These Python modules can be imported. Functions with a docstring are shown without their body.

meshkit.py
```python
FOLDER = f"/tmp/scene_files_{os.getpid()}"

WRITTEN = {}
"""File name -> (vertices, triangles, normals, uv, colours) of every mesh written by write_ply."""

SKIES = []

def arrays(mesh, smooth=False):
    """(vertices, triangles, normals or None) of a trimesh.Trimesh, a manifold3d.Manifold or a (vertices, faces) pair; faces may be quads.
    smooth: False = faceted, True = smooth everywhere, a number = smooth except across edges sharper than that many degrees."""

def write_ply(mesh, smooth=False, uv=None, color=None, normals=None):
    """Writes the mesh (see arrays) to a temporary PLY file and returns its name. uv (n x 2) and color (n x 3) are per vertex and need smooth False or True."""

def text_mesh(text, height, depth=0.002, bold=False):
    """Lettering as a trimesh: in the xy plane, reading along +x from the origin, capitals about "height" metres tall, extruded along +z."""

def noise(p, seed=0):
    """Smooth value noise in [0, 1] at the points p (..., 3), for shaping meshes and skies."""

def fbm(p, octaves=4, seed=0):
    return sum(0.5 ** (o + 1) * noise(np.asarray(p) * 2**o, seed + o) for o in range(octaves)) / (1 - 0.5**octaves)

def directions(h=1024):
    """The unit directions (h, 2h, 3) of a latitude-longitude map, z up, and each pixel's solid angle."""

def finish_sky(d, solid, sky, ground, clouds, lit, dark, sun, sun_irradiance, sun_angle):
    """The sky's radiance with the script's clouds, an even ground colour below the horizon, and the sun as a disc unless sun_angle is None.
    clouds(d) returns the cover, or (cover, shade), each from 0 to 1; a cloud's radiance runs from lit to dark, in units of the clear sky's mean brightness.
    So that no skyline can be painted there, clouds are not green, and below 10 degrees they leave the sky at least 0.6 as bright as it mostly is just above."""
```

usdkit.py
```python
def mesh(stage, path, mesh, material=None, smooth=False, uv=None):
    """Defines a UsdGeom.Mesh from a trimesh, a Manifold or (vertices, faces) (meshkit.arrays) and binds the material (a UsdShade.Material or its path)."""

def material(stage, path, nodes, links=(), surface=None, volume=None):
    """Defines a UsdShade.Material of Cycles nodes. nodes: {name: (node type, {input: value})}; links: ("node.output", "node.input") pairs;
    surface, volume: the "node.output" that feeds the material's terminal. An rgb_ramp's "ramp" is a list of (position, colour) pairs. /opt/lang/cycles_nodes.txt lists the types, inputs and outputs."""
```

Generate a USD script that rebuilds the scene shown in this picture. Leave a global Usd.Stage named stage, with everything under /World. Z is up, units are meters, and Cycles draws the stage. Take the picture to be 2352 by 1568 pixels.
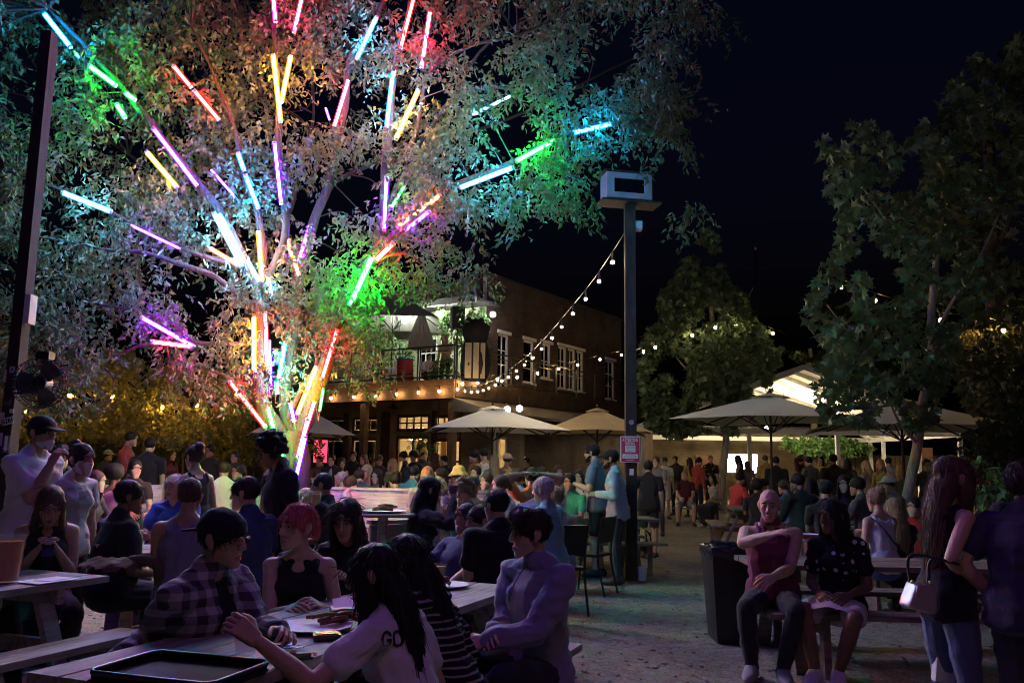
import math, random
import numpy as np, trimesh, manifold3d as m3d
import usdkit, meshkit
from pxr import Usd, UsdGeom, UsdShade, UsdLux, Sdf, Gf, Vt

rng = np.random.default_rng(7)
random.seed(7)
stage = Usd.Stage.CreateInMemory()
UsdGeom.SetStageUpAxis(stage, UsdGeom.Tokens.z)
UsdGeom.SetStageMetersPerUnit(stage, 1.0)
UsdGeom.Xform.Define(stage, '/World')
UsdGeom.Scope.Define(stage, '/World/Looks')

# ------------------------------------------------------------------ camera
CAM = np.array([0.0, 0.0, 1.47])
PITCH, ROLL, FPX = math.radians(8.29), math.radians(0.9), 1950.0
EXPOSURE = 1.0
_F = np.array([0, math.cos(PITCH), math.sin(PITCH)])
_U0, _R0 = np.array([0, -math.sin(PITCH), math.cos(PITCH)]), np.array([1.0, 0, 0])
_R = _R0 * math.cos(ROLL) + _U0 * math.sin(ROLL)
_U = _U0 * math.cos(ROLL) - _R0 * math.sin(ROLL)
cam = UsdGeom.Camera.Define(stage, '/World/camera')
_m = Gf.Matrix4d(*[float(x) for x in (*_R, 0, *_U, 0, *(-_F), 0, *CAM, 1)])
cam.AddTransformOp().Set(_m)
cam.CreateHorizontalApertureAttr(36.0)
cam.CreateVerticalApertureAttr(36.0 * 682 / 1024)
cam.CreateFocalLengthAttr(36.0 * FPX / 2352)
cam.CreateClippingRangeAttr(Gf.Vec2f(0.05, 800))
cam.CreateExposureAttr(EXPOSURE)

# ------------------------------------------------------------------ night sky and a faint moon
SUN_EL, SUN_ROT = math.radians(-3.0), math.radians(200)
SKY_STRENGTH = 0.04
usdkit.material(stage, '/World/Looks/night_sky', {
    'sky': ('sky_texture', {'sky_type': 'single_scattering', 'sun_disc': False, 'sun_elevation': SUN_EL, 'sun_rotation': SUN_ROT}),
    'tint': ('mix', {'mix_type': 'multiply', 'fac': 1.0, 'color2': (.22, .34, 1.0)}),
    'bg': ('background_shader', {'strength': SKY_STRENGTH})},
    [('sky.color', 'tint.color1'), ('tint.color', 'bg.color')], surface='bg.background')
dome = UsdLux.DomeLight.Define(stage, '/World/sky')
UsdShade.MaterialBindingAPI.Apply(dome.GetPrim()).Bind(UsdShade.Material.Get(stage, '/World/Looks/night_sky'))
dome.GetPrim().SetCustomDataByKey('kind', 'structure')
moon = UsdLux.DistantLight.Define(stage, '/World/moon')
moon.CreateNormalizeAttr(True); moon.CreateIntensityAttr(0.004); moon.CreateAngleAttr(0.5)
moon.CreateColorAttr(Gf.Vec3f(1.0, 0.95, 0.88))
moon.AddRotateXYZOp().Set(Gf.Vec3f(50, 0, 30))

# ------------------------------------------------------------------ picture coordinates -> points at a given real distance
def ray(px, py):
    v = _F * FPX + _R * (px - 1176) - _U * (py - 784)
    return v / v[1]
def P(px, py, d): return CAM + ray(px, py) * d
def G(px, py, z=0.0):
    r = ray(px, py); return CAM + r * ((z - CAM[2]) / r[2])
def wall_hit(px, py, A, u):
    """where the ray meets the vertical plane through A along u: (s along u, z)"""
    r = ray(px, py)
    M = np.array([[r[0], -u[0]], [r[1], -u[1]]])
    t, s = np.linalg.solve(M, np.array([A[0] - CAM[0], A[1] - CAM[1]]))
    return s, CAM[2] + r[2] * t
def pix(p):
    q = np.asarray(p, float) - CAM
    return 1176 + FPX * (q @ _R) / (q @ _F), 784 - FPX * (q @ _U) / (q @ _F)

# ------------------------------------------------------------------ prims
_used = {}
ORIGIN = {}
def numbered(parent, name):
    k = (parent, name); n = _used.get(k, 0); _used[k] = n + 1
    return name if n == 0 else f'{name}_{n:03d}'
def tag(prim, label=None, cat=None, group=None, kind=None):
    for k, v in (('label', label), ('category', cat), ('group', group), ('kind', kind)):
        if v: prim.SetCustomDataByKey(k, v)
def thing(name, label, cat, loc=(0, 0, 0), rotz=0.0, group=None, kind=None):
    path = '/World/' + numbered('/World', name)
    x = UsdGeom.Xform.Define(stage, path)
    loc = np.asarray(loc, float)
    x.AddTranslateOp().Set(Gf.Vec3d(*map(float, loc)))
    c, s = math.cos(math.radians(rotz)), math.sin(math.radians(rotz))
    x.AddRotateZOp().Set(float(rotz))
    ORIGIN[path] = (loc, np.array([[c, -s, 0], [s, c, 0], [0, 0, 1.0]]))
    tag(x.GetPrim(), label, cat, group, kind)
    return path
def _vf(mesh):
    if isinstance(mesh, MB): return mesh.arrays()
    if hasattr(mesh, 'vertices'): return np.asarray(mesh.vertices, float), np.asarray(mesh.faces)
    if hasattr(mesh, 'to_mesh'):
        m = mesh.to_mesh(); return np.asarray(m.vert_properties[:, :3], float), np.asarray(m.tri_verts)
    return np.asarray(mesh[0], float), np.asarray(mesh[1])
def obj(name, mesh, material, parent=None, smooth=False, local=False, label=None, cat=None, group=None, kind=None):
    """one Mesh prim; world coordinates unless local"""
    v, f = _vf(mesh)
    par = parent or '/World'
    path = par + '/' + numbered(par, name)
    top = '/' + '/'.join(path.split('/')[1:3])
    if not local and parent and top in ORIGIN:
        o, R = ORIGIN[top]; v = (v - o) @ R
    g = usdkit.mesh(stage, path, (v, f), material, smooth=smooth)
    tag(g.GetPrim(), label, cat, group, kind)
    return path

# ------------------------------------------------------------------ mesh builder
_ico = {}
def ico(n):
    if n not in _ico:
        m = trimesh.creation.icosphere(n); _ico[n] = (np.array(m.vertices), np.array(m.faces))
    return _ico[n]
def unit(v):
    v = np.asarray(v, float); return v / (np.linalg.norm(v) + 1e-12)
def rot_to(z):
    z = unit(z); a = np.array([1.0, 0, 0]) if abs(z[0]) < .9 else np.array([0, 1.0, 0])
    x = unit(np.cross(a, z)); return np.stack([x, np.cross(z, x), z], 1)
def Rz(a):
    c, s = math.cos(a), math.sin(a); return np.array([[c, -s, 0], [s, c, 0], [0, 0, 1.0]])
def Rx(a):
    c, s = math.cos(a), math.sin(a); return np.array([[1.0, 0, 0], [0, c, -s], [0, s, c]])
def Ry(a):
    c, s = math.cos(a), math.sin(a); return np.array([[c, 0, s], [0, 1.0, 0], [-s, 0, c]])
_BOXF = np.array([[0,2,1],[0,3,2],[4,5,6],[4,6,7],[0,1,5],[0,5,4],[1,2,6],[1,6,5],[2,3,7],[2,7,6],[3,0,4],[3,4,7]])
def _chamfer(h, c):
    """24 corners of a chamfered box hull"""
    pts = []
    for sx in (-1, 1):
        for sy in (-1, 1):
            for sz in (-1, 1):
                for k in range(3):
                    q = np.array([sx, sy, sz]) * h; q[k] -= (sx, sy, sz)[k] * c
                    pts.append(q)
    return np.array(pts)
class MB:
    def __init__(self): self.v, self.f, self.n = [], [], 0
    def add(self, v, f):
        v = np.asarray(v, float); self.v.append(v); self.f.append(np.asarray(f) + self.n); self.n += len(v); return self
    def arrays(self): return np.vstack(self.v), np.vstack(self.f)
    def box(self, c, size, R=None, bevel=0.0):
        h = np.asarray(size, float) / 2
        if bevel > 0:
            m = m3d.Manifold.hull_points(_chamfer(h, min(bevel, h.min() * .6))).to_mesh()
            v, f = np.asarray(m.vert_properties[:, :3], float), np.asarray(m.tri_verts)
        else:
            v = np.array([[-1,-1,-1],[1,-1,-1],[1,1,-1],[-1,1,-1],[-1,-1,1],[1,-1,1],[1,1,1],[-1,1,1]]) * h; f = _BOXF
        if R is not None: v = v @ np.asarray(R).T
        return self.add(v + np.asarray(c, float), f)
    def beam(self, p, q, w, h, up=(0, 0, 1), bevel=0.0):
        p, q = np.asarray(p, float), np.asarray(q, float)
        y = unit(q - p); x = unit(np.cross(y, up)); z = np.cross(x, y)
        return self.box((p + q) / 2, (w, np.linalg.norm(q - p), h), np.stack([x, y, z], 1), bevel)
    def tube(self, pts, r, sides=8, cap=True):
        p = np.asarray(pts, float); n = len(p); r = np.broadcast_to(r, (n,))
        t = np.gradient(p, axis=0); t /= np.linalg.norm(t, axis=1, keepdims=True) + 1e-12
        x = np.cross(t[0], [0, 0, 1.0] if abs(t[0][2]) < .9 else [1.0, 0, 0]); x = unit(x)
        ang = np.arange(sides) * 2 * np.pi / sides; V = []
        for i in range(n):
            x = unit(x - t[i] * (x @ t[i])); y = np.cross(t[i], x)
            V.append(p[i] + r[i] * (np.cos(ang)[:, None] * x + np.sin(ang)[:, None] * y))
        V = np.vstack(V); F = []
        for i in range(n - 1):
            for j in range(sides):
                a, b = i * sides + j, i * sides + (j + 1) % sides
                F += [[a, b, b + sides], [a, b + sides, a + sides]]
        if cap:
            k = len(V); V = np.vstack([V, p[:1], p[-1:]])
            for j in range(sides):
                F.append([k, (j + 1) % sides, j]); e = (n - 1) * sides
                F.append([k + 1, e + j, e + (j + 1) % sides])
        return self.add(V, F)
    def lathe(self, prof, c=(0, 0, 0), sides=16, R=None):
        prof = np.asarray(prof, float); ang = np.arange(sides) * 2 * np.pi / sides
        V = np.stack([np.outer(prof[:, 0], np.cos(ang)), np.outer(prof[:, 0], np.sin(ang)), np.repeat(prof[:, 1:2], sides, 1)], -1).reshape(-1, 3)
        F = []
        for i in range(len(prof) - 1):
            for j in range(sides):
                a, b = i * sides + j, i * sides + (j + 1) % sides
                F += [[a, b, b + sides], [a, b + sides, a + sides]]
        if R is not None: V = V @ np.asarray(R).T
        return self.add(V + np.asarray(c, float), F)
    def sphere(self, c, r, n=2):
        v, f = ico(n); return self.add(v * np.asarray(r) + np.asarray(c), f)
    def quad(self, a, b, c, d): return self.add([a, b, c, d], [[0, 1, 2], [0, 2, 3]])
    def tri(self, a, b, c): return self.add([a, b, c], [[0, 1, 2]])

def smooth_path(pts, k=6):
    """Catmull-Rom through the points"""
    p = np.asarray(pts, float)
    if len(p) < 3: return np.array([p[0] + (p[-1] - p[0]) * t for t in np.linspace(0, 1, k + 1)])
    q = np.vstack([2 * p[0] - p[1], p, 2 * p[-1] - p[-2]]); out = []
    for i in range(1, len(q) - 2):
        a, b, c, d = q[i - 1:i + 3]
        for t in np.arange(k) / k:
            out.append(.5 * (2 * b + (c - a) * t + (2 * a - 5 * b + 4 * c - d) * t * t + (3 * b - 3 * c + d - a) * t ** 3))
    return np.vstack([out, p[-1:]])

# ------------------------------------------------------------------ materials
_mats = {}
def pbr(name, color, rough=.7, metal=0.0, var=.15, scale=6.0, bump=0.0, bscale=40.0, spec=.5, obj_space=False, sheen=0.0):
    if name in _mats: return _mats[name]
    c = np.asarray(color, float)
    nodes = {'tc': ('texture_coordinate', {}), 'n': ('noise_texture', {'scale': scale, 'detail': 4.0, 'roughness': .6}),
             'r': ('rgb_ramp', {'ramp': [(.25, tuple(np.clip(c * (1 - var), 0, 1))), (.75, tuple(np.clip(c * (1 + var), 0, 1)))]}),
             'p': ('principled_bsdf', {'roughness': rough, 'metallic': metal, 'specular_ior_level': spec, 'sheen_weight': sheen})}
    links = [('tc.object', 'n.vector'), ('n.fac', 'r.fac'), ('r.color', 'p.base_color')]
    if bump > 0:
        nodes['bn'] = ('noise_texture', {'scale': bscale, 'detail': 3.0}); nodes['b'] = ('bump', {'strength': bump, 'distance': .01})
        links += [('tc.object', 'bn.vector'), ('bn.fac', 'b.height'), ('b.normal', 'p.normal')]
    _mats[name] = usdkit.material(stage, '/World/Looks/' + name, nodes, links, surface='p.BSDF')
    return _mats[name]
def emit(name, color, strength):
    if name not in _mats:
        _mats[name] = usdkit.material(stage, '/World/Looks/' + name, {'e': ('emission', {'color': color, 'strength': strength})}, [], surface='e.emission')
    return _mats[name]
def leafmat(name, c1, c2, trans=.35, rough=.55):
    if name in _mats: return _mats[name]
    nodes = {'g': ('geometry', {}), 'r': ('rgb_ramp', {'ramp': [(0, c1), (.5, tuple((np.array(c1) + np.array(c2)) / 2)), (1, c2)]}),
             'p': ('principled_bsdf', {'roughness': rough, 'specular_ior_level': .4}), 't': ('translucent_bsdf', {}), 'm': ('mix_closure', {'fac': trans})}
    _mats[name] = usdkit.material(stage, '/World/Looks/' + name, nodes,
        [('g.random_per_island', 'r.fac'), ('r.color', 'p.base_color'), ('r.color', 't.color'), ('p.BSDF', 'm.closure1'), ('t.BSDF', 'm.closure2')], surface='m.closure')
    return _mats[name]
def wood(name, color, dark=.55, axis_scale=(2, 30, 30), rough=.75):
    """weathered boards: long grain lines, blotches and a little difference from board to board"""
    if name in _mats: return _mats[name]
    c = np.asarray(color, float)
    nodes = {'tc': ('texture_coordinate', {}), 'mp': ('mapping', {'scale': axis_scale}),
             'n': ('noise_texture', {'scale': 1.6, 'detail': 6.0, 'roughness': .65, 'distortion': .4}),
             'r': ('rgb_ramp', {'ramp': [(.3, tuple(c * dark)), (.5, tuple(c)), (.72, tuple(np.clip(c * 1.3, 0, 1)))]}),
             'n2': ('noise_texture', {'scale': 2.5, 'detail': 3.0}), 'r2': ('rgb_ramp', {'ramp': [(.3, (.6, .6, .6)), (.65, (1, 1, 1))]}),
             'mx': ('mix', {'mix_type': 'multiply', 'fac': 1.0}),
             'b': ('bump', {'strength': .35, 'distance': .004}), 'p': ('principled_bsdf', {'roughness': rough, 'specular_ior_level': .35})}
    _mats[name] = usdkit.material(stage, '/World/Looks/' + name, nodes,
        [('tc.object', 'mp.vector'), ('mp.vector', 'n.vector'), ('n.fac', 'r.fac'), ('tc.object', 'n2.vector'), ('n2.fac', 'r2.fac'), ('r.color', 'mx.color1'), ('r2.color', 'mx.color2'),
         ('mx.color', 'p.base_color'), ('n.fac', 'b.height'), ('b.normal', 'p.normal')], surface='p.BSDF')
    return _mats[name]
def pane(name='window_glass', tint=(.9, .95, .95)):
    if name not in _mats:
        _mats[name] = usdkit.material(stage, '/World/Looks/' + name, {'f': ('fresnel', {'IOR': 1.5}), 't': ('transparent_bsdf', {'color': tint}), 'g': ('glossy_bsdf', {'roughness': .02, 'color': (1, 1, 1)}), 'm': ('mix_closure', {})},
            [('f.fac', 'm.fac'), ('t.BSDF', 'm.closure1'), ('g.BSDF', 'm.closure2')], surface='m.closure')
    return _mats[name]
# ------------------------------------------------------------------ ground
def ground_mat():
    nodes = {'g': ('geometry', {}), 'n1': ('noise_texture', {'scale': .55, 'detail': 5.0, 'roughness': .6}), 'n2': ('noise_texture', {'scale': 9.0, 'detail': 6.0, 'roughness': .7}),
             'n3': ('noise_texture', {'scale': 55.0, 'detail': 3.0, 'roughness': .7}), 'v': ('voronoi_texture', {'scale': 30.0}),
             'r1': ('rgb_ramp', {'ramp': [(.3, (.19, .165, .125)), (.5, (.33, .295, .225)), (.7, (.43, .385, .30))]}),
             'r2': ('rgb_ramp', {'ramp': [(.3, (.55, .55, .55)), (.7, (1.2, 1.2, 1.2))]}),
             'r3': ('rgb_ramp', {'ramp': [(.35, (.55, .55, .55)), (.65, (1.25, 1.25, 1.25))]}),
             'm1': ('mix', {'mix_type': 'multiply', 'fac': 1.0}), 'm2': ('mix', {'mix_type': 'multiply', 'fac': 1.0}),
             'a': ('math', {'math_type': 'add'}), 'b': ('bump', {'strength': .9, 'distance': .03}), 'p': ('principled_bsdf', {'roughness': .92, 'specular_ior_level': .2})}
    return usdkit.material(stage, '/World/Looks/packed_gravel', nodes,
        [('g.position', 'n1.vector'), ('g.position', 'n2.vector'), ('g.position', 'n3.vector'), ('g.position', 'v.vector'), ('n1.fac', 'r1.fac'), ('n2.fac', 'r2.fac'), ('n3.fac', 'r3.fac'),
         ('r1.color', 'm1.color1'), ('r2.color', 'm1.color2'), ('m1.color', 'm2.color1'), ('r3.color', 'm2.color2'), ('m2.color', 'p.base_color'),
         ('n3.fac', 'a.value1'), ('n2.fac', 'a.value2'), ('a.value', 'b.height'), ('b.normal', 'p.normal')], surface='p.BSDF')
_xs = np.concatenate([[-300, -80, -30], np.arange(-12, 12.01, .4), [30, 80, 300]]); _ys = np.concatenate([[-300, -60, -10], np.arange(0, 30, .4), [45, 90, 400]])
_gx, _gy = np.meshgrid(_xs, _ys, indexing='ij'); _gz = (meshkit.fbm(np.stack([_gx * .9, _gy * .9, 0 * _gx], -1), 3, 3) - .5) * .05 - .012
_gz = np.minimum(_gz, 0.0); _nx, _ny = _gx.shape
_i, _j = np.meshgrid(np.arange(_nx - 1), np.arange(_ny - 1), indexing='ij'); _q = _i * _ny + _j
_gf = np.stack([_q, _q + _ny, _q + _ny + 1, _q + 1], -1).reshape(-1, 4)
obj('ground', (np.stack([_gx, _gy, _gz], -1).reshape(-1, 3), np.vstack([_gf[:, [0, 1, 2]], _gf[:, [0, 2, 3]]])), ground_mat(), smooth=True, kind='structure')
# chips of bark, stones and dry leaves lying on the ground
_N = 11000
_px = np.stack([rng.uniform(-4, 6, _N), 2.2 + 12 * rng.random(_N) ** 1.6], 1)
_lm = MB(); _tv, _tf = ico(0)
_V = []; _Fc = []
for _k in range(_N):
    sc = .004 + .016 * rng.random() ** 3.2; sc = sc * np.array([rng.uniform(.6, 2.2), rng.uniform(.6, 1.3), .5])
    _V.append((_tv * sc) @ Rz(rng.uniform(0, 6.28)).T + [_px[_k, 0], _px[_k, 1], sc[2] * .3]); _Fc.append(_tf + 12 * _k)
litter_m = leafmat('ground_chips', (.23, .20, .15), (.44, .40, .32), trans=0.0, rough=.9)
obj('bark_chips', (np.vstack(_V), np.vstack(_Fc)), litter_m, kind='stuff', label='scattered bark chips and pebbles on the ground of the yard')

# ------------------------------------------------------------------ building
A0 = np.array([-.94, 30.0, 0]); BU = np.array([.542, .840, 0]); BV = np.array([-.840, .542, 0])
def brick(name, c1, c2, mortar, ang):
    if name in _mats: return _mats[name]
    nodes = {'g': ('geometry', {}), 'rot': ('vector_rotate', {'rotate_type': 'z_axis', 'angle': ang}), 'sx': ('separate_xyz', {}), 'cx': ('combine_xyz', {}),
             'br': ('brick_texture', {'color1': c1, 'color2': c2, 'mortar': mortar, 'scale': 1.0, 'mortar_size': .008, 'brick_width': .22, 'row_height': .075, 'bias': 0.0}),
             'n': ('noise_texture', {'scale': 1.2, 'detail': 4.0}), 'r': ('rgb_ramp', {'ramp': [(.3, (.55, .55, .55)), (.7, (1.15, 1.15, 1.15))]}), 'm': ('mix', {'mix_type': 'multiply', 'fac': 1.0}),
             'b': ('bump', {'strength': .6, 'distance': .01, 'invert': True}), 'p': ('principled_bsdf', {'roughness': .9, 'specular_ior_level': .25})}
    _mats[name] = usdkit.material(stage, '/World/Looks/' + name, nodes,
        [('g.position', 'rot.vector'), ('rot.vector', 'sx.vector'), ('sx.x', 'cx.x'), ('sx.z', 'cx.y'), ('cx.vector', 'br.vector'), ('g.position', 'n.vector'), ('n.fac', 'r.fac'),
         ('br.color', 'm.color1'), ('r.color', 'm.color2'), ('m.color', 'p.base_color'), ('br.fac', 'b.height'), ('b.normal', 'p.normal')], surface='p.BSDF')
    return _mats[name]
_angU = -math.atan2(BU[1], BU[0]); _angV = -math.atan2(BV[1], BV[0])
M_bside = brick('brown_brick_side', (.10, .064, .046), (.072, .046, .034), (.11, .095, .08), _angU)
M_bfront = brick('beige_brick_front', (.36, .27, .18), (.29, .215, .145), (.33, .29, .23), _angV)
M_darkwood = wood('dark_stained_timber', (.075, .045, .028), axis_scale=(8, 8, 3))
M_doorwood = wood('brown_door_timber', (.16, .07, .035), axis_scale=(12, 12, 3), rough=.5)
M_white = pbr('white_paint', (.74, .74, .72), .5, var=.06)
M_black = pbr('black_metal', (.018, .018, .02), .45, .3, var=.2)
M_darkroof = pbr('dark_roof_metal', (.05, .048, .05), .6, .2)
M_cream = pbr('cream_plaster', (.62, .52, .36), .9, var=.06)
M_glass = pane()
def wallbox(mb, org, d, inn, s0, s1, z0, z1, th):
    c = org + d * (s0 + s1) / 2 + inn * th / 2; c = np.array([c[0], c[1], (z0 + z1) / 2])
    mb.box(c, (s1 - s0, th, z1 - z0), np.stack([d, np.cross([0, 0, 1.0], d), [0, 0, 1.0]], 1))
def wall_open(org, d, inn, L0, L1, z0, z1, ops, th=.3):
    """wall with openings; ops = columns (s0, s1, [(za, zb), ...])"""
    mb = MB(); s = L0
    for a, b, zz in sorted(ops):
        if a > s: wallbox(mb, org, d, inn, s, a, z0, z1, th)
        z = z0
        for za, zb in sorted(zz):
            if za > z + .01: wallbox(mb, org, d, inn, a, b, z, za, th)
            z = zb
        if z < z1 - .01: wallbox(mb, org, d, inn, a, b, z, z1, th)
        s = b
    if s < L1: wallbox(mb, org, d, inn, s, L1, z0, z1, th)
    return mb
def window(parent, org, d, inn, s0, s1, z0, z1, cols, rows, fm, gm=None, fw=.07, mw=.035, name='window', label=None, setback=.06):
    """frame with glazing bars, each pane a sub-part"""
    mb = MB(); o = org + inn * setback
    wallbox(mb, o, d, inn, s0, s0 + fw, z0, z1, .09); wallbox(mb, o, d, inn, s1 - fw, s1, z0, z1, .09)
    wallbox(mb, o, d, inn, s0 + fw, s1 - fw, z1 - fw, z1, .09); wallbox(mb, o, d, inn, s0 + fw, s1 - fw, z0, z0 + fw, .09)
    w, h = (s1 - s0 - 2 * fw), (z1 - z0 - 2 * fw)
    for i in range(1, cols): c = s0 + fw + w * i / cols; wallbox(mb, o + inn * .02, d, inn, c - mw / 2, c + mw / 2, z0 + fw, z1 - fw, .05)
    for j in range(1, rows): c = z0 + fw + h * j / rows; wallbox(mb, o + inn * .022, d, inn, s0 + fw, s1 - fw, c - mw / 2, c + mw / 2, .046)
    f = obj(name, mb, fm, parent, label=label)
    for i in range(cols):
        for j in range(rows):
            g = MB(); a, b = s0 + fw + w * i / cols + mw / 2, s0 + fw + w * (i + 1) / cols - mw / 2
            wallbox(g, o + inn * .04, d, inn, a, b, z0 + fw + h * j / rows + mw / 2, z0 + fw + h * (j + 1) / rows - mw / 2, .006)
            obj('pane', g, gm or M_glass, f)
    return f
bld = thing('brick_building', 'two storey brick bar building with timber balcony and lit ground floor windows', 'building', A0)
FZ = 3.96
# upper side wall, receding to the right
def su(px, py=830): return wall_hit(px, py, A0, BU)[0]
ups = [(1143, 1169, 4.0, 6.25, 2, 4), (1202, 1227, 4.6, 6.25, 1, 3), (1243, 1266, 4.9, 6.3, 2, 2), (1282, 1302, 4.6, 6.35, 2, 3), (1304, 1322, 4.6, 6.35, 2, 3), (1324, 1341, 4.6, 6.35, 2, 3), (1391, 1412, 4.5, 6.25, 2, 3)]
ops = [(su(a), su(b), [(za, zb)]) for a, b, za, zb, c, r in ups]
obj('upper_side_wall', wall_open(A0, BU, BV, 0, 11.2, FZ, 8.25, ops), M_bside, bld)
for a, b, za, zb, c, r in ups:
    window(bld, A0, BU, BV, su(a), su(b), za, zb, c, r, M_white, name='door' if a == 1143 else 'window', label='white framed glazed door onto the balcony' if a == 1143 else None)
    k = MB(); wallbox(k, A0 - BV * .05, BU, BV, su(a) - .08, su(b) + .08, zb, zb + .12, .06); obj('window_head', k, M_white, bld); k = MB(); wallbox(k, A0 - BV * .07, BU, BV, su(a) - .08, su(b) + .08, za - .07, za, .09); obj('window_sill', k, M_white, bld)
_c = MB(); wallbox(_c, A0 - BV * .06, BU, BV, -.06, 11.26, 8.25, 8.36, .42); obj('parapet_coping', _c, M_darkroof, bld)
# upper front facade
def sv(px, py=830): return wall_hit(px, py, A0, BV)[0]
fr = [(1002, 958, 4.0, 6.15, 3, 4), (935, 905, 4.7, 6.1, 3, 3), (880, 850, 4.7, 6.1, 3, 3)]
ops = [(sv(a), sv(b), [(za, zb)]) for a, b, za, zb, c, r in fr]
obj('upper_front_wall', wall_open(A0, BV, BU, .003, 13, FZ, 7.1, ops), pbr('pale_green_siding', (.34, .37, .24), .8), bld)
for a, b, za, zb, c, r in fr: window(bld, A0, BV, BU, sv(a), sv(b), za, zb, c, r, M_white, name='window', fw=.09, mw=.05)
_r = MB(); wallbox(_r, A0 - BU * 1.3, BV, BU, -.4, 12, 7.02, 7.26, .12); obj('white_gutter', _r, M_white, bld)
_r = MB(); wallbox(_r, A0 - BU * 1.18, BV, BU, -.4, 12.9, 7.1, 7.2, 1.5); obj('porch_roof', _r, M_darkroof, bld)
_r = MB(); wallbox(_r, A0 - BU * .06, BV, BU, .0, .12, 7.2, 8.2, .06); obj('white_downpipe', _r, M_white, bld)
_r = MB(); wallbox(_r, A0, BV, BU, .31, 13, 7.2, 8.1, .25); obj('upper_fascia', _r, pbr('grey_fascia', (.12, .11, .11), .8), bld)
_r = MB()
_fp = [A0 + BU * .3 + BV * .3, A0 + BU * 11 + BV * .3, A0 + BU * 11 + BV * 13, A0 + BU * .3 + BV * 13]
_r.quad(*[p + [0, 0, 8.05] for p in _fp]); _r.quad(_fp[1], _fp[2], _fp[2] + [0, 0, 8.05], _fp[1] + [0, 0, 8.05]); _r.quad(_fp[2], _fp[3], _fp[3] + [0, 0, 8.05], _fp[2] + [0, 0, 8.05])
_r.quad(*[p + [0, 0, FZ - .03] for p in _fp])
obj('roof', _r, M_darkroof, bld)
# deck
DF, DS = 4.5, 2.0
Cc = A0 - BU * DF - BV * DS
_d = MB(); wallbox(_d, Cc, BV, BU, 0, 15, FZ - .14, FZ, DF); wallbox(_d, Cc + BU * (DF + .001), BU, BV, 0, 11, FZ - .14, FZ, DS)
obj('balcony_deck', _d, M_darkwood, bld)
_d = MB(); wallbox(_d, Cc - BU * .08, BV, BU, -.05, 15, FZ - .55, FZ + .02, .08); obj('front_fascia_beam', _d, wood('balcony_fascia_timber', (.13, .07, .035), axis_scale=(3, 3, 14)), bld)
_d = MB(); wallbox(_d, Cc - BV * .08, BU, BV, 0, 15.5, FZ - .5, FZ + .02, .08); obj('side_fascia_beam', _d, M_darkwood, bld)
for s in (0.1, 3.6, 7.2, 10.8):
    q = Cc + BV * s + BU * .1; _d = MB().box((q[0], q[1], (FZ - .55) / 2), (.2, .2, FZ - .55), Rz(math.atan2(BV[1], BV[0])), .01); obj('timber_post', _d, M_darkwood, bld)
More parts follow.
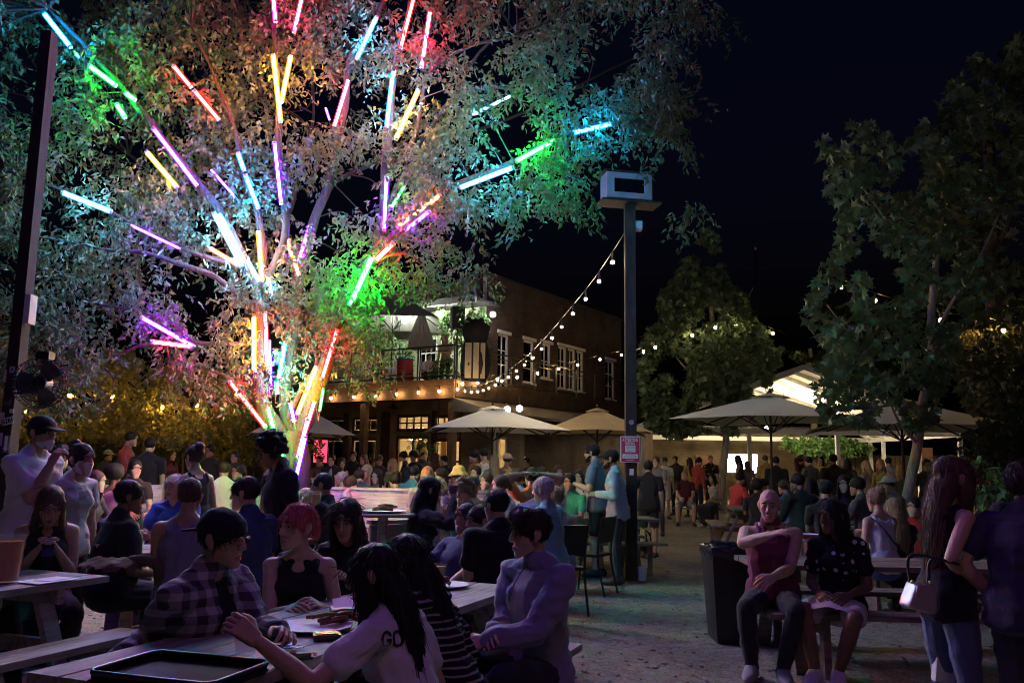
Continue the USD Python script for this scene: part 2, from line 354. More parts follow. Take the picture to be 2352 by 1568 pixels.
def railing(org, d, n, L, skip=0):
    top = MB(); a, b = org, org + d * L
    for z in (1.05, .12): top.beam(a + [0, 0, FZ + z], b + [0, 0, FZ + z], .045, .045)
    rl = obj('railing', top, M_black, bld)
    for i in range(n + 1):
        q = org + d * L * i / n; obj('railing_post', MB().box((q[0], q[1], FZ + .53), (.05, .05, 1.1)), M_black, rl)
        if i < n:
            f = MB(); x0, x1 = q + d * .25, q + d * (L / n - .25)
            for zz in (.25, .9): f.beam(x0 + [0, 0, FZ + zz], x1 + [0, 0, FZ + zz], .02, .025)
            for xx in (x0, x0 + d * (L / n - .5) * .33, x0 + d * (L / n - .5) * .67, x1): f.beam(xx + [0, 0, FZ + .12], xx + [0, 0, FZ + (.9 if xx is x0 or xx is x1 else 1.03)], .02, .02)
            obj('baluster_panel', f, M_black, rl)
railing(Cc + BU * .06 + BV * .05, BV, 10, 14); railing(Cc + BV * .06 + BU * .2, BU, 10, 15)
# awning over the side walk
_w = MB(); a0, a1 = Cc - BV * .1 - BU * .2, Cc - BV * .1 + BU * 12
_w.quad(a0 + [0, 0, 3.42], a1 + [0, 0, 3.42], a1 - BV * 1.5 + [0, 0, 2.95], a0 - BV * 1.5 + [0, 0, 2.95])
_w.quad(a0 - BV * 1.5 + [0, 0, 2.87], a1 - BV * 1.5 + [0, 0, 2.87], a1 + [0, 0, 3.34], a0 + [0, 0, 3.34]); _w.quad(a0 - BV * 1.5 + [0, 0, 2.95], a1 - BV * 1.5 + [0, 0, 2.95], a1 - BV * 1.5 + [0, 0, 2.87], a0 - BV * 1.5 + [0, 0, 2.87])
_w.tri(a0 + [0, 0, 3.42], a0 - BV * 1.5 + [0, 0, 2.95], a0 + [0, 0, 3.0])
obj('awning', _w, M_darkroof, bld)
# ground floor
A1 = A0 - BV * 1.5
def sg(px, py=1000): return wall_hit(px, py, A1, BV)[0]
gf = [(1164, 1138, [(0.02, 2.45)], 'w'), (1060, 992, [(.02, 2.4), (2.55, 3.25)], 'd'), (985, 908, [(.35, 2.5), (2.65, 3.3)], 'd'), (868, 806, [(.02, 2.45), (2.6, 3.25)], 'd'), (790, 735, [(.02, 2.45), (2.6, 3.25)], 'd'), (715, 660, [(.35, 2.45), (2.6, 3.25)], 'd')]
ops = [(sg(a), sg(b), zz) for a, b, zz, k in gf]
obj('lower_front_wall', wall_open(A1, BV, BU, 0, 15, 0, FZ - .16, ops), M_bfront, bld)
obj('lower_side_wall', wall_open(A1 + BU * .301, BU, BV, 0, 11, 0, FZ - .16, []), M_bside, bld)
for a, b, zz, k in gf:
    for i, (za, zb) in enumerate(zz):
        window(bld, A1, BV, BU, sg(a), sg(b), za, zb, 1 if k == 'w' else ((4 if a == 985 else 3) if i else (2 if (b - a) < -50 else 1)), 2 if i else (1 if k == 'w' else 3), M_white if k == 'w' else M_doorwood, fw=.12 if k == 'd' else .1, mw=.05 if i else .08,
               name='transom_window' if i else ('door' if za < .1 else 'shop_window'))
for px in (888, 1000, 797, 725):
    q = A1 + BV * sg(px) - BU * .08; obj('timber_pilaster', MB().box((q[0], q[1], 1.7), (.34 if px == 888 else .16, .14, 3.4), Rz(math.atan2(BV[1], BV[0]))), M_darkwood, bld)
for px in (1142,):
    q = A1 + BV * sg(px) - BU * .2; obj('white_column', MB().tube([(q[0], q[1], 0), (q[0], q[1], 3.4)], .07, 10), M_white, bld)
# room behind the ground floor windows
_r = MB(); o = A1 + BU * .31
p = [o + BV * .4, o + BV * 14.5, o + BV * 14.5 + BU * 6, o + BV * .4 + BU * 6]
_r.quad(*[x + [0, 0, .02] for x in p]); obj('room_floor', _r, pbr('room_floor_boards', (.16, .09, .05), .5), bld)
_r = MB(); _r.quad(*[x + [0, 0, 3.62] for x in p]); _r.quad(p[2], p[3], p[3] + [0, 0, 3.6], p[2] + [0, 0, 3.6]); _r.quad(p[0], p[3], p[3] + [0, 0, 3.6], p[0] + [0, 0, 3.6]); _r.quad(p[1], p[2], p[2] + [0, 0, 3.6], p[1] + [0, 0, 3.6])
obj('room_walls', _r, M_cream, bld)
M_roomlamp = emit('room_lamp_glow', (1.0, .70, .36), 90.0)
_n = 0
for s, dd in ((2.2, 2.2), (4.4, 3.0), (6.2, 2.0), (7.8, 3.4), (9.6, 2.2), (11.4, 3)):
    q = o + BV * s + BU * dd
    l = thing('pendant_lamp', ['glowing globe pendant lamp inside the bar beyond the white door', 'glowing globe lamp behind the panes of the tall shop window', 'glowing globe lamp behind the window right of the brick pillar', 'glowing globe lamp inside behind the wide timber door pilaster', 'glowing globe lamp behind the far left glazed door', 'leftmost globe lamp inside the bar behind the tree'][_n], 'lamp', (q[0], q[1], 2.6)); _n += 1
    obj('globe', MB().sphere((q[0], q[1], 2.6), .15), M_roomlamp, l, smooth=True); obj('cord', MB().tube([(q[0], q[1], 2.75), (q[0], q[1], 3.6)], .012, 6), M_black, l)
for i, (s, dd) in enumerate(((3.2, 5.7), (5.6, 5.7), (8.5, 5.7))):
    q = o + BV * s + BU * dd; R = Rz(math.atan2(BV[1], BV[0]))
    l = thing('shelf_unit', ['wooden bar shelf behind the brown glazed door', 'wooden bar shelf seen through the tall shop window', 'wooden bar shelf seen through the glazed door left of the brick pillar'][i], 'shelf', (q[0], q[1], 0), group=None)
    for z in (.9, 1.4, 1.9, 2.4): obj('shelf', MB().box((q[0], q[1], z), (1.3, .35, .04), R), M_doorwood, l)
    for e in (-.66, .66): c = q + BV * e; obj('side_panel', MB().box((c[0], c[1], 1.3), (.04, .36, 2.6), R), M_doorwood, l)

# two flood lamps under the awning's near end
M_flood = emit('flood_lamp_glow', (1.0, .93, .78), 150.0)
for i, (px, py) in enumerate(((1165, 940), (1193, 938))):
    q = P(px, py, 24.2); l = thing('flood_lamp', ['left one of two round flood lamps under the awning above the white umbrella', 'right and larger of two round flood lamps under the awning above the white umbrella'][i], 'lamp', q)
    R = rot_to((.15, -1, -.45)); obj('housing', MB().lathe([(.0, -.16), (.05, -.15), (.1, -.02), (.1, .0)], q, 12, R), M_black, l, smooth=30)
    obj('lens', MB().lathe([(.095, -.012), (.085, .02), (.0, .035)], q, 12, R), M_flood, l, smooth=30); obj('bracket', MB().tube([q + [0, .1, 0], q + [0, .12, .35]], .015, 6), M_black, l)
q = P(1132, 722, 29.2); l = thing('wall_lamp', 'small white wall lamp on the upper brick corner beside the balcony', 'lamp', q)
obj('globe', MB().sphere(q, .1), emit('wall_lamp_glow', (.95, .97, 1.0), 60.0), l, smooth=True); obj('arm', MB().tube([q + [.05, .05, 0], q + [.45, .35, .05]], .02, 6), M_black, l)
for i, (px, py) in enumerate(((930, 735), (1012, 722))):
    q = P(px, py, 29.6); l = thing('porch_lamp', ['white porch lamp over the balcony left of the panelled window', 'white porch lamp over the balcony right of the panelled window'][i], 'lamp', q)
    obj('globe', MB().sphere(q, .11), emit('porch_lamp_glow', (.95, 1.0, .82), 170.0), l, smooth=True); obj('cord', MB().tube([q + [0, 0, .1], (q[0], q[1], 7.1)], .012, 6), M_black, l)
# pendant shade under the balcony and hanging fern
q = P(903, 938, 28.3); l = thing('hanging_lamp', 'dark metal pendant lampshade hanging under the balcony', 'lamp', q)
obj('shade', MB().lathe([(.04, .16), (.07, .1), (.22, 0), (.21, -.005), (.06, .09)], q, 16), M_black, l, smooth=40); obj('rod', MB().tube([q + [0, 0, .15], (q[0], q[1], FZ - .15)], .012, 6), M_black, l)

# red lit panel
q0, q1 = P(722, 1010, 30.5), P(750, 1062, 30.5); c = (q0 + q1) / 2
rp = thing('red_panel', 'glowing red panel with dark vine silhouette behind the crowd near the trunk', 'panel', c)
obj('lit_face', MB().box(c, (q1[0] - q0[0], .05, q0[2] - q1[2])), emit('red_panel_glow', (1.0, .06, .13), .9), rp); obj('back_board', MB().box(c + [0, .06, 0], (q1[0] - q0[0] + .06, .05, q0[2] - q1[2] + .06)), M_black, rp)
_m = MB(); pts = smooth_path([c + [.0 + .08 * math.sin(k * 1.3), -.05, -.35 + .1 * k] for k in range(8)], 4); _m.tube(pts, .014, 5)
for k in range(3, len(pts) - 2, 3):
    for sgn in (-1, 1): a = pts[k]; _m.add([a, a + [sgn * .06, 0, .05], a + [sgn * .15, 0, .04], a + [sgn * .07, 0, -.02]], [[0, 1, 2], [0, 2, 3]])
obj('vine_silhouette', _m, M_black, rp)

# ------------------------------------------------------------------ balcony furnishings
def on_deck(px, d): p = P(px, 800, d); return np.array([p[0], p[1], FZ])
q = on_deck(932, 27.6); l = thing('drum_barrel', 'red steel drum with blue rim on the balcony', 'barrel', q)
obj('drum', MB().lathe([(0, .02), (.27, .02), (.28, .05), (.27, .09), (.27, .29), (.285, .31), (.27, .33), (.27, .58), (.285, .6), (.27, .62), (.27, .84)], q, 20), pbr('red_drum_paint', (.38, .035, .03), .45), l, smooth=40)
obj('rim', MB().lathe([(.255, .84), (.29, .84), (.29, .9), (.255, .9), (.24, .86), (0, .86)], q, 20), pbr('blue_bin_liner', (.03, .12, .3), .5), l, smooth=40)
q = on_deck(1049, 27.0); l = thing('loudspeaker', 'black loudspeaker on a stand on the balcony corner', 'loudspeaker', q)
zc = P(1049, 730, 27.0)[2]
obj('cabinet', MB().box((q[0], q[1], zc), (.4, .36, .7), Rz(.3), .03), M_black, l); obj('pole', MB().tube([q, (q[0], q[1], zc - .3)], .02, 8), M_black, l)
obj('grille', MB().box((q[0] + .055, q[1] - .18, zc), (.34, .02, .62), Rz(.3)), pbr('speaker_grille', (.03, .03, .03), .9), l)
for k in range(3): a = k * 2.1; obj('leg', MB().tube([q + [0, 0, .5], q + [.4 * math.cos(a), .4 * math.sin(a), .02]], .014, 6), M_black, l)
obj('power_light', MB().sphere((q[0] + .1, q[1] - .2, zc - .08), .018, 1), emit('green_led', (.3, 1, .2), 4.0), l)
# a tall draped figure-like bundle at the corner of the deck
q = on_deck(1092, 25.9); top = P(1092, 727, 25.9)[2]
l = thing('draped_stand', 'tall bundle under black drapes with pale panels at the balcony corner', 'covered stand', q)
hh = top - FZ; _m = MB()
ang = np.linspace(0, 2 * np.pi, 29)[:-1]
prof = [(.30, 0), (.42, .25), (.46, .55), (.44, .85), (.38, 1.1), (.34, 1.3), (.40, 1.5), (.42, 1.68), (.34, 1.86), (.18, 1.98)]
V = []; 
for r, z in prof:
    for a in ang: rr = r * (1 + .07 * math.sin(5 * a + z * 2) + .04 * math.sin(9 * a)); V.append((q[0] + rr * math.cos(a), q[1] + .7 * rr * math.sin(a), FZ + z * hh / 2.1))
F = []
for i in range(len(prof) - 1):
    for j in range(28): a, b = i * 28 + j, i * 28 + (j + 1) % 28; F += [[a, b, b + 28], [a, b + 28, a + 28]]
V.append((q[0], q[1], FZ + hh * .97)); F += [[len(prof) * 28 - 28 + j, len(prof) * 28 - 28 + (j + 1) % 28, len(V) - 1] for j in range(28)]
obj('black_drape', (V, F), pbr('black_cloth', (.012, .012, .015), .9), l, smooth=True)
for dx, zz in ((-.22, 1.95), (.16, 1.93), (.34, 1.72)): obj('drape_knot', MB().sphere((q[0] + dx, q[1] - .05, FZ + zz * hh / 2.1), (.1, .1, .13)), pbr('black_cloth', (.012, .012, .015), .9), l, smooth=True)
for dx, w in ((-.2, .2), (.04, .17), (.24, .14)): obj('pale_panel', MB().box((q[0] + dx, q[1] - .335 + abs(dx) * .3, FZ + .66 * hh / 2.1), (w, .02, 1.12 * hh / 2.1), Rz(dx * .8), .008), pbr('pale_canvas', (.34, .29, .21), .9), l)
# white table with chairs and a closed pale umbrella on the balcony
q = on_deck(872, 29.3); l = thing('white_table', 'white slatted table on the balcony behind the red drum', 'table', q)
for k in range(5): obj('slat', MB().box((q[0], q[1] - .36 + .18 * k, FZ + .74), (1.5, .15, .03), None, .005), M_white, l)
for sx in (-.65, .65):
    for sy in (-.3, .3): obj('leg', MB().box((q[0] + sx, q[1] + sy, FZ + .36), (.06, .06, .72)), M_white, l)
for i, px in enumerate((838, 905)):
    q = on_deck(px, 28.5); l = thing('white_chair', ['white balcony chair left of the slatted table', 'white balcony chair beside the red drum'][i], 'chair', q)
    obj('seat', MB().box(q + [0, 0, .45], (.45, .45, .04), None, .01), M_white, l)
    for k in range(4): obj('back_slat', MB().box(q + [-.15 + .1 * k, .22, .7], (.06, .03, .46)), M_white, l)
    for sx in (-.2, .2):
        for sy in (-.2, .2): obj('leg', MB().box(q + [sx, sy, .22], (.04, .04, .44)), M_white, l)
def umbrella(label, apex, half, zedge, color, rot=0.0, name='market_umbrella', pole_to=0.0, vent=True, matname=None, base=True):
    apex = np.asarray(apex, float); cm = pbr(matname or 'canvas_%02d' % int(color[0] * 100), color, .95, var=.05, bump=.15, bscale=300)
    l = thing(name, label, 'umbrella', (apex[0], apex[1], pole_to)); zt = apex[2]; mb = MB(); n = 12; NS = 6
    # four panels, each a sagging grid between two corner ribs
    for k in range(4):
        a0, a1 = rot + k * math.pi / 2, rot + (k + 1) * math.pi / 2
        c0, c1 = np.array([math.cos(a0), math.sin(a0)]) * half * 1.414, np.array([math.cos(a1), math.sin(a1)]) * half * 1.414
        V = []
        for i in range(NS + 1):
            t = .1 + .9 * i / NS
            for j in range(n + 1):
                w = j / n; e = c0 * (1 - w) + c1 * w
                bow = .045 * math.sin(math.pi * w) * t; e = e * (1 - bow)
                zz = zt + (zedge - zt) * t - .05 * math.sin(math.pi * w) * math.sin(math.pi * t) + .05 * math.sin(math.pi * w) * t ** 2 * .8 - .012 * abs(math.sin(2 * math.pi * w)) * t
                V.append((apex[0] + e[0] * t, apex[1] + e[1] * t, zz))
        F = []
        for i in range(NS):
            for j in range(n): a = i * (n + 1) + j; F += [[a, a + 1, a + n + 2], [a, a + n + 2, a + n + 1]]
        obj('canopy_panel', (V, F), cm, l, smooth=40)
    if vent:
        V = [(apex[0], apex[1], zt + .03)]
        m = 16
        for j in range(m):
            a = rot + j * 2 * math.pi / m; r = half * .24 * (1.25 if j % 4 == 0 else 1.0); V.append((apex[0] + r * math.cos(a), apex[1] + r * math.sin(a), zt - (zt - zedge) * .17 + (.03 if j % 4 else .0)))
        obj('vent_cap', (V, [[0, 1 + j, 1 + (j + 1) % m] for j in range(m)]), cm, l, smooth=20)
    obj('finial', MB().lathe([(0, .09), (.025, .07), (.03, .03), (.015, 0)], (apex[0], apex[1], zt + .02), 8), M_black, l)
    obj('pole', MB().tube([(apex[0], apex[1], pole_to), (apex[0], apex[1], zt)], .024, 8), M_darkwood if color[0] > .6 else M_black, l)
    for k in range(8):
        a = rot + k * math.pi / 4; r = half * (1.4 if k % 2 == 0 else .9); e = np.array([apex[0] + r * math.cos(a), apex[1] + r * math.sin(a), zedge - .03])
        obj('rib', MB().beam((apex[0], apex[1], zt - .13), e - [0, 0, .02], .02, .025), M_black, l)
        md = np.array([apex[0], apex[1], zt - .13]) * .55 + e * .45
        obj('strut', MB().beam((apex[0], apex[1], zedge - .22), md, .015, .02), M_black, l)
    if base: obj('base', MB().lathe([(0, .09), (.05, .09), (.26, .06), (.28, 0)], (apex[0], apex[1], pole_to), 16), M_black, l, smooth=40)
    return l
umbrella('grey umbrella raised over the balcony tables behind the tree', P(905, 668, 29.2), 1.75, P(905, 745, 29.2)[2], (.30, .30, .28), .75, pole_to=FZ, matname='grey_canvas')
q = on_deck(966, 28.6); l = thing('closed_umbrella', 'pale closed umbrella hanging in folds on the balcony', 'umbrella', q)
V = []; F = []
for i, (r, z) in enumerate(((.05, 2.75), (.16, 2.3), (.3, 1.8), (.34, 1.35))):
    for j in range(24): a = j * 2 * math.pi / 24; rr = r * (1 + .3 * (j % 2)); V.append((q[0] + rr * math.cos(a), q[1] + rr * math.sin(a), FZ + z))
for i in range(3):
    for j in range(24): a, b = i * 24 + j, i * 24 + (j + 1) % 24; F += [[a, b, b + 24], [a, b + 24, a + 24]]
obj('folded_canopy', (V, F), pbr('grey_canvas', (.3, .3, .28), .95), l); obj('pole', MB().tube([q, q + [0, 0, 2.85]], .025, 8), M_black, l)

# ------------------------------------------------------------------ pavilion on the right
PX, PD, PW, PL = 10.9, 32.0, 5.95, 8.0
pv = thing('pavilion', 'open white gabled pavilion lit from inside on the right', 'pavilion', (PX, PD, 0))
M_pv = pbr('white_canvas_roof', (.70, .66, .55), .85, var=.04)
ze, za = 2.98, 5.26
for sgn in (-1, 1):
    mb = MB(); a, b = np.array([PX, PD - .5, za]), np.array([PX + sgn * (PW + .5), PD - .5, ze - .15]); L = np.array([0, PL + 1, 0]); up = np.array([0, 0, .1])
    for o2 in (0, 1): mb.quad(a + up * o2, b + up * o2, b + L + up * o2, a + L + up * o2)
    mb.quad(a, b, b + up, a + up); mb.quad(b, b + L, b + L + up, b + up)
    obj('roof_slope', mb, M_pv, pv)
    obj('rake_board', MB().beam(a + [0, -.03, 0], b + [0, -.03, 0], .06, .2), M_white, pv)
    for y in np.linspace(PD + .6, PD + PL - .3, 6): obj('rafter', MB().beam((PX, y, za - .08), (PX + sgn * PW, y, ze - .05), .06, .14), M_white, pv)
    obj('eave_beam', MB().beam((PX + sgn * PW, PD, ze - .1), (PX + sgn * PW, PD + PL, ze - .1), .12, .2), M_white, pv)
obj('tie_beam', MB().beam((PX - PW, PD, ze - .1), (PX + PW, PD, ze - .1), .12, .2), M_white, pv); obj('tie_beam', MB().beam((PX - PW, PD + PL, ze - .1), (PX + PW, PD + PL, ze - .1), .12, .2), M_white, pv)
obj('king_post', MB().beam((PX + 1.05, PD + .02, ze), (PX + 1.05, PD + .02, za - .45), .07, .07, up=(0, 1, 0)), M_black, pv)
for x in (-PW, -1.95, 1.35, PW):
    obj('post', MB().box((PX + x, PD, (ze - .2) / 2), (.14, .14, ze - .2)), M_white, pv)
for y in (3.3, 6.6, PL):
    for x in (-PW, PW): obj('post', MB().box((PX + x, PD + y, (ze - .2) / 2), (.14, .14, ze - .2)), M_white, pv)
M_pl = emit('pavilion_lamp_glow', (1.0, .80, .48), 200.0)
for i, (px, py, d) in enumerate(((1887, 950, 35.0), (1893, 905, 37.5), (1800, 925, 36), (1760, 985, 34.5), (1690, 960, 37))):
    q = P(px, py, d); l = thing('pavilion_lamp', ['brightest round lamp under the pavilion roof right of the black post', 'lamp high under the pavilion ridge', 'lamp under the pavilion roof above the grey umbrella', 'lamp low under the left pavilion eave behind the leaves', 'lamp in the left half of the pavilion behind the sycamore'][i], 'lamp', q)
    obj('bulb', MB().sphere(q, .16 if i == 0 else .11), M_pl, l, smooth=True); obj('cord', MB().tube([q + [0, 0, .1], (q[0], q[1], za - (za - ze) * abs(q[0] - PX) / PW - .02)], .012, 6), M_black, l)
# low building behind with a wall screen
bx0, bx1 = P(1440, 1000, 41.5)[0], P(1880, 1000, 41.5)[0]
bw = thing('low_brick_building', 'low dark brick building closing the yard behind the pavilion', 'building', ((bx0 + bx1) / 2, 41.5, 0))
M_bb = brick('tan_brick_back', (.17, .12, .075), (.13, .095, .06), (.14, .12, .09), 0.0)
obj('wall', MB().box(((bx0 + bx1) / 2, 42.5, 1.7), (bx1 - bx0, 2, 3.4)), M_bb, bw); obj('roof_edge', MB().box(((bx0 + bx1) / 2, 42.5, 3.46), (bx1 - bx0 + .3, 2.3, .12)), M_darkroof, bw)
for px in (1620, 1860): q = P(px, 1040, 41.45); obj('door', MB().box((q[0], 41.47, 1.05), (.95, .08, 2.1)), M_doorwood, bw)
q = P(1706, 1064, 39.5); l = thing('wall_screen', 'bright white television screen glowing behind the seated crowd', 'screen', q)
obj('screen', MB().box(q, (1.38, .02, .84)), emit('tv_glow', (.92, .86, 1.0), 5.0), l)
obj('bezel', MB().box(q + [0, .035, 0], (1.46, .04, .92), None, .01), M_black, l); obj('stand', MB().box((q[0], q[1] + .04, q[2] / 2 - .2), (.1, .05, q[2] - .43)), M_black, l)
# fences
def fence(name, label, a, b, h, n):
    a, b = np.asarray(a, float), np.asarray(b, float); l = thing(name, label, 'fence', (a + b) / 2); d = unit(b - a); L = np.linalg.norm(b - a)
    for i in range(n):
        c = a + d * L * (i + .5) / n; hh = h + rng.uniform(-.02, .02)
        obj('board', MB().box((c[0], c[1], hh / 2), (L / n - .012, .025, hh), Rz(math.atan2(d[1], d[0]))), wood('fence_boards', (.10, .075, .05), axis_scale=(14, 14, 2)), l)
    for z in (.5, h - .4): obj('rail', MB().beam(a + [0, 0, z] + np.array([0, .04, 0]), b + [0, 0, z] + np.array([0, .04, 0]), .05, .09), M_darkwood, l)
fence('board_fence', 'dark board fence behind the vines on the left', (-24, 27.5, 0), (-9, 27.5, 0), 2.4, 90)
fence('board_fence', 'dark board fence at the far right behind the pavilion', (15, 41, 0), (30, 36, 0), 2.2, 90)
# far utility pole
q = P(1738, 690, 60.0); l = thing('utility_pole', 'faint dark utility pole rising against the night sky', 'pole', (q[0], q[1], 0)); zt = P(1738, 575, 60)[2]
obj('pole', MB().tube([(q[0], q[1], 0), (q[0], q[1], zt)], [.17, .12], 8), M_darkwood, l, smooth=40); obj('crossarm', MB().beam((q[0] - .9, q[1], zt - 1.0), (q[0] + .9, q[1], zt - 1.0), .1, .12), M_darkwood, l)
obj('insulator', MB().lathe([(0, .25), (.06, .22), (.08, .1), (.05, 0)], (q[0], q[1], zt), 8), M_white, l)
# parked car beyond the pavilion
def car(label, x, y, rot, color):
    l = thing('parked_car', label, 'car', (x, y, 0), rot); R = Rz(math.radians(rot)); o = np.array([x, y, 0])
    def loft(secs, w0):
        V = []; F = []
        for yy, zs, w in secs:
            for sx, k in ((-1, 0), (-1, 1), (1, 1), (1, 0)): V.append((sx * w * (1 if k == 0 else w0), yy, zs[k]))
        for i in range(len(secs) - 1):
            for j in range(4): a, b = i * 4 + j, i * 4 + (j + 1) % 4; F += [[a, b, b + 4], [a, b + 4, a + 4]]
        n = len(V) - 4; F += [[0, 2, 1], [0, 3, 2], [n, n + 1, n + 2], [n, n + 2, n + 3]]
        return np.array(V) @ R.T + o, F
    cm = pbr('car_paint_%d' % int(color[0] * 100), color, .25, .3)
    obj('body', loft([(-2.2, (.4, .7), .8), (-2.1, (.28, .86), .88), (-1.0, (.25, .95), .9), (1.2, (.25, .93), .9), (2.1, (.28, .85), .88), (2.25, (.4, .65), .8)], .96), cm, l, smooth=35)
    obj('cabin', loft([(-1.75, (.9, .95), .8), (-1.15, (.94, 1.42), .8), (.35, (.94, 1.46), .8), (1.15, (.92, .96), .8)], .8), pbr('car_glass', (.02, .025, .03), .05), l, smooth=35)
    obj('roof', loft([(-1.1, (1.42, 1.47), .63), (.35, (1.46, 1.5), .63)], .95), cm, l)
    for sx in (-.82, .82):
        for yy in (-1.35, 1.35): c = R @ np.array([sx, yy, .32]) + o; w = obj('wheel', MB().lathe([(.0, -.1), (.3, -.1), (.33, -.06), (.33, .06), (.3, .1), (0, .1)], c, 16, R @ rot_to((1, 0, 0))), M_black, l, smooth=40); obj('rim', MB().lathe([(0, -.11), (.2, -.115), (.2, .115), (0, .11)], c, 12, R @ rot_to((1, 0, 0))), pbr('alloy', (.5, .5, .52), .3, .9), w)
        c = R @ np.array([sx * .8, -2.17, .66]) + o; obj('headlight', MB().box(c, (.34, .12, .14), R, .03), pbr('lamp_glass', (.7, .7, .7), .1), l)
car('silver car parked beyond the pavilion posts behind the crowd', *P(1985, 1060, 44.0)[:2], 75, (.5, .5, .52))
car('pale car parked further back beside the low building', *P(1900, 1060, 47.0)[:2], 80, (.42, .42, .44))
q = P(2130, 1050, 33); l = thing('road_sign', 'small reddish sign on a post beyond the slim tree trunk', 'sign', (q[0], q[1], 0))
obj('plate', MB().box(q + [0, 0, .1], (.42, .02, .55), None, .006), pbr('sign_rust', (.5, .25, .16), .6), l); obj('post', MB().tube([(q[0], q[1] + .03, 0), (q[0], q[1] + .03, q[2] + .3)], .03, 8), M_white, l)
# ------------------------------------------------------------------ posts
M_post = wood('near_black_timber', (.035, .025, .022), axis_scale=(10, 10, 2), rough=.85)
M_sticker = pbr('sticker_white', (.72, .7, .74), .5, var=.05)
b = G(1450, 1331); PXR, PDR = b[0], b[1]
zt = P(1452, 470, PDR)[2]
l = thing('lamp_post', 'tall black timber post with white box on top and red notice, beside the path', 'post', (PXR, PDR, 0))
obj('timber', MB().box((PXR, PDR, zt / 2), (.145, .145, zt), None, .008), M_post, l)
obj('top_plate', MB().box((PXR - .02, PDR - .02, zt + .0), (.86, .36, .03), Rz(.2), .01), M_post, l)
hb = np.array([PXR - .06, PDR - .06, zt + .205]); R = Rz(.2); fy = R @ np.array([0, -1.0, 0]); fx = R @ np.array([1.0, 0, 0])
M_box = pbr('box_white_metal', (.36, .28, .31), .55, var=.08)
k = obj('heater_box', MB().box(hb, (.66, .26, .36), R, .01), pbr('box_side_grey', (.2, .19, .21), .6), l)
fr_ = MB(); f0 = hb + fy * .142
for dz, h in ((.14, .08), (-.14, .08)): fr_.box(f0 + [0, 0, dz], (.66, .03, h), R, .006)
for dx in (-.275, .275): fr_.box(f0 + fx * dx, (.11, .03, .20), R, .006)
obj('face_frame', fr_, M_box, k); obj('dark_window', MB().box(hb + fy * .132, (.44, .012, .20), R), pbr('dark_glass', (.006, .006, .008), .08), k)
obj('cap', MB().box(hb + [0, 0, .195], (.72, .34, .03), R, .008), M_post, k)
obj('junction_box', MB().box((PXR + .12, PDR, P(1480, 520, PDR)[2]), (.1, .12, .12), None, .01), M_box, l)
z0, z1 = P(1448, 1062, PDR)[2], P(1448, 1002, PDR)[2]; sc = np.array([PXR - .02, PDR - .09, (z0 + z1) / 2]); sh, sw = z1 - z0, .262
sg_ = thing('notice_sign', 'red and white ATTENTION SOCIAL notice fixed to the black post', 'sign', sc)
obj('board', MB().box(sc, (sw, .012, sh), None, .004), M_sticker, sg_)
M_red = pbr('notice_red', (.5, .03, .07), .5, var=.05)
obj('red_field', MB().box(sc + [0, -.0075, 0], (sw - .022, .004, sh - .024), None), M_red, sg_)
def sign_text(t, h, c, par, mat, w=None, name='lettering', yoff=-.0125):
    m = meshkit.text_mesh(t, h, .002, True); v = np.array(m.vertices); v -= (v.max(0) + v.min(0)) / 2
    if w: v[:, 0] *= w / (v[:, 0].max() - v[:, 0].min())
    vv = np.stack([v[:, 0], -v[:, 2], v[:, 1]], 1) + np.asarray(c) + [0, yoff, 0]; f = np.array(m.faces)
    return obj(name, (vv, f), mat, par)
sign_text('ATTENTION', .04, sc + [0, 0, sh * .36], sg_, M_sticker, sw * .78); sign_text('SOCIAL', .036, sc + [0, 0, sh * .225], sg_, M_sticker, sw * .5)
obj('white_block', MB().box(sc + [0, -.0105, sh * .02], (sw * .52, .003, sh * .24)), M_sticker, sg_); obj('white_band', MB().box(sc + [0, -.0105, -sh * .26], (sw * .8, .003, sh * .16)), M_sticker, sg_)
M_ink = pbr('faded_ink', (.3, .2, .24), .6)
for i, (dz, w) in enumerate(((.09, .44), (.04, .4), (-.01, .42), (-.06, .3))): obj('text_line', MB().box(sc + [0, -.0125, sh * dz], (sw * w, .002, sh * .018)), M_ink, sg_)
for i, (dz, w) in enumerate(((-.215, .5), (-.26, .7), (-.3, .66))): obj('text_line', MB().box(sc + [0, -.0125, sh * dz], (sw * w, .002, sh * .014)), M_ink, sg_)
obj('text_line', MB().box(sc + [0, -.0105, -sh * .41], (sw * .4, .003, sh * .02)), M_sticker, sg_)
c = np.array([PXR, PDR - .078, P(1450, 970, PDR)[2]]); l2 = thing('round_sticker', 'small round sticker on the black post above the notice', 'sticker', c)
obj('disc', MB().lathe([(0, .004), (.034, .004), (.036, 0)], c, 20, rot_to((0, -1, 0))), pbr('round_sticker_print', (.32, .2, .36), .5, var=.6, scale=40), l2)
c = np.array([PXR, PDR - .078, P(1437, 1083, PDR)[2]]); l2 = thing('paper_note', 'small white paper stuck on the post under the notice', 'note', c)
obj('sheet', MB().box(c, (.055, .003, .085), Ry(.06)), M_sticker, l2)
c = np.array([PXR - .13, PDR - .05, P(1428, 1160, PDR)[2]]); l2 = thing('fire_extinguisher', 'small extinguisher with white and yellow labels hung on the left of the post', 'extinguisher', c)
obj('cylinder', MB().lathe([(0, -.22), (.05, -.215), (.055, -.19), (.055, .12), (.035, .17), (.018, .19), (.018, .22), (0, .22)], c, 14), pbr('extinguisher_red', (.4, .05, .09), .35), l2, smooth=40)
obj('white_label', MB().lathe([(.0565, -.02), (.0565, .1)], c, 14), M_sticker, l2, smooth=True); obj('yellow_label', MB().lathe([(.0565, -.1), (.0565, -.04)], c, 14), pbr('label_yellow', (.65, .55, .2), .5), l2, smooth=True)
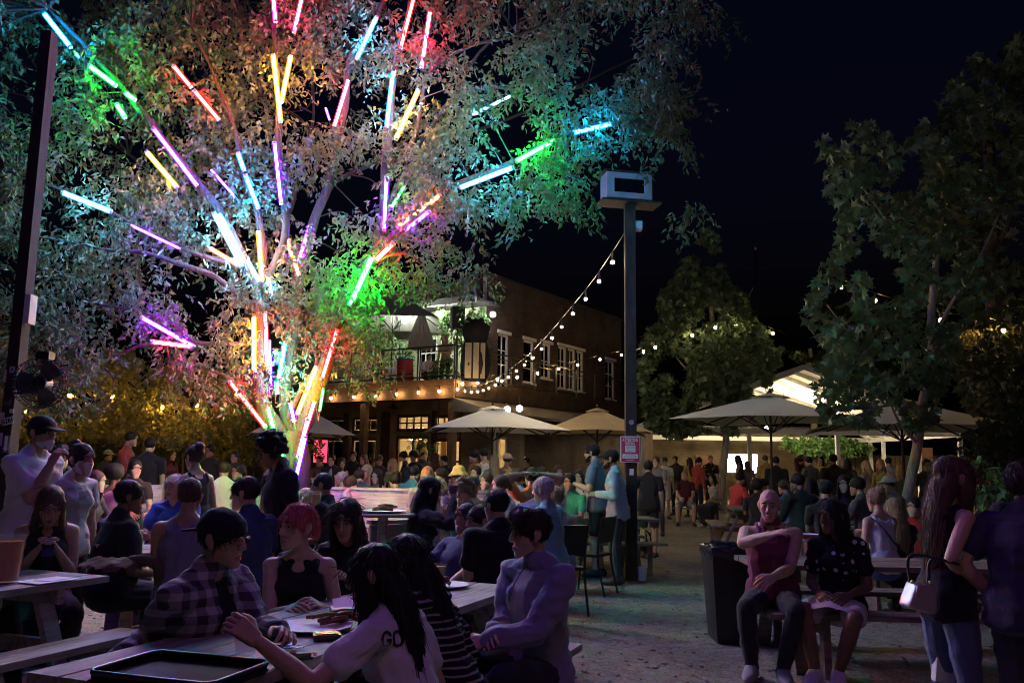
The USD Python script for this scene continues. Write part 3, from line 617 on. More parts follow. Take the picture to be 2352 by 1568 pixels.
obj('handle', MB().beam(c + [-.03, -.01, .24], c + [.06, -.01, .29], .02, .03).beam(c + [-.03, -.01, .22], c + [.07, -.01, .235], .02, .015), M_sticker, l2); obj('hose', MB().tube(smooth_path([c + [-.02, -.02, .22], c + [-.08, -.04, .16], c + [-.07, -.03, -.1]]), .01, 6), M_black, l2)
obj('hook', MB().box(c + [.06, .02, .1], (.06, .02, .05)), M_black, l2)
def cup(label, p, r=.042, h=.11, mat=None, fill=None, name='plastic_cup', cat='cup', group=None):
    p = np.asarray(p, float); l = thing(name, label, cat, p, group=group)
    obj('cup_wall', MB().lathe([(0, .002), (r * .74, .002), (r * .76, .004), (r, h), (r * 1.06, h + .002), (r * 1.06, h - .006), (r * .96, h - .004), (r * .72, .008), (0, .008)], p, 20), mat or M_cupwhite, l, smooth=35)
    if fill is not None: obj('drink', MB().lathe([(0, .012), (r * .7, .012), (r * .9, h * .8), (0, h * .8)], p, 16), pbr('drink_%d_%d' % (int(fill[0] * 100), int(fill[1] * 100)), fill, .2), l, smooth=35)
    return l
M_cupwhite = pbr('cup_white_plastic', (.78, .76, .78), .4, var=.03)
M_cupclear = usdkit.material(stage, '/World/Looks/cup_clear_plastic', {'t': ('transparent_bsdf', {'color': (.93, .93, .93)}), 'd': ('principled_bsdf', {'base_color': (.7, .7, .7), 'roughness': .2}), 'm': ('mix_closure', {'fac': .10})}, [('t.BSDF', 'm.closure1'), ('d.BSDF', 'm.closure2')], surface='m.closure')
q = G(1464, 1330); cup('white plastic cup left on the ground at the foot of the black post', (PXR + .14, PDR - .03, 0), .065, .17)

# left post with fan and stickers
LD = 6.6; lp = P(66, 560, LD); zt = P(112, 78, LD)[2]
l = thing('dark_post', 'dark timber post at the left edge carrying a fan and stickers', 'post', (lp[0], LD, 0))
obj('timber', MB().box((lp[0], LD, zt / 2), (.088, .115, zt), None, .006), M_post, l)
def lpx(py):  # x of the post axis, and its z, at a picture height
    z = P(60, py, LD)[2]; return np.array([lp[0], LD, z])
c = lpx(712); obj('metal_box', MB().box(c + [.075, -.02, 0], (.045, .1, .23), None, .006), pbr('grey_box_metal', (.5, .46, .52), .5), l)
def sticker(name, label, py, dx, w, h, mat, rot=0.0, text=None, cat='sticker'):
    c = lpx(py) + [dx, -.068, 0]; s = thing(name, label, cat, c); obj('print', MB().box(c, (w, .003, h), Ry(rot)), mat, s)
    if text:
        m = meshkit.text_mesh(text, h * .62, .002, True); v = np.array(m.vertices); v -= (v.max(0) + v.min(0)) / 2; v = np.stack([v[:, 0], -v[:, 2] - .003, v[:, 1]], 1) @ Ry(rot).T + c
        obj('lettering', (v, np.array(m.faces)), M_black, s)
    return s, c
M_stk2 = pbr('sticker_violet', (.45, .25, .5), .5, var=.3, scale=30); M_stk3 = pbr('sticker_pink', (.55, .3, .36), .5, var=.3, scale=30)
sticker('sticker', 'white SIM sticker on the left post', 968, .012, .085, .055, M_sticker, -.25, 'SIM')
s, c = sticker('arrow_sticker', 'tall dark sticker with white downward arrow on the left post', 1020, .02, .05, .135, pbr('sticker_navy', (.05, .05, .13), .5))
v = np.array([[-.012, .06], [.012, .06], [.012, -.03], [.022, -.03], [0, -.06], [-.022, -.03], [-.012, -.03]]); obj('arrow', (np.stack([v[:, 0], 0 * v[:, 0] - .003, v[:, 1]], 1) + c, [[0, 2, 1], [0, 6, 2], [3, 5, 4]]), M_sticker, s)
sticker('sticker', 'small pale square sticker above the SIM sticker', 945, .035, .03, .03, M_sticker)
sticker('sticker', 'pinkish bottle shaped sticker left of the SIM sticker', 962, -.032, .035, .09, M_stk3); sticker('sticker', 'violet sticker low on the left post', 1010, -.032, .04, .1, M_stk2)
sticker('sticker', 'narrow pink sticker on the left post beside the fan', 866, -.04, .018, .095, M_stk3)
s, c = sticker('sticker', 'outlined bell sticker on the left post above the fan', 851, .01, .04, .05, pbr('sticker_blue_line', (.12, .13, .2), .5)); obj('outline', MB().tube([c + np.array([.016 * math.cos(a), -.003, .004 + .018 * math.sin(a)]) for a in np.linspace(-.5, 3.64, 12)], .0022, 5).box(c + [0, -.003, -.017], (.038, .003, .006)), M_sticker, s)
fc = P(92, 880, LD - .25); fr = .185
l = thing('pedestal_fan', 'round black caged fan mounted on the left post', 'fan', fc)
R = rot_to((.15, -1, -.1))
cg = MB()
for rr, dz in ((1, 0), (.98, .05), (.7, .085), (.4, .1), (.98, -.05), (.6, -.09)): cg.tube([fc + R @ np.array([fr * rr * math.cos(a), fr * rr * math.sin(a), dz]) for a in np.linspace(0, 6.2832, 33)], .004, 5, False)
for a in np.linspace(0, 6.2832, 37)[:-1]:
    cg.tube([fc + R @ np.array([fr * x * math.cos(a), fr * x * math.sin(a), z]) for x, z in ((.15, .1), (.6, .09), (.95, .06), (1, 0), (.95, -.06), (.5, -.09))], .0022, 4, False)
obj('cage', cg, M_black, l)
for k in range(3):
    a = k * 2.094 + .4; V = []
    for t, w in ((.15, .04), (.5, .1), (.85, .12), (.95, .06)):
        for s_ in (-1, 1): q = np.array([fr * t * math.cos(a) - s_ * w * .6 * math.sin(a), fr * t * math.sin(a) + s_ * w * .6 * math.cos(a), s_ * .02]); V.append(fc + R @ q)
    obj('blade', (V, [[2 * i, 2 * i + 1, 2 * i + 3] for i in range(3)] + [[2 * i, 2 * i + 3, 2 * i + 2] for i in range(3)]), pbr('fan_blade', (.05, .05, .055), .4), l)
obj('motor', MB().lathe([(0, .03), (.05, .02), (.055, -.08), (.04, -.16), (0, -.17)], fc, 14, R), M_black, l, smooth=40)
obj('bracket', MB().beam(fc + [-.02, .12, -.02], lpx(900) + [.02, 0, 0], .04, .05).beam(lpx(905), lpx(930) + [0, -.08, 0], .05, .05), M_post, l)
obj('top_box', MB().box(fc + [-.01, .05, fr + .03], (.1, .08, .06), None, .01), M_black, l)

# ------------------------------------------------------------------ umbrellas
def umb(label, apx, apy, d, half, ey, color, rot, **k):
    return umbrella(label, P(apx, apy, d), half, P(apx, ey, d)[2], color, rot, **k)
umb('large off white umbrella in front of the bar building', 1132, 934, 18.5, 1.42, 990, (.86, .86, .79), -.62, matname='canvas_white')
umb('tan umbrella half hidden behind the black post', 1372, 938, 21.0, 1.25, 994, (.56, .43, .25), -.9, matname='canvas_tan')
umb('sage grey umbrella right of the path in front of the sycamore', 1768, 905, 16.2, 1.48, 968, (.58, .64, .52), -1.35, matname='canvas_sage')
umb('wide beige umbrella behind the slim tree trunk on the right', 2068, 917, 15.5, 1.45, 985, (.60, .59, .48), -.95, matname='canvas_beige')
umb('pale umbrella just right of the glowing trunk', 690, 930, 19.5, 1.12, 1000, (.50, .47, .43), -.45, matname='canvas_pale')
umb('brownish umbrella left of the glowing trunk', 590, 945, 22.0, .9, 972, (.38, .30, .22), -.7, matname='canvas_brown')

# ------------------------------------------------------------------ picnic tables
T = np.array([.375, .927, 0]); N_ = np.array([.927, -.375, 0])
M_tw = wood('weathered_grey_boards', (.34, .30, .27), dark=.5, axis_scale=(26, 2.2, 26)); 
M_tw2 = wood('brown_grey_boards', (.24, .19, .15), dark=.5, axis_scale=(26, 2.2, 26))
def picnic(label, end, t, L, mat, w=.74, boff=.62, np_=5, bench=(1, 1), z=.75, zb=.45, bw=.26):
    """end = centre of the far end; t points from the near end to the far end"""
    end = np.array([end[0], end[1], 0.0]); t = np.array([t[0], t[1], 0]) / np.hypot(t[0], t[1]); n = np.array([t[1], -t[0], 0]); ang = math.atan2(t[1], t[0]) - math.pi / 2
    c = end - t * L / 2; l = thing('picnic_table', label, 'table', c, math.degrees(ang)); R = Rz(ang); pw = w / np_
    for i in range(np_): q = c + n * (-w / 2 + pw * (i + .5)); obj('plank', MB().box((q[0], q[1], z - .019 + rng.uniform(-.0015, .0015)), (pw - .008, L + rng.uniform(-.02, .02), .038), R, .004), mat, l)
    for sd, on in ((-1, bench[0]), (1, bench[1])):
        if on:
            for i in range(2): q = c + n * (sd * boff + (i - .5) * bw / 2); obj('bench_plank', MB().box((q[0], q[1], zb - .019 + rng.uniform(-.0015, .0015)), (bw / 2 - .006, L, .038), R, .004), mat, l)
    for e in (-L / 2 + .32, L / 2 - .32):
        q = c + t * e; fm = MB()
        fm.beam(q - n * (w / 2 - .03) + [0, 0, z - .085], q + n * (w / 2 - .03) + [0, 0, z - .085], .045, .09)
        lo, hi = -boff - .1 if bench[0] else -.3, boff + .1 if bench[1] else .3
        fm.beam(q + n * lo + t * .05 + [0, 0, zb - .09], q + n * hi + t * .05 + [0, 0, zb - .09], .045, .09)
        obj('cross_beam', fm, mat, l)
        for s in (-1, 1): obj('leg', MB().beam(q + n * s * .22 - t * .045 + [0, 0, z - .04], q + n * s * (boff - .08) - t * .045, .045, .1, up=t), mat, l)
        for s, on in ((-1, bench[0]), (1, bench[1])):
            if on: obj('bench_leg', MB().box(q + n * s * boff + [0, 0, (zb - .04) / 2] + t * .1, (.09, .05, zb - .04), R), mat, l)
    return l, c
EB = np.array([.32, 5.2, 0]); T0 = EB - .62 * N_
picnic('grey picnic table in the foreground with pizza plates and keys on it', T0, T, 2.75, M_tw)
TL0 = np.array([-2.83, 5.6, 0])
picnic('grey picnic table at the left edge with orange pitcher on it', TL0, T, 2.6, M_tw)
picnic('short plank table behind the left table end', (-2.15, 7.4), (.95, .3), 1.3, M_tw2, bench=(0, 0))
picnic('dark picnic table on the right behind the seated couple', (4.2, 6.95), (1, -.03), 2.3, M_tw2, boff=.62)
picnic('picnic table further back where the person in red sits', (4.7, 17.4), (.15, 1), 1.8, M_tw2)
picnic('picnic table in the middle crowd behind the man with the green shirt', (2.1, 12.6), (1, .1), 1.9, M_tw2)

# low plank enclosure around the tree: bench backs of horizontal boards
def plank_bench(label, a, b, h, seat=.42, nb=3, mat=None, side=1):
    a, b = np.array([a[0], a[1], 0.0]), np.array([b[0], b[1], 0.0]); d = unit(b - a); n = np.array([d[1], -d[0], 0]) * side; mat = mat or M_tw3
    l = thing('plank_bench', label, 'bench', (a + b) / 2, math.degrees(math.atan2(d[1], d[0]))); L = np.linalg.norm(b - a); R = Rz(math.atan2(d[1], d[0])); c = (a + b) / 2
    bh = (h - .1) / nb
    for i in range(nb): obj('back_plank', MB().box(c + [0, 0, .08 + bh * (i + .5)], (L, .035, bh - .012), R, .004), mat, l)
    obj('top_rail', MB().box(c + [0, 0, h], (L + .02, .1, .035), R, .005), mat, l)
    for i in range(2): obj('seat_plank', MB().box(c + n * (.12 + .17 * i) + [0, 0, seat], (L, .16, .035), R, .004), mat, l)
    for e in np.linspace(-L / 2 + .1, L / 2 - .1, 3): obj('post', MB().box(c + d * e - n * .05 + [0, 0, h / 2 - .01], (.08, .06, h - .02), R), mat, l); obj('seat_leg', MB().box(c + d * e + n * .2 + [0, 0, seat / 2 - .02], (.06, .3, seat - .04), R), mat, l)
    return l
M_tw3 = wood('pale_painted_boards', (.46, .44, .43), dark=.6, axis_scale=(2.2, 26, 26))
p1, p2 = P(735, 1131, 12.0), P(1300, 1139, 11.2); plank_bench('long pale plank bench back in the middle behind the drinkers', p1, p2, 1.12, side=-1, nb=4)
p1, p2 = P(130, 1137, 11.6), P(372, 1130, 12.2); plank_bench('pale plank bench back at the left behind the seated man in black', p1, p2, 1.1, side=-1)
p1, p2 = P(488, 1118, 12.2), P(600, 1118, 12.2); plank_bench('short plank bench back left of the curly haired young man', p1, p2, 1.15, side=-1)
p1, p2 = P(850, 1200, 7.7), P(1010, 1178, 8.1); plank_bench('low curved end of the plank bench under the plate', p1, p2, .95, side=1)
c = P(880, 1176, 7.5); l = thing('round_table', 'small round table holding a pizza plate in front of the plank bench', 'table', (c[0], c[1], 0))
obj('top', MB().lathe([(0, c[2] - .03), (.29, c[2] - .03), (.3, c[2] - .015), (.29, c[2] - .004), (0, c[2] - .004)], (c[0], c[1], 0), 28), M_tw2, l, smooth=30); obj('stem', MB().tube([(c[0], c[1], 0), (c[0], c[1], c[2] - .03)], .045, 10), M_tw3, l); obj('foot', MB().lathe([(0, .04), (.2, .03), (.24, 0)], (c[0], c[1], 0), 16), M_black, l)

# ------------------------------------------------------------------ string lights
M_bulb = emit('warm_bulb_glow', (1.0, .60, .24), 85.0)
M_bulbw = emit('pale_bulb_glow', (1.0, .76, .46), 300.0)
M_bulby = emit('amber_bulb_glow', (1.0, .52, .10), 330.0)
def string_light(label, pts, r=.042, mat=None, ends=(), drop=.16, name='string_light'):
    """pts: bulbs as (px, py, distance); the cable hangs just above them"""
    mat = mat or M_bulb; B = [P(*q) for q in pts]; l = thing(name, label, 'string lights', B[len(B) // 2])
    cab = [P(*ends[0])] if ends and ends[0] else []
    cab += [q + [0, 0, drop] for q in B]
    if len(ends) > 1 and ends[1]: cab.append(P(*ends[1]))
    obj('cable', MB().tube(smooth_path(cab, 4), .007, 5), M_black, l)
    for q in B:
        s = obj('socket', MB().lathe([(.012, drop), (.02, drop - .02), (.024, r * .7), (.018, r * .6)], q, 8), M_black, l)
        obj('bulb', MB().lathe([(0, -r * 1.15), (r * .6, -r * .95), (r, -r * .2), (r * .85, r * .45), (r * .45, r * 1.1), (0, r * 1.2)], q, 10), mat, l, smooth=True)
    return l
def on_plane(px, py, A, u): return (A + u * wall_hit(px, py, A, u)[0])[1]
S1 = [(1407, 602), (1376, 646), (1345, 686), (1316, 720), (1290, 750), (1268, 776), (1244, 801), (1224, 821), (1205, 838), (1186, 852), (1168, 866), (1153, 875), (1138, 884), (1123, 891), (1110, 896), (1097, 899), (1083, 900), (1068, 898)]
n = len(S1); string_light('string of pale bulbs sweeping from the black post down to the balcony corner', [(x, y, 12.2 + (24.6 - 12.2) * (i / (n - 1)) ** .8) for i, (x, y) in enumerate(S1)], .027, M_bulbw, ((1443, 522, PDR), (1052, 890, 25.2)))
S2 = [(760, 914), (813, 911), (862, 909), (911, 905), (961, 901), (1009, 898), (1051, 893)]
string_light('string of warm bulbs along the front edge of the balcony', [(x, y, on_plane(x, y, Cc - BU * .22, BV)) for x, y in S2], .042, M_bulb, ((735, 915, on_plane(735, 915, Cc - BU * .22, BV)), None))
S3 = [(1062, 881), (1097, 878), (1142, 872), (1188, 866), (1235, 857), (1283, 847), (1327, 838), (1378, 825), (1427, 815)]
string_light('string of warm bulbs along the side balcony railing', [(x, y, on_plane(x, y, Cc - BV * .2, BU)) for x, y in S3], .045, M_bulb, (None, (1470, 806, 36)))
string_light('string of amber bulbs through the young sycamore', [(1478, 808, 26), (1505, 797, 26), (1590, 770, 26.5), (1643, 752, 27), (1690, 745, 27), (1775, 765, 27.5)], .045, emit('sycamore_bulb_glow', (1.0, .70, .34), 60.0), ((1440, 812, 25.5), (1830, 780, 28)))
string_light('string of bulbs high among the right hand trees', [(1932, 659, 17), (2010, 690, 16.5), (2160, 735, 16), (2254, 745, 15.5), (2304, 759, 15), (2380, 775, 14.5)], .038, M_bulb, ((1885, 640, 17.5), (2480, 770, 14)))
string_light('string of amber bulbs in the yellow lit vines on the left', [(5, 885, 17), (160, 908, 17.5), (258, 912, 18), (372, 935, 17.4), (452, 930, 18), (545, 905, 19)], .036, M_bulby, ((-80, 870, 16.5), (600, 885, 19.5)))
string_light('second string of amber bulbs deeper in the left vines', [(60, 945, 20), (215, 965, 20.5), (330, 958, 21), (430, 970, 21)], .036, M_bulby, ((-30, 940, 20), (520, 950, 21)))
# ------------------------------------------------------------------ the glowing tree
def bark(name, c, bump=.8):
    if name in _mats: return _mats[name]
    c = np.asarray(c); nodes = {'tc': ('texture_coordinate', {}), 'mp': ('mapping', {'scale': (14, 14, 3)}), 'n': ('noise_texture', {'scale': 1.5, 'detail': 6.0, 'roughness': .7}), 'r': ('rgb_ramp', {'ramp': [(.3, tuple(c * .5)), (.55, tuple(c)), (.75, tuple(c * 1.3))]}),
        'b': ('bump', {'strength': bump, 'distance': .02}), 'p': ('principled_bsdf', {'roughness': .85, 'specular_ior_level': .25})}
    _mats[name] = usdkit.material(stage, '/World/Looks/' + name, nodes, [('tc.object', 'mp.vector'), ('mp.vector', 'n.vector'), ('n.fac', 'r.fac'), ('r.color', 'p.base_color'), ('n.fac', 'b.height'), ('b.normal', 'p.normal')], surface='p.BSDF')
    return _mats[name]
M_bark = bark('tan_bark', (.036, .027, .020), 1.2)
def limb_mesh(pts, r0, r1, k=6, sides=10, rough=.0, seed=0):
    p = smooth_path(pts, k); r = np.linspace(1, 0, len(p)) ** .8 * (r0 - r1) + r1
    mb = MB().tube(p, r, sides); v, f = mb.arrays()
    if rough: v = v + (meshkit.fbm(v * [9, 9, 2.5], 3, seed)[:, None] - .5) * rough * (v - np.repeat(np.vstack([p]), sides, 0)[:len(v)] if False else 1) * np.array([1, 1, 0.2])
    return v, f
tree = thing('glowing_tree', 'big spreading tree wound with bright coloured light tubes', 'tree', P(668, 1120, 11.0) * [1, 1, 0])
LIMBS = []   # world polylines, used to place twigs
def limb(pts, r0, r1, name='limb', rough=.05):
    W = [P(*q) for q in pts]; sp = smooth_path(W, 5); LIMBS.append(sp)
    obj(name, limb_mesh(W, r0 * .72, r1 * .8, 6, 12, rough, len(LIMBS)), M_bark, tree, smooth=True)
_base = P(668, 1120, 11.0); _g = _base.copy(); _g[2] = -.05
W = [_g, _g + [0, 0, .35], _base + [0, 0, .2], P(668, 1040, 11), P(668, 990, 11)]; LIMBS.append(smooth_path(W, 5)); obj('trunk', limb_mesh(W, .27, .19, 6, 16, .07, 91), M_bark, tree, smooth=True)
limb([(660, 1020, 11), (630, 975, 10.95), (604, 930, 10.9), (597, 860, 10.8), (596, 760, 10.7), (595, 660, 10.6)], .15, .10)
limb([(596, 670, 10.6), (560, 590, 10.4), (505, 485, 10.1), (458, 425, 9.9), (350, 288, 9.5), (290, 212, 9.4), (200, 110, 9.3), (110, 20, 9.2)], .085, .02)
limb([(596, 665, 10.6), (602, 570, 10.5), (590, 480, 10.3), (560, 395, 10.1), (540, 300, 10.0), (500, 190, 9.9), (440, 60, 9.8)], .075, .015)
limb([(598, 660, 10.6), (635, 600, 10.5), (655, 530, 10.4), (650, 440, 10.2), (640, 330, 10.1), (640, 220, 10.0), (630, 60, 9.9), (625, -120, 9.8)], .08, .02)
limb([(668, 1000, 11.05), (655, 900, 11.1), (672, 780, 11.1), (688, 640, 11.0), (718, 520, 10.9), (755, 420, 10.8), (790, 250, 10.6), (802, 140, 10.5), (870, 30, 10.4), (900, -100, 10.3)], .13, .02)
limb([(676, 1010, 11), (708, 950, 10.95), (745, 850, 10.8), (782, 730, 10.7), (830, 630, 10.6), (872, 545, 10.5), (885, 430, 10.4), (893, 300, 10.3), (905, 160, 10.2), (935, 40, 10.1), (955, -110, 10.0)], .15, .025)
limb([(846, 608, 10.55), (905, 540, 10.4), (1000, 455, 10.2), (1060, 420, 10.1), (1180, 372, 9.9), (1280, 312, 9.8), (1400, 276, 9.7), (1500, 240, 9.6), (1580, 200, 9.6)], .08, .012)
limb([(880, 500, 10.45), (930, 390, 10.5), (985, 300, 10.6), (1050, 220, 10.7), (1130, 200, 10.8), (1260, 215, 10.9), (1370, 190, 11.0)], .06, .012)
limb([(1050, 222, 10.7), (1075, 160, 10.8), (1120, 100, 10.8), (1220, 40, 10.9), (1330, -30, 11)], .035, .01)
limb([(885, 420, 10.4), (950, 320, 10.3), (985, 170, 10.2), (1070, 110, 10.1), (1190, 80, 10), (1330, 20, 10)], .05, .012)
limb([(597, 720, 10.7), (500, 640, 10.3), (430, 612, 10.0), (330, 580, 9.7), (255, 575, 9.5), (180, 560, 9.3)], .06, .012)
limb([(596, 640, 10.6), (545, 610, 10.5), (430, 575, 10.2), (300, 510, 9.8), (150, 440, 9.4), (40, 400, 9.2)], .05, .012)
limb([(560, 790, 10.7), (450, 785, 10.2), (400, 745, 10.0), (310, 712, 9.8), (235, 700, 9.6), (175, 680, 9.5)], .04, .01)
limb([(235, 702, 9.6), (170, 722, 9.5), (100, 738, 9.4)], .018, .008)
limb([(440, 796, 10.2), (340, 790, 10.0), (260, 818, 9.9), (190, 833, 9.8), (120, 842, 9.8)], .028, .008)
limb([(612, 985, 10.9), (570, 930, 10.7), (530, 870, 10.5), (480, 850, 10.3)], .05, .015)
limb([(658, 960, 10.9), (690, 900, 10.9), (730, 830, 10.9), (700, 760, 11.0)], .06, .02)
limb([(860, 605, 10.5), (905, 585, 10.2), (950, 590, 10.0), (990, 640, 9.9)], .03, .008)
limb([(690, 650, 11), (650, 560, 11.3), (680, 430, 11.6), (720, 260, 11.9), (700, 60, 12.2)], .06, .015)
limb([(600, 690, 10.6), (480, 500, 11.6), (330, 380, 12.2), (150, 260, 12.8), (0, 200, 13.2)], .05, .012)
limb([(740, 450, 10.8), (800, 400, 11.3), (1000, 330, 12), (1200, 260, 12.6), (1420, 150, 13), (1560, 90, 13)], .05, .012)

# a limb that reaches out over the tables above the picture, wound with tubes like the rest
def limb_w(W, r0, r1):
    LIMBS.append(smooth_path(W, 5)); obj('limb', limb_mesh(W, r0, r1, 6, 10, .04, len(LIMBS)), M_bark, tree, smooth=True)
_w = P(660, 900, 10.95)
OVER = [_w, P(625, -120, 9.8), np.array([-2.0, 7.6, 6.5]), np.array([-1.2, 5.4, 6.1]), np.array([-.1, 3.4, 5.5]), np.array([.9, 1.6, 5.2]), np.array([1.6, .2, 5.0])]
limb_w(OVER[1:], .03, .012)
# ---- light tubes
COL = {'c': (.004, .30, 1.0), 'w': (.06, .40, 1.0), 'g': (.005, 1.0, .05), 'p': (.15, .006, 1.0), 'r': (1.0, .006, .006), 'k': (1.0, .02, .12), 'm': (1.0, .012, .40), 'y': (1.0, .36, .006), 'o': (1.0, .10, .012), 't': (.006, .75, .75)}
TUBE_CORE, TUBE_EDGE = 500.0, 1.0
def glow(c):
    nm = 'tube_glow_' + {'c': 'cyan', 'w': 'ice', 'g': 'green', 'p': 'violet', 'r': 'red', 'k': 'pink', 'm': 'magenta', 'y': 'amber', 'o': 'orange', 't': 'teal'}[c]
    core = emit(nm, COL[c], TUBE_CORE * {'c': 1.25, 'w': 1.1, 'g': .95, 'y': .85, 't': 1.0, 'r': .5, 'k': .42, 'm': .4, 'o': .55, 'p': .55}[c])
    if nm + '_sleeve' not in _mats:
        _mats[nm + '_sleeve'] = usdkit.material(stage, '/World/Looks/' + nm + '_sleeve', {'t': ('transparent_bsdf', {}), 'e': ('emission', {'color': COL[c], 'strength': TUBE_EDGE}), 'lw': ('layer_weight', {'blend': .35}), 'm': ('mix_closure', {'fac': .4})},
            [('t.BSDF', 'm.closure1'), ('e.emission', 'm.closure2')], surface='m.closure')
    return core, _mats[nm + '_sleeve']
TUBES = [(100, 30, 163, 110, 9.2, 9.2, 'c', 'cyan tube at the top left above the dark post'), (170, 118, 182, 134, 9.25, 9.3, 'g', 'tiny green tube end just below the top left cyan tube'),
 (203, 150, 268, 198, 9.3, 9.35, 'g', 'green tube in the leaves right of the dark post top'), (286, 212, 312, 232, 9.4, 9.45, 'g', 'short green tube above the long violet tube'), (267, 238, 288, 272, 9.6, 9.6, 'g', 'small green tube below the green leaves at upper left'),
 (397, 150, 440, 202, 9.7, 9.75, 'r', 'upper of two red tubes at the upper left of the crown'), (445, 207, 503, 276, 9.75, 9.85, 'r', 'lower of two red tubes at the upper left of the crown'),
 (350, 292, 453, 427, 9.4, 9.8, 'p', 'long violet tube on the upper left limb'), (335, 347, 408, 432, 9.5, 9.7, 'y', 'amber tube left of the long violet tube'), (485, 390, 540, 453, 10.0, 10.1, 'p', 'thin violet tube right of the long violet tube'),
 (546, 350, 561, 393, 9.95, 10.0, 'c', 'short cyan tube above the longer cyan one left of centre'), (563, 400, 594, 480, 10.0, 10.2, 'c', 'cyan tube on the limb left of the crown centre'), (140, 441, 258, 487, 9.2, 9.4, 'w', 'white blue tube at the far left of the crown'),
 (300, 517, 415, 572, 9.6, 9.9, 'p', 'thin violet tube below the far left white blue tube'), (482, 570, 545, 607, 10.2, 10.4, 'o', 'orange pink tube left of the trunk fork'), (490, 487, 555, 612, 9.95, 10.3, 'w', 'left of the two long white blue tubes above the fork'),
 (503, 491, 562, 602, 10.1, 10.35, 'w', 'right of the two long white blue tubes above the fork'), (568, 598, 597, 650, 10.3, 10.4, 'w', 'short white blue tube at the trunk fork'), (593, 530, 602, 648, 10.3, 10.4, 'y', 'amber white tube standing on the trunk fork'),
 (655, 540, 687, 632, 10.8, 10.85, 'o', 'orange red tube right of the fork'), (712, 520, 683, 606, 10.75, 10.85, 'p', 'violet tube meeting the orange red one'), (630, 325, 646, 470, 9.95, 10.1, 'p', 'violet tube in the crown above the fork'),
 (627, 125, 645, 282, 9.85, 9.95, 'y', 'left leg of the amber V of tubes high in the crown'), (668, 128, 646, 236, 10.0, 9.95, 'y', 'right leg of the amber V of tubes high in the crown'), (625, -30, 633, 52, 9.8, 9.8, 'm', 'magenta tube at the top edge left of centre'), (699, -30, 675, 76, 10.1, 10.1, 'k', 'pink tube at the top edge left of the blue one'),
 (866, 38, 818, 138, 10.2, 10.3, 'c', 'cyan tube high in the crown right of centre'), (957, -30, 920, 112, 9.9, 10.0, 'r', 'red tube at the top edge of the crown'), (988, 25, 968, 157, 10.0, 10.05, 'k', 'pink tube right of the top red tube'), (800, 185, 768, 290, 10.4, 10.45, 'k', 'pink tube in the middle of the crown'),
 (903, 165, 888, 292, 10.05, 10.1, 'c', 'bright blue tube in the middle of the crown'), (962, 205, 908, 322, 10.1, 10.15, 'y', 'amber tube right of the bright blue tube'), (748, 248, 757, 276, 10.8, 10.8, 'p', 'tiny violet tube left of the middle pink tube'), (888, 405, 882, 531, 10.2, 10.3, 'p', 'violet tube on the right limb'),
 (930, 425, 900, 476, 10.3, 10.3, 'g', 'thin green tube beside the right limb violet tube'), (1013, 447, 912, 522, 10.05, 10.25, 'o', 'orange white tube along the right branch'), (988, 484, 930, 530, 10.0, 10.15, 'p', 'violet tube under the orange one on the right branch'), (1055, 432, 1180, 384, 9.95, 9.75, 'w', 'long white blue tube on the right branch'),
 (1183, 372, 1275, 322, 9.75, 9.65, 'g', 'green tube following the white blue tube on the right branch'), (1315, 306, 1407, 284, 9.6, 9.55, 'c', 'blue tube at the right tip of the branch'), (1085, 264, 1175, 220, 10.6, 10.65, 'w', 'thin white blue tube on bare upper right twigs'), (856, 587, 803, 703, 10.35, 10.5, 'g', 'thick green tube on the right limb below the crown'),
 (905, 557, 861, 600, 10.25, 10.35, 'r', 'pinkish red tube leaving the thick green tube'), (775, 755, 739, 872, 10.55, 10.65, 'r', 'red tube on the right limb above the trunk'), (655, 783, 635, 905, 10.85, 10.9, 't', 'teal tube between the two limbs'), (583, 725, 584, 854, 10.55, 10.65, 'y', 'amber tube on the left side of the left limb'),
 (609, 715, 613, 846, 10.55, 10.65, 'k', 'pink tube on the right side of the left limb'), (618, 780, 622, 905, 10.65, 10.7, 'p', 'violet tube behind the pink one on the left limb'), (322, 727, 447, 797, 9.75, 10.1, 'p', 'violet tube on the low left branch'), (345, 784, 442, 796, 9.9, 10.1, 'k', 'pink tube under the low violet tube on the left'),
 (527, 875, 610, 980, 10.35, 10.75, 'r', 'red tube slanting to the trunk from the left'), (727, 840, 682, 953, 10.75, 10.8, 'y', 'amber white tube inside the right limb'), (722, 922, 694, 1012, 10.7, 10.75, 'k', 'upper pink tube at the base of the right limb'), (707, 960, 684, 1050, 10.65, 10.7, 'k', 'lower pink tube on the trunk'),
 (702, 1000, 678, 1104, 10.55, 10.6, 'p', 'violet tube at the foot of the trunk'), (615, 935, 636, 1012, 10.6, 10.7, 'g', 'green white tube on the left of the trunk'), (743, 890, 734, 946, 10.65, 10.7, 'g', 'thin green tube right of the trunk'), (666, 925, 676, 968, 10.75, 10.75, 'p', 'short violet tube in the trunk fork'),
 (616, 640, 626, 686, 10.6, 10.6, 'w', 'small white blue tube under the fork'), (640, 1012, 652, 1060, 10.6, 10.65, 'g', 'green white tube low on the trunk behind the curly haired man')]
SEGS = []
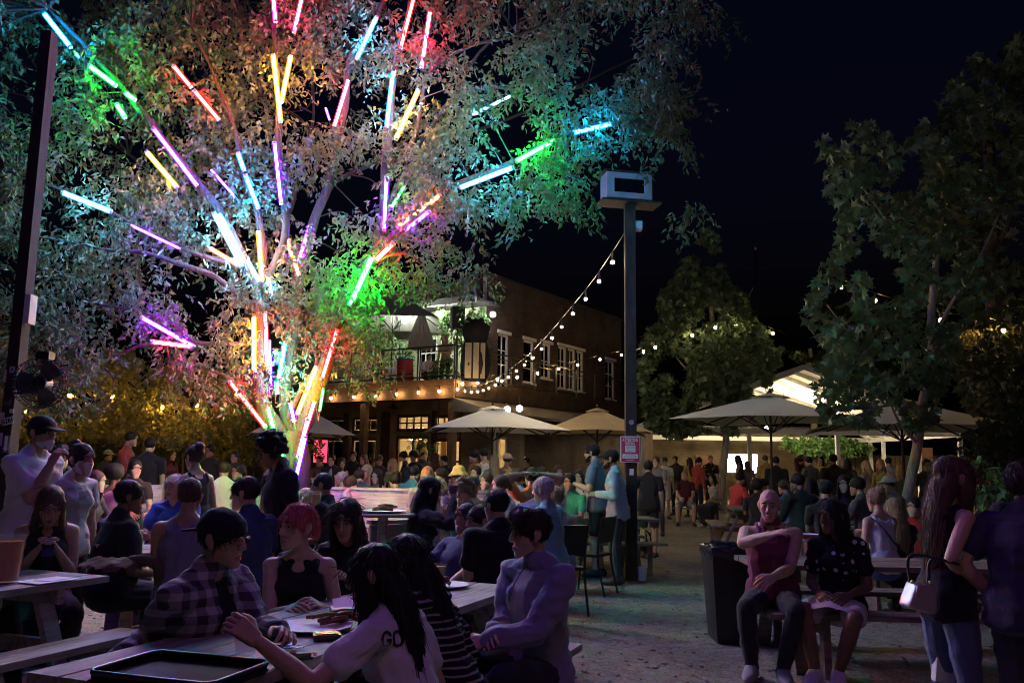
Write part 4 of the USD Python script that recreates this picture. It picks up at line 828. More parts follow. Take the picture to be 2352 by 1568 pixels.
def light_tube(a, b, c, label, r=.021):
    core, sleeve = glow(c); SEGS.append((a, b)); l = thing('light_tube', label, 'light tube', (a + b) / 2); d = unit(b - a)
    obj('core', MB().tube([a + d * .02, b - d * .02], r, 8), core, l, smooth=40); obj('sleeve', MB().tube([a + d * .015, b - d * .015], r * 1.75, 10, False), sleeve, l, smooth=True)
    LPa = np.vstack(LIMBS); i0 = np.argmin(np.linalg.norm(LPa - b, axis=1)); e2 = LPa[i0]
    if np.linalg.norm(e2 - b) < .6: obj('cord', MB().tube(smooth_path([b, b + d * .06 + [0, 0, -.05], (b + e2) / 2 + [0, 0, -.06], e2], 4), .005, 5), M_black, l)
    for e, s in ((a, 1), (b, -1)): obj('end_cap', MB().tube([e, e + d * s * .03], r * 1.3, 8), M_sticker, l)
for x0, y0, x1, y1, d0, d1, c, lab in TUBES:
    thin = 'thin' in lab or 'tiny' in lab
    light_tube(P(x0, y0, d0 - .2), P(x1, y1, d1 - .2), c, lab, .011 if thin else (.026 if 'thick' in lab else .019))

for a, b, c, lab in (((-1.75, 6.3, 5.8), (-1.3, 5.3, 5.75), 'p', 'violet tube on the limb reaching over the left table'), ((.35, 2.6, 5.15), (.75, 1.8, 5.05), 'p', 'violet tube on the limb over the foreground bench'), ((.9, 1.55, 5.0), (1.2, .95, 4.95), 'y', 'short amber tube at the tip of the limb over the bench')):
    light_tube(np.array(a), np.array(b), c, lab, .011 if c == 'p' else .006)
# ---- leaves
def leaf_quads(c, d, n, L, W):
    """diamond leaves folded along the midrib: arrays of centres, directions, normals, lengths, widths"""
    s = np.cross(d, n); s /= np.linalg.norm(s, axis=1, keepdims=True) + 1e-9
    L, W = L[:, None], W[:, None]
    v = np.stack([c, c + d * L * .45 + s * W * .5 + n * W * .18, c + d * L, c + d * L * .45 - s * W * .5 + n * W * .18], 1).reshape(-1, 3)
    k = np.arange(len(c))[:, None] * 4
    return v, np.concatenate([k + [0, 1, 2], k + [0, 2, 3]], 0)
def rand_unit(n):
    v = rng.normal(size=(n, 3)); return v / np.linalg.norm(v, axis=1, keepdims=True)
def sprigs(cent, per=16, length=.34, L=.075, W=.03, droop=.75):
    """each sprig is a drooping twig carrying leaves on both sides"""
    n = len(cent); dr = rand_unit(n); dr[:, 2] = dr[:, 2] * .5 - droop; dr /= np.linalg.norm(dr, axis=1, keepdims=True)
    t = np.tile(np.linspace(.05, 1, per), n); base = np.repeat(cent, per, 0); d = np.repeat(dr, per, 0)
    ln = np.repeat(rng.uniform(.6, 1.3, n) * length, per)
    q = base + d * (t * ln)[:, None] + rng.normal(size=(n * per, 3)) * .018
    ld = d * .5 + rand_unit(n * per) * .8; ld[:, 2] -= .35; ld /= np.linalg.norm(ld, axis=1, keepdims=True)
    return q, ld, rand_unit(n * per), L * rng.uniform(.6, 1.3, n * per), W * rng.uniform(.7, 1.3, n * per)
def in_poly(x, y, poly):
    poly = np.asarray(poly, float); c = np.zeros(len(x), bool); j = len(poly) - 1
    for i in range(len(poly)):
        xi, yi = poly[i]; xj, yj = poly[j]
        c ^= ((yi > y) != (yj > y)) & (x < (xj - xi) * (y - yi) / (yj - yi + 1e-12) + xi); j = i
    return c
CROWN = [(-420, -420), (1480, -420), (1590, -60), (1672, 118), (1650, 150), (1560, 215), (1575, 300), (1560, 360), (1590, 440), (1605, 490), (1560, 470), (1500, 400), (1440, 370), (1390, 400), (1340, 395), (1330, 500), (1300, 450), (1270, 420), (1225, 440), (1220, 480), (1170, 470), (1085, 500), (1120, 560), (1180, 605), (1130, 640), (1010, 680), (985, 760), (940, 720), (930, 660), (860, 690), (870, 800), (845, 890), (800, 830), (760, 800), (700, 830), (640, 850), (560, 900), (480, 900), (400, 850), (310, 800), (200, 900), (150, 980), (60, 920), (-60, 850), (-420, 800)]
HOLES = [((1446, 385), 115, 105), ((55, 230), 70, 130), ((255, 770), 75, 50), ((770, 555), 60, 40), ((1120, 130), 45, 60), ((330, 830), 90, 45), ((30, 110), 55, 70), ((660, 480), 20, 30), ((1010, 600), 25, 30), ((1155, 240), 60, 35)]
def crown_points(n):
    out = []
    while sum(map(len, out)) < n:
        m = n * 3; x, y = rng.uniform(-420, 1690, m), rng.uniform(-420, 990, m)
        keep = in_poly(x, y, CROWN)
        for (hx, hy), a, b_ in HOLES: keep &= ~((((x - hx) / a) ** 2 + ((y - hy) / b_) ** 2 < 1) & (rng.random(m) < (.995 if hx == 1446 else .93)))
        keep &= meshkit.fbm(np.stack([x / 90, y / 75, 0 * x], -1), 3, 5) > .425
        keep &= ~((y > 560) & (rng.random(m) < .25))
        x, y = x[keep], y[keep]
        near = 10.35 - 1.0 * np.clip(np.abs(x - 660) / 620, 0, 1.6) ** 1.2
        edge = np.clip(((x - 640) / 1080) ** 2 + ((y - 250) / 850) ** 2, 0, 1)
        d = near - .55 + (2.9 - 1.3 * edge) * rng.beta(1.25, 1.7, len(x))
        out.append(np.stack([x, y, d], 1))
    return np.vstack(out)[:n]
cp = crown_points(2150)
cent = np.repeat(np.array([P(*q) for q in cp]), 5, 0); cent = cent + rng.normal(size=cent.shape) * [.15, .15, .11]
# clusters keep clear of the light tubes themselves
A_, B_ = np.array([s[0] for s in SEGS]), np.array([s[1] for s in SEGS])
def near_tube(p, r):
    ab = B_ - A_; ln = (ab ** 2).sum(1); out = np.zeros(len(p), bool)
    for k in range(len(A_)):
        t = np.clip(((p - A_[k]) @ ab[k]) / ln[k], 0, 1); out |= np.linalg.norm(p - (A_[k] + t[:, None] * ab[k]), axis=1) < r
    return out
q, ld, nn, L, W = sprigs(cent, 16, .36, .084, .036)
ok = ~near_tube(q, .045) & (q[:, 2] > 1.9)
# leaves thin out on the camera side in front of the lit limbs so that the tubes read
# (the crown is hollow there: lights hang on its inside face)
_qx = 1176 + 1950 * q[:, 0] / q[:, 1]; fr_side = (q[:, 1] < 10.2 - 1.0 * np.clip(np.abs(_qx - 660) / 620, 0, 1.6) ** 1.2) & (rng.random(len(q)) < .5); ok &= ~fr_side
v, f = leaf_quads(q[ok], ld[ok], nn[ok], L[ok], W[ok])
M_leaf = leafmat('tree_leaves', (.075, .10, .04), (.27, .27, .13), .35)
obj('crown', (v, f), M_leaf, tree, kind='stuff')
# fine twigs from the limbs to leaf clusters
LP = np.vstack(LIMBS); tw = MB(); from scipy.spatial import cKDTree
kd = cKDTree(LP); sel = rng.choice(len(cent), 420, replace=False); dist, idx = kd.query(cent[sel])
for s, dd, i in zip(sel, dist, idx):
    if dd < .25 or dd > 2.6: continue
    a, b_ = LP[i], cent[s]; mid = (a + b_) / 2 + rng.normal(size=3) * .12 * dd + [0, 0, .12 * dd]
    w = smooth_path([a, mid, b_], 4); tw.tube(w, np.linspace(.006 + .006 * dd, .003, len(w)), 5, False)
obj('twig', tw, M_bark, tree, smooth=True, kind='stuff')
hang = MB()
for x, y, d, ln in ((1075, 505, 9.9, .35), (1215, 470, 9.8, .3), (1320, 480, 9.7, .3)):  # seed tassels
    a = P(x, y - 30, d); hang.tube([a, a - [0, 0, ln]], .006, 5)
    for k in range(10): hang.sphere(a - [0, 0, ln * (.4 + .06 * k)] + rng.normal(size=3) * .015, .018, 0)
obj('seed_tassel', hang, pbr('dry_tassel', (.3, .22, .14), .9), tree)

# ------------------------------------------------------------------ other trees
_lob = np.array([(0, 0), (.18, -.06), (.55, -.02), (.33, .22), (.62, .55), (.28, .52), (0, 1.0), (-.28, .52), (-.62, .55), (-.33, .22), (-.55, -.02), (-.18, -.06)])
def lobed(c, d, n, S):
    """five lobed sycamore leaves: fans slightly cupped"""
    s = np.cross(d, n); s /= np.linalg.norm(s, axis=1, keepdims=True) + 1e-9; n2 = np.cross(s, d); m = len(_lob)
    x, y = _lob[:, 0][None, :, None], _lob[:, 1][None, :, None]
    cup_ = (x ** 2) * .35 + (y - .4) ** 2 * -.25
    v = c[:, None] + S[:, None, None] * (s[:, None] * x + d[:, None] * y + n2[:, None] * cup_)
    ctr = (c + d * (S * .38)[:, None] - n2 * (S * .04)[:, None])[:, None]
    v = np.concatenate([v, ctr], 1).reshape(-1, 3); k = np.arange(len(c))[:, None] * (m + 1)
    f = np.concatenate([k + [m, i, (i + 1) % m] for i in range(m)], 0)
    return v, f
M_syc = leafmat('sycamore_leaves', (.09, .14, .07), (.32, .37, .22), .3, .38)
M_sycbark = bark('pale_sycamore_bark', (.50, .46, .39), .3)
def sycamore(label, trunk, limbs, poly, dc, dh, n, S, name='sycamore_tree', single=0, mat=None, bk=None, r0=.1, dense=.42, seed=11, zmin=2.0):
    W = [P(*q) for q in trunk]; base = W[0].copy(); base[2] = -.03
    t = thing(name, label, 'tree', base * [1, 1, 0]); obj('trunk', limb_mesh([base] + W, r0, r0 * .45, 5, 10, .02, seed), bk or M_sycbark, t, smooth=True)
    for lb in limbs: obj('limb', limb_mesh([P(*q) for q in lb], r0 * .35, .008, 5, 7), bk or M_sycbark, t, smooth=True)
    p = np.asarray(poly, float); x0, y0 = p.min(0); x1, y1 = p.max(0); pts = []
    while len(pts) < n:
        x, y = rng.uniform(x0, x1, n * 3), rng.uniform(y0, y1, n * 3); k = in_poly(x, y, poly) & (meshkit.fbm(np.stack([x / 60, y / 60, 0 * x], -1), 3, seed) > dense)
        pts += list(zip(x[k], y[k]))
    pts = np.array(pts[:n]); cx = p.mean(0); rr = np.clip((((pts - cx) / ((p.max(0) - p.min(0)) / 2)) ** 2).sum(1), 0, 1)
    d = dc + dh * np.sqrt(1 - rr * .8) * rng.uniform(-1, 1, n); c = np.array([P(x, y, dd) for (x, y), dd in zip(pts, d)]); c = c[c[:, 2] > zmin]; m = len(c)
    ld = rand_unit(m); ld[:, 2] = ld[:, 2] * .5 - .55; ld /= np.linalg.norm(ld, axis=1, keepdims=True); nn = rand_unit(m); nn[:, 1] -= .5; sz = S * rng.uniform(.55, 1.2, m)
    order = np.argsort(c[:, 1]); mat = mat or M_syc
    if single:
        cr = None
        fi = order[:single]; rest = order[single:]
        cr = obj('crown', lobed(c[rest], ld[rest], nn[rest], sz[rest]), mat, t, kind='stuff')
        for i in fi: obj('leaf', lobed(c[i:i + 1], ld[i:i + 1], nn[i:i + 1], sz[i:i + 1]), mat, cr)
    else: obj('crown', lobed(c, ld, nn, sz), mat, t, kind='stuff')
    return t
sycamore('young sycamore with a pointed crown between the black post and the umbrellas', [(1662, 1165, 29), (1660, 1080, 29), (1668, 1010, 29), (1655, 930, 29), (1640, 780, 29), (1625, 620, 29)],
    [[(1660, 960, 29), (1720, 860, 28.5), (1760, 780, 28)], [(1655, 930, 29), (1570, 840, 28.6), (1510, 760, 28)], [(1645, 820, 29), (1700, 720, 29.4), (1730, 660, 29.5)], [(1660, 1000, 29), (1560, 960, 28), (1500, 900, 27.6)]],
    [(1620, 520), (1652, 545), (1668, 640), (1715, 680), (1735, 740), (1800, 775), (1795, 830), (1775, 850), (1770, 920), (1730, 930), (1700, 1000), (1640, 985), (1560, 1005), (1490, 985), (1465, 880), (1478, 770), (1510, 735), (1515, 680), (1545, 640), (1575, 590), (1596, 570)], 28.3, 2.0, 6800, .235, r0=.15, dense=.34)
sycamore('slim pale trunked sycamore with big leaves leaning right on the right', [(2078, 1190, 12.6), (2090, 1110, 12.5), (2108, 1020, 12.4), (2118, 930, 12.3), (2140, 830, 12.2), (2138, 740, 12.1), (2150, 600, 12), (2170, 430, 11.9)],
    [[(2115, 960, 12.3), (2050, 900, 12.0), (1960, 780, 11.6), (1900, 700, 11.3)], [(2140, 780, 12.1), (2190, 690, 11.8), (2250, 590, 11.5), (2300, 480, 11.3)], [(2120, 940, 12.3), (2040, 930, 12), (1960, 960, 11.8)], [(2108, 1020, 12.4), (2060, 960, 12.1), (2030, 880, 12.0)], [(2150, 600, 12), (2050, 520, 11.8), (1960, 400, 11.6)]],
    [(1880, 300), (1950, 250), (2080, 330), (2180, 200), (2240, 120), (2360, 80), (2480, 200), (2480, 620), (2330, 640), (2230, 700), (2190, 820), (2150, 960), (2060, 1000), (1990, 985), (1900, 960), (1860, 900), (1840, 760), (1870, 620), (1930, 560), (1900, 450)], 11.8, 1.5, 3600, .155, single=260, r0=.085, dense=.44, seed=23)
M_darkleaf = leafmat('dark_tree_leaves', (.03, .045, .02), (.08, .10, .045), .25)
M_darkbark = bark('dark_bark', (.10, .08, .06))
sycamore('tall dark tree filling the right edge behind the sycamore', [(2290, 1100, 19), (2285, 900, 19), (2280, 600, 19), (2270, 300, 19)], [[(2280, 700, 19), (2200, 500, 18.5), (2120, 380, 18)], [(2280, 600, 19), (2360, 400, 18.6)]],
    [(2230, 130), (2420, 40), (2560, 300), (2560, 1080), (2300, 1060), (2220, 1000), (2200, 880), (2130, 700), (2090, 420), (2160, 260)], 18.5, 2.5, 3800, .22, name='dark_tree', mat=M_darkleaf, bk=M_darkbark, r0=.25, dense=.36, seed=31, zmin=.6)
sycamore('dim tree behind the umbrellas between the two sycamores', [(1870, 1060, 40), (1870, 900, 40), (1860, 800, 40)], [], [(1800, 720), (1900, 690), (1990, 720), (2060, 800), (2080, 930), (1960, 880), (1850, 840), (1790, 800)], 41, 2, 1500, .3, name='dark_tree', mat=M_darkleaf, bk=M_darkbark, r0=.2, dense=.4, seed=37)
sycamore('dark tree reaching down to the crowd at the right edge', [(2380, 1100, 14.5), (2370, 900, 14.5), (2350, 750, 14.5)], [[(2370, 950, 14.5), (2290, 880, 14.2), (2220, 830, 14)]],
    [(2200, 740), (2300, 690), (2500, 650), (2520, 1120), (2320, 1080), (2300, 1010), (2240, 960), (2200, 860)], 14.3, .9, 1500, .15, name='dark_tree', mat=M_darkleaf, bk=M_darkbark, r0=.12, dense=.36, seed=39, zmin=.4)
M_vine = leafmat('vine_leaves', (.14, .13, .04), (.36, .30, .10), .4)
def leafy(name, label, cat, trunk, poly, dc, dh, n, L, W, mat, seed, r0=.06, zmin=.3, per=10, sl=.35, dense=.4):
    W_ = [P(*q) for q in trunk]; base = W_[0].copy(); base[2] = -.03; t = thing(name, label, cat, base * [1, 1, 0])
    obj('trunk' if cat == 'tree' else 'stem', limb_mesh([base] + W_, r0, r0 * .5, 5, 8, .02, seed), M_darkbark, t, smooth=True)
    p = np.asarray(poly, float); x0, y0 = p.min(0); x1, y1 = p.max(0); pts = []
    while len(pts) < n:
        x, y = rng.uniform(x0, x1, n * 3), rng.uniform(y0, y1, n * 3); k = in_poly(x, y, poly) & (meshkit.fbm(np.stack([x / 55, y / 50, 0 * x], -1), 3, seed) > dense); pts += list(zip(x[k], y[k]))
    c = np.array([P(x, y, dc + dh * rng.uniform(-1, 1)) for x, y in pts[:n]]); c = c[c[:, 2] > zmin]
    q, ld, nn, Ls, Ws = sprigs(c, per, sl, L, W); ok = q[:, 2] > .05
    obj('crown' if cat == 'tree' else 'foliage', leaf_quads(q[ok], ld[ok], nn[ok], Ls[ok], Ws[ok]), mat, t, kind='stuff'); return t
leafy('vine_tree', 'yellow lit leafy tree along the fence on the left', 'tree', [(330, 1090, 19), (335, 1000, 19), (320, 900, 19), (300, 800, 19)], [(20, 820), (300, 790), (520, 850), (600, 900), (570, 960), (480, 985), (380, 1000), (200, 985), (60, 1000), (-40, 960), (-60, 850)], 19, 2.0, 1500, .13, .075, M_vine, 41, .1)
leafy('vine_tree', 'second lit leafy tree low behind the curly haired young man', 'tree', [(470, 1090, 22), (470, 1000, 22), (480, 920, 22)], [(400, 960), (600, 900), (720, 930), (740, 1010), (650, 1060), (560, 1050), (440, 1040), (380, 1010)], 22.5, 1.2, 420, .13, .07, M_vine, 43, .09)
leafy('vine_tree', 'leafy tree at the far left edge behind the dark post', 'tree', [(-60, 1090, 15), (-60, 900, 15), (-40, 700, 15)], [(-200, 560), (-20, 600), (60, 800), (30, 960), (-60, 1020), (-220, 1000)], 15, 1.2, 500, .12, .06, M_vine, 47, .1)
leafy('vine_tree', 'small patch of yellow lit leaves around two bulbs at the upper right', 'tree', [(2250, 1100, 16), (2250, 900, 16), (2260, 780, 16)], [(2190, 735), (2330, 740), (2340, 790), (2260, 815), (2200, 790)], 15.8, .5, 90, .13, .06, M_vine, 63, .05)
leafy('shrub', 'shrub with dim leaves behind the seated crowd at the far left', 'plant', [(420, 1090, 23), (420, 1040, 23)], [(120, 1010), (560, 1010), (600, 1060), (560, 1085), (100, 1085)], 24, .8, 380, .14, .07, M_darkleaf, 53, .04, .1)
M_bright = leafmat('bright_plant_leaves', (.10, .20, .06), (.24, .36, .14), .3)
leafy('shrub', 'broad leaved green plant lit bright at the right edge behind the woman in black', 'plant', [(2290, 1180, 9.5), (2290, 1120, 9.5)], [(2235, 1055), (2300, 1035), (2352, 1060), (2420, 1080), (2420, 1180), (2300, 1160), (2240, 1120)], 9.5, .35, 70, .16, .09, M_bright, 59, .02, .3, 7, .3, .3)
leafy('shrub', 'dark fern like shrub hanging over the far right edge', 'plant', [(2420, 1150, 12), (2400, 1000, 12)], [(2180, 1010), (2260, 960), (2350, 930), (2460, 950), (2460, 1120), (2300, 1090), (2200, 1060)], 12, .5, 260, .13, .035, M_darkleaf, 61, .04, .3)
leafy('shrub', 'lit green hedge top under the pavilion eave on the right', 'plant', [(1880, 1075, 39), (1880, 1050, 39)], [(1800, 1000), (1960, 1000), (2000, 1020), (1980, 1040), (1820, 1030)], 39.3, .4, 260, .18, .1, M_bright, 67, .05, .3)
leafy('hanging_fern', 'green fern hanging in front of the tall shop window', 'plant', [(965, 1005, 30), (965, 990, 30)], [(945, 985), (985, 985), (990, 1020), (968, 1050), (946, 1015)], 30, .15, 46, .14, .035, M_bright, 71, .01, .3, 12, .4, .1)
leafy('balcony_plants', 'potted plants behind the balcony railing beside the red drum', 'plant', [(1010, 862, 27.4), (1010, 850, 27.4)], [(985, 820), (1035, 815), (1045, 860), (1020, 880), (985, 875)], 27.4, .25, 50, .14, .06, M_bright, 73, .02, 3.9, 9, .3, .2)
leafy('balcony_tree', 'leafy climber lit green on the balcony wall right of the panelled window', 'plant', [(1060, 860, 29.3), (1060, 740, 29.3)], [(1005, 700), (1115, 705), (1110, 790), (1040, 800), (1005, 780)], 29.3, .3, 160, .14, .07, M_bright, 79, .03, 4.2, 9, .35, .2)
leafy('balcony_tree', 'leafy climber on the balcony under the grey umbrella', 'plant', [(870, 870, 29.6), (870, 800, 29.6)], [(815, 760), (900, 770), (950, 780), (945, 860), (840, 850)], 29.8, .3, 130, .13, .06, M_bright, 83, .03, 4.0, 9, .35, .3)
# ------------------------------------------------------------------ people
SKIN = [(.50, .32, .23), (.42, .26, .18), (.30, .175, .11), (.16, .09, .055), (.58, .40, .31)]
def skinm(i): return pbr('skin_%s' % ['fair', 'tan', 'brown', 'deep', 'pale'][i], SKIN[i], .55, var=.16, scale=22, spec=.35, bump=.18, bscale=160)
def cloth(c, kind='plain', c2=None, sc=1.0):
    nm = 'cloth_%s_%d_%d_%d' % (kind, *[int(round(x * 100)) for x in c])
    if nm in _mats: return _mats[nm]
    if kind == 'plain': return pbr(nm, c, .9, var=.14, scale=9, bump=.25, bscale=70, spec=.2, sheen=.1)
    base = {'tc': ('texture_coordinate', {}), 'p': ('principled_bsdf', {'roughness': .9, 'specular_ior_level': .2})}
    lk = []
    if kind == 'stripe':
        base |= {'w': ('wave_texture', {'bands_direction': 'z', 'scale': 7.5 * sc, 'distortion': .8, 'detail': 1.0}), 'r': ('rgb_ramp', {'ramp': [(0, c), (.78, c), (.84, c2), (1, c2)]})}
        lk = [('tc.object', 'w.vector'), ('w.fac', 'r.fac'), ('r.color', 'p.base_color')]
    elif kind == 'plaid':
        base |= {'w': ('wave_texture', {'bands_direction': 'z', 'scale': 4.6 * sc, 'distortion': .5, 'detail': 1.0, 'profile': 'tri'}), 'w2': ('wave_texture', {'bands_direction': 'x', 'scale': 4.2 * sc, 'distortion': .5, 'detail': 1.0, 'profile': 'tri'}),
                 'r': ('rgb_ramp', {'ramp': [(0, (.0, .0, .0)), (.5, (.0, .0, .0)), (.56, (.5, .5, .5)), (1, (.5, .5, .5))]}), 'r2': ('rgb_ramp', {'ramp': [(0, (0, 0, 0)), (.5, (0, 0, 0)), (.56, (.5, .5, .5)), (1, (.5, .5, .5))]}),
                 'a': ('mix', {'mix_type': 'add', 'fac': 1.0}), 'r3': ('rgb_ramp', {'ramp': [(0, c), (.4, tuple((np.array(c) * .7 + np.array(c2) * .3))), (1, c2)]})}
        lk = [('tc.object', 'w.vector'), ('tc.object', 'w2.vector'), ('w.fac', 'r.fac'), ('w2.fac', 'r2.fac'), ('r.color', 'a.color1'), ('r2.color', 'a.color2'), ('a.color', 'r3.fac'), ('r3.color', 'p.base_color')]
    elif kind == 'dots':
        base |= {'v': ('voronoi_texture', {'scale': 15.0 * sc, 'randomness': .35}), 'r': ('rgb_ramp', {'ramp': [(0, c2), (.22, c2), (.27, c), (1, c)]})}
        lk = [('tc.object', 'v.vector'), ('v.distance', 'r.fac'), ('r.color', 'p.base_color')]
    elif kind == 'print':
        base |= {'n': ('noise_texture', {'scale': 7.0 * sc, 'detail': 3.0}), 'r': ('rgb_ramp', {'ramp': [(0, c2), (.36, c2), (.41, c), (1, c)]})}
        lk = [('tc.object', 'n.vector'), ('n.fac', 'r.fac'), ('r.color', 'p.base_color')]
    _mats[nm] = usdkit.material(stage, '/World/Looks/' + nm, base, lk, surface='p.BSDF'); return _mats[nm]
HAIRC = {'black': (.012, .010, .010), 'dark': (.03, .02, .015), 'brown': (.085, .05, .03), 'light': (.24, .16, .09), 'blonde': (.42, .31, .17), 'grey': (.38, .36, .34), 'red': (.40, .09, .09), 'ginger': (.36, .19, .08)}
def hairm(c):
    nm = 'hair_' + c
    if nm in _mats: return _mats[nm]
    k = np.array(HAIRC[c]); _mats[nm] = usdkit.material(stage, '/World/Looks/' + nm, {'tc': ('texture_coordinate', {}), 'mp': ('mapping', {'scale': (55, 55, 7)}), 'n': ('noise_texture', {'scale': 1.5, 'detail': 3.0}), 'r': ('rgb_ramp', {'ramp': [(.3, tuple(k * .55)), (.7, tuple(k * 1.4))]}), 'b': ('bump', {'strength': .7, 'distance': .006}), 'p': ('principled_bsdf', {'roughness': .62, 'specular_ior_level': .3})},
        [('tc.object', 'mp.vector'), ('mp.vector', 'n.vector'), ('n.fac', 'r.fac'), ('r.color', 'p.base_color'), ('n.fac', 'b.height'), ('b.normal', 'p.normal')], surface='p.BSDF')
    return _mats[nm]
_BALLS = {0: ico(0)[0], 1: ico(1)[0], 2: ico(1)[0]}
def ell(c, r, lod, R=None):
    v = _BALLS[lod] * np.asarray(r, float)
    if R is not None: v = v @ R.T
    return v + np.asarray(c, float)
def hull(*pts): return m3d.Manifold.hull_points(np.vstack(pts))
def cap(a, ra, b, rb, lod): return hull(ell(a, ra, lod), ell(b, rb, lod))
def union(ms): return m3d.Manifold.batch_boolean(ms, m3d.OpType.Add)
def finish(m, edge, it, lam=.5):
    if edge: m = m.refine_to_length(edge)
    v, f = _vf(m); t = trimesh.Trimesh(v, f, process=True)
    if it: trimesh.smoothing.filter_taubin(t, lamb=lam, nu=lam + .03, iterations=it)
    return t
def to_man(t):
    return m3d.Manifold(m3d.Mesh(np.asarray(t.vertices, np.float32), np.asarray(t.faces, np.uint32)))
def ik(a, b, la, lb, pole):
    d = b - a; L = np.linalg.norm(d); Lm = (la + lb) * .995
    if L > Lm: b = a + d / L * Lm; L = Lm; d = b - a
    u = d / (L + 1e-9); x = (la * la - lb * lb + L * L) / (2 * L + 1e-9); h = math.sqrt(max(la * la - x * x, 0)); p = np.asarray(pole, float); p = p - u * (p @ u); p = unit(p)
    return a + u * x + p * h, b
def hand(w, d, n, side, curl, s, lod):
    """palm, four unequal bent fingers and a thumb that leaves the side of the palm"""
    d = unit(d); n = unit(n - d * (n @ d)); u = np.cross(n, d) * side; l = 0 if lod < 2 else 1; M = []
    kn = [w + d * .082 * s + u * (.030 - .02 * i) * s for i in range(4)]
    M.append(hull(ell(w + u * .016 * s, .017 * s, l), ell(w - u * .016 * s, .017 * s, l), *[ell(k, .0115 * s, l) for k in kn]))
    for i in range(4):
        p, ang = kn[i], 0.0; Ls = np.array([(.040, .025, .020), (.044, .028, .021), (.041, .026, .020), (.032, .020, .018)][i]) * s; sp = (1.5 - i) * .07
        for j in range(3):
            ang += curl * (.75, .95, .6)[j]; q = p + (d * math.cos(ang) + n * math.sin(ang) + u * sp) * Ls[j]; M.append(cap(p, (.0098 - .0009 * j) * s, q, (.0090 - .0010 * j) * s, l)); p = q
    t0 = w + d * .022 * s + u * .024 * s; t1 = t0 + unit(d * .62 + u * .72 + n * .35) * .038 * s; t2 = t1 + unit(d * .85 + u * .28 + n * (.3 + .5 * curl)) * .032 * s; t3 = t2 + unit(d * .9 + n * (.2 + .8 * curl)) * .024 * s
    M += [cap(t0, .015 * s, t1, .0115 * s, l), cap(t1, .0115 * s, t2, .0100 * s, l), cap(t2, .0100 * s, t3, .008 * s, l)]
    return union(M)
def head_mesh(c, R, s, lod, sex, beard=False):
    X = lambda *p: c + R @ (np.array(p) * s)
    E = lambda p, r, l=lod: ell(X(*p), np.asarray(r) * s, l, R)
    fw = .93 if sex == 'f' else 1.0
    M = [hull(E((0, -.012, .032), (.075, .094, .088)), E((0, .02, .0), (.070 * fw, .07, .075))),
         hull(E((.04, .05, -.018), (.027, .03, .03)), E((-.04, .05, -.018), (.027, .03, .03)), E((.046 * fw, .018, -.07), (.015, .02, .018)), E((-.046 * fw, .018, -.07), (.015, .02, .018)), E((.012, .078, -.104), (.016, .014, .013)), E((-.012, .078, -.104), (.016, .014, .013)), E((0, .07, -.03), (.02, .02, .02))),
         hull(E((.034, .076, .031), (.020, .014, .010)), E((-.034, .076, .031), (.020, .014, .010)), E((0, .08, .05), (.03, .015, .02)))]
    if lod:
        M += [hull(E((0, .092, .02), (.008, .008, .008)), E((0, .113, -.024), (.0105, .0105, .0095)), E((.0145, .098, -.030), (.008, .010, .008)), E((-.0145, .098, -.030), (.008, .010, .008))),
              hull(E((.019, .086, -.062), (.008, .008, .006)), E((-.019, .086, -.062), (.008, .008, .006)), E((0, .096, -.058), (.010, .008, .0065))),
              hull(E((.016, .086, -.074), (.008, .008, .006)), E((-.016, .086, -.074), (.008, .008, .006)), E((0, .095, -.076), (.010, .008, .0065)))]
        for sd in (-1, 1): M.append(hull(E((sd * .076, -.008, .018), (.008, .020, .016)), E((sd * .080, -.012, .0), (.010, .017, .024)), E((sd * .072, .0, -.03), (.007, .010, .012))))
    m = union(M)
    if lod:
        for sd in (-1, 1): m = m - hull(E((sd * .031, .103, .008), (.019, .020, .0125)))
    if lod == 2: return to_man(finish(m, .0085 * s, 5, .45))
    if lod == 1: return to_man(finish(m, .014 * s, 3, .45))
    return m
class Pose: pass
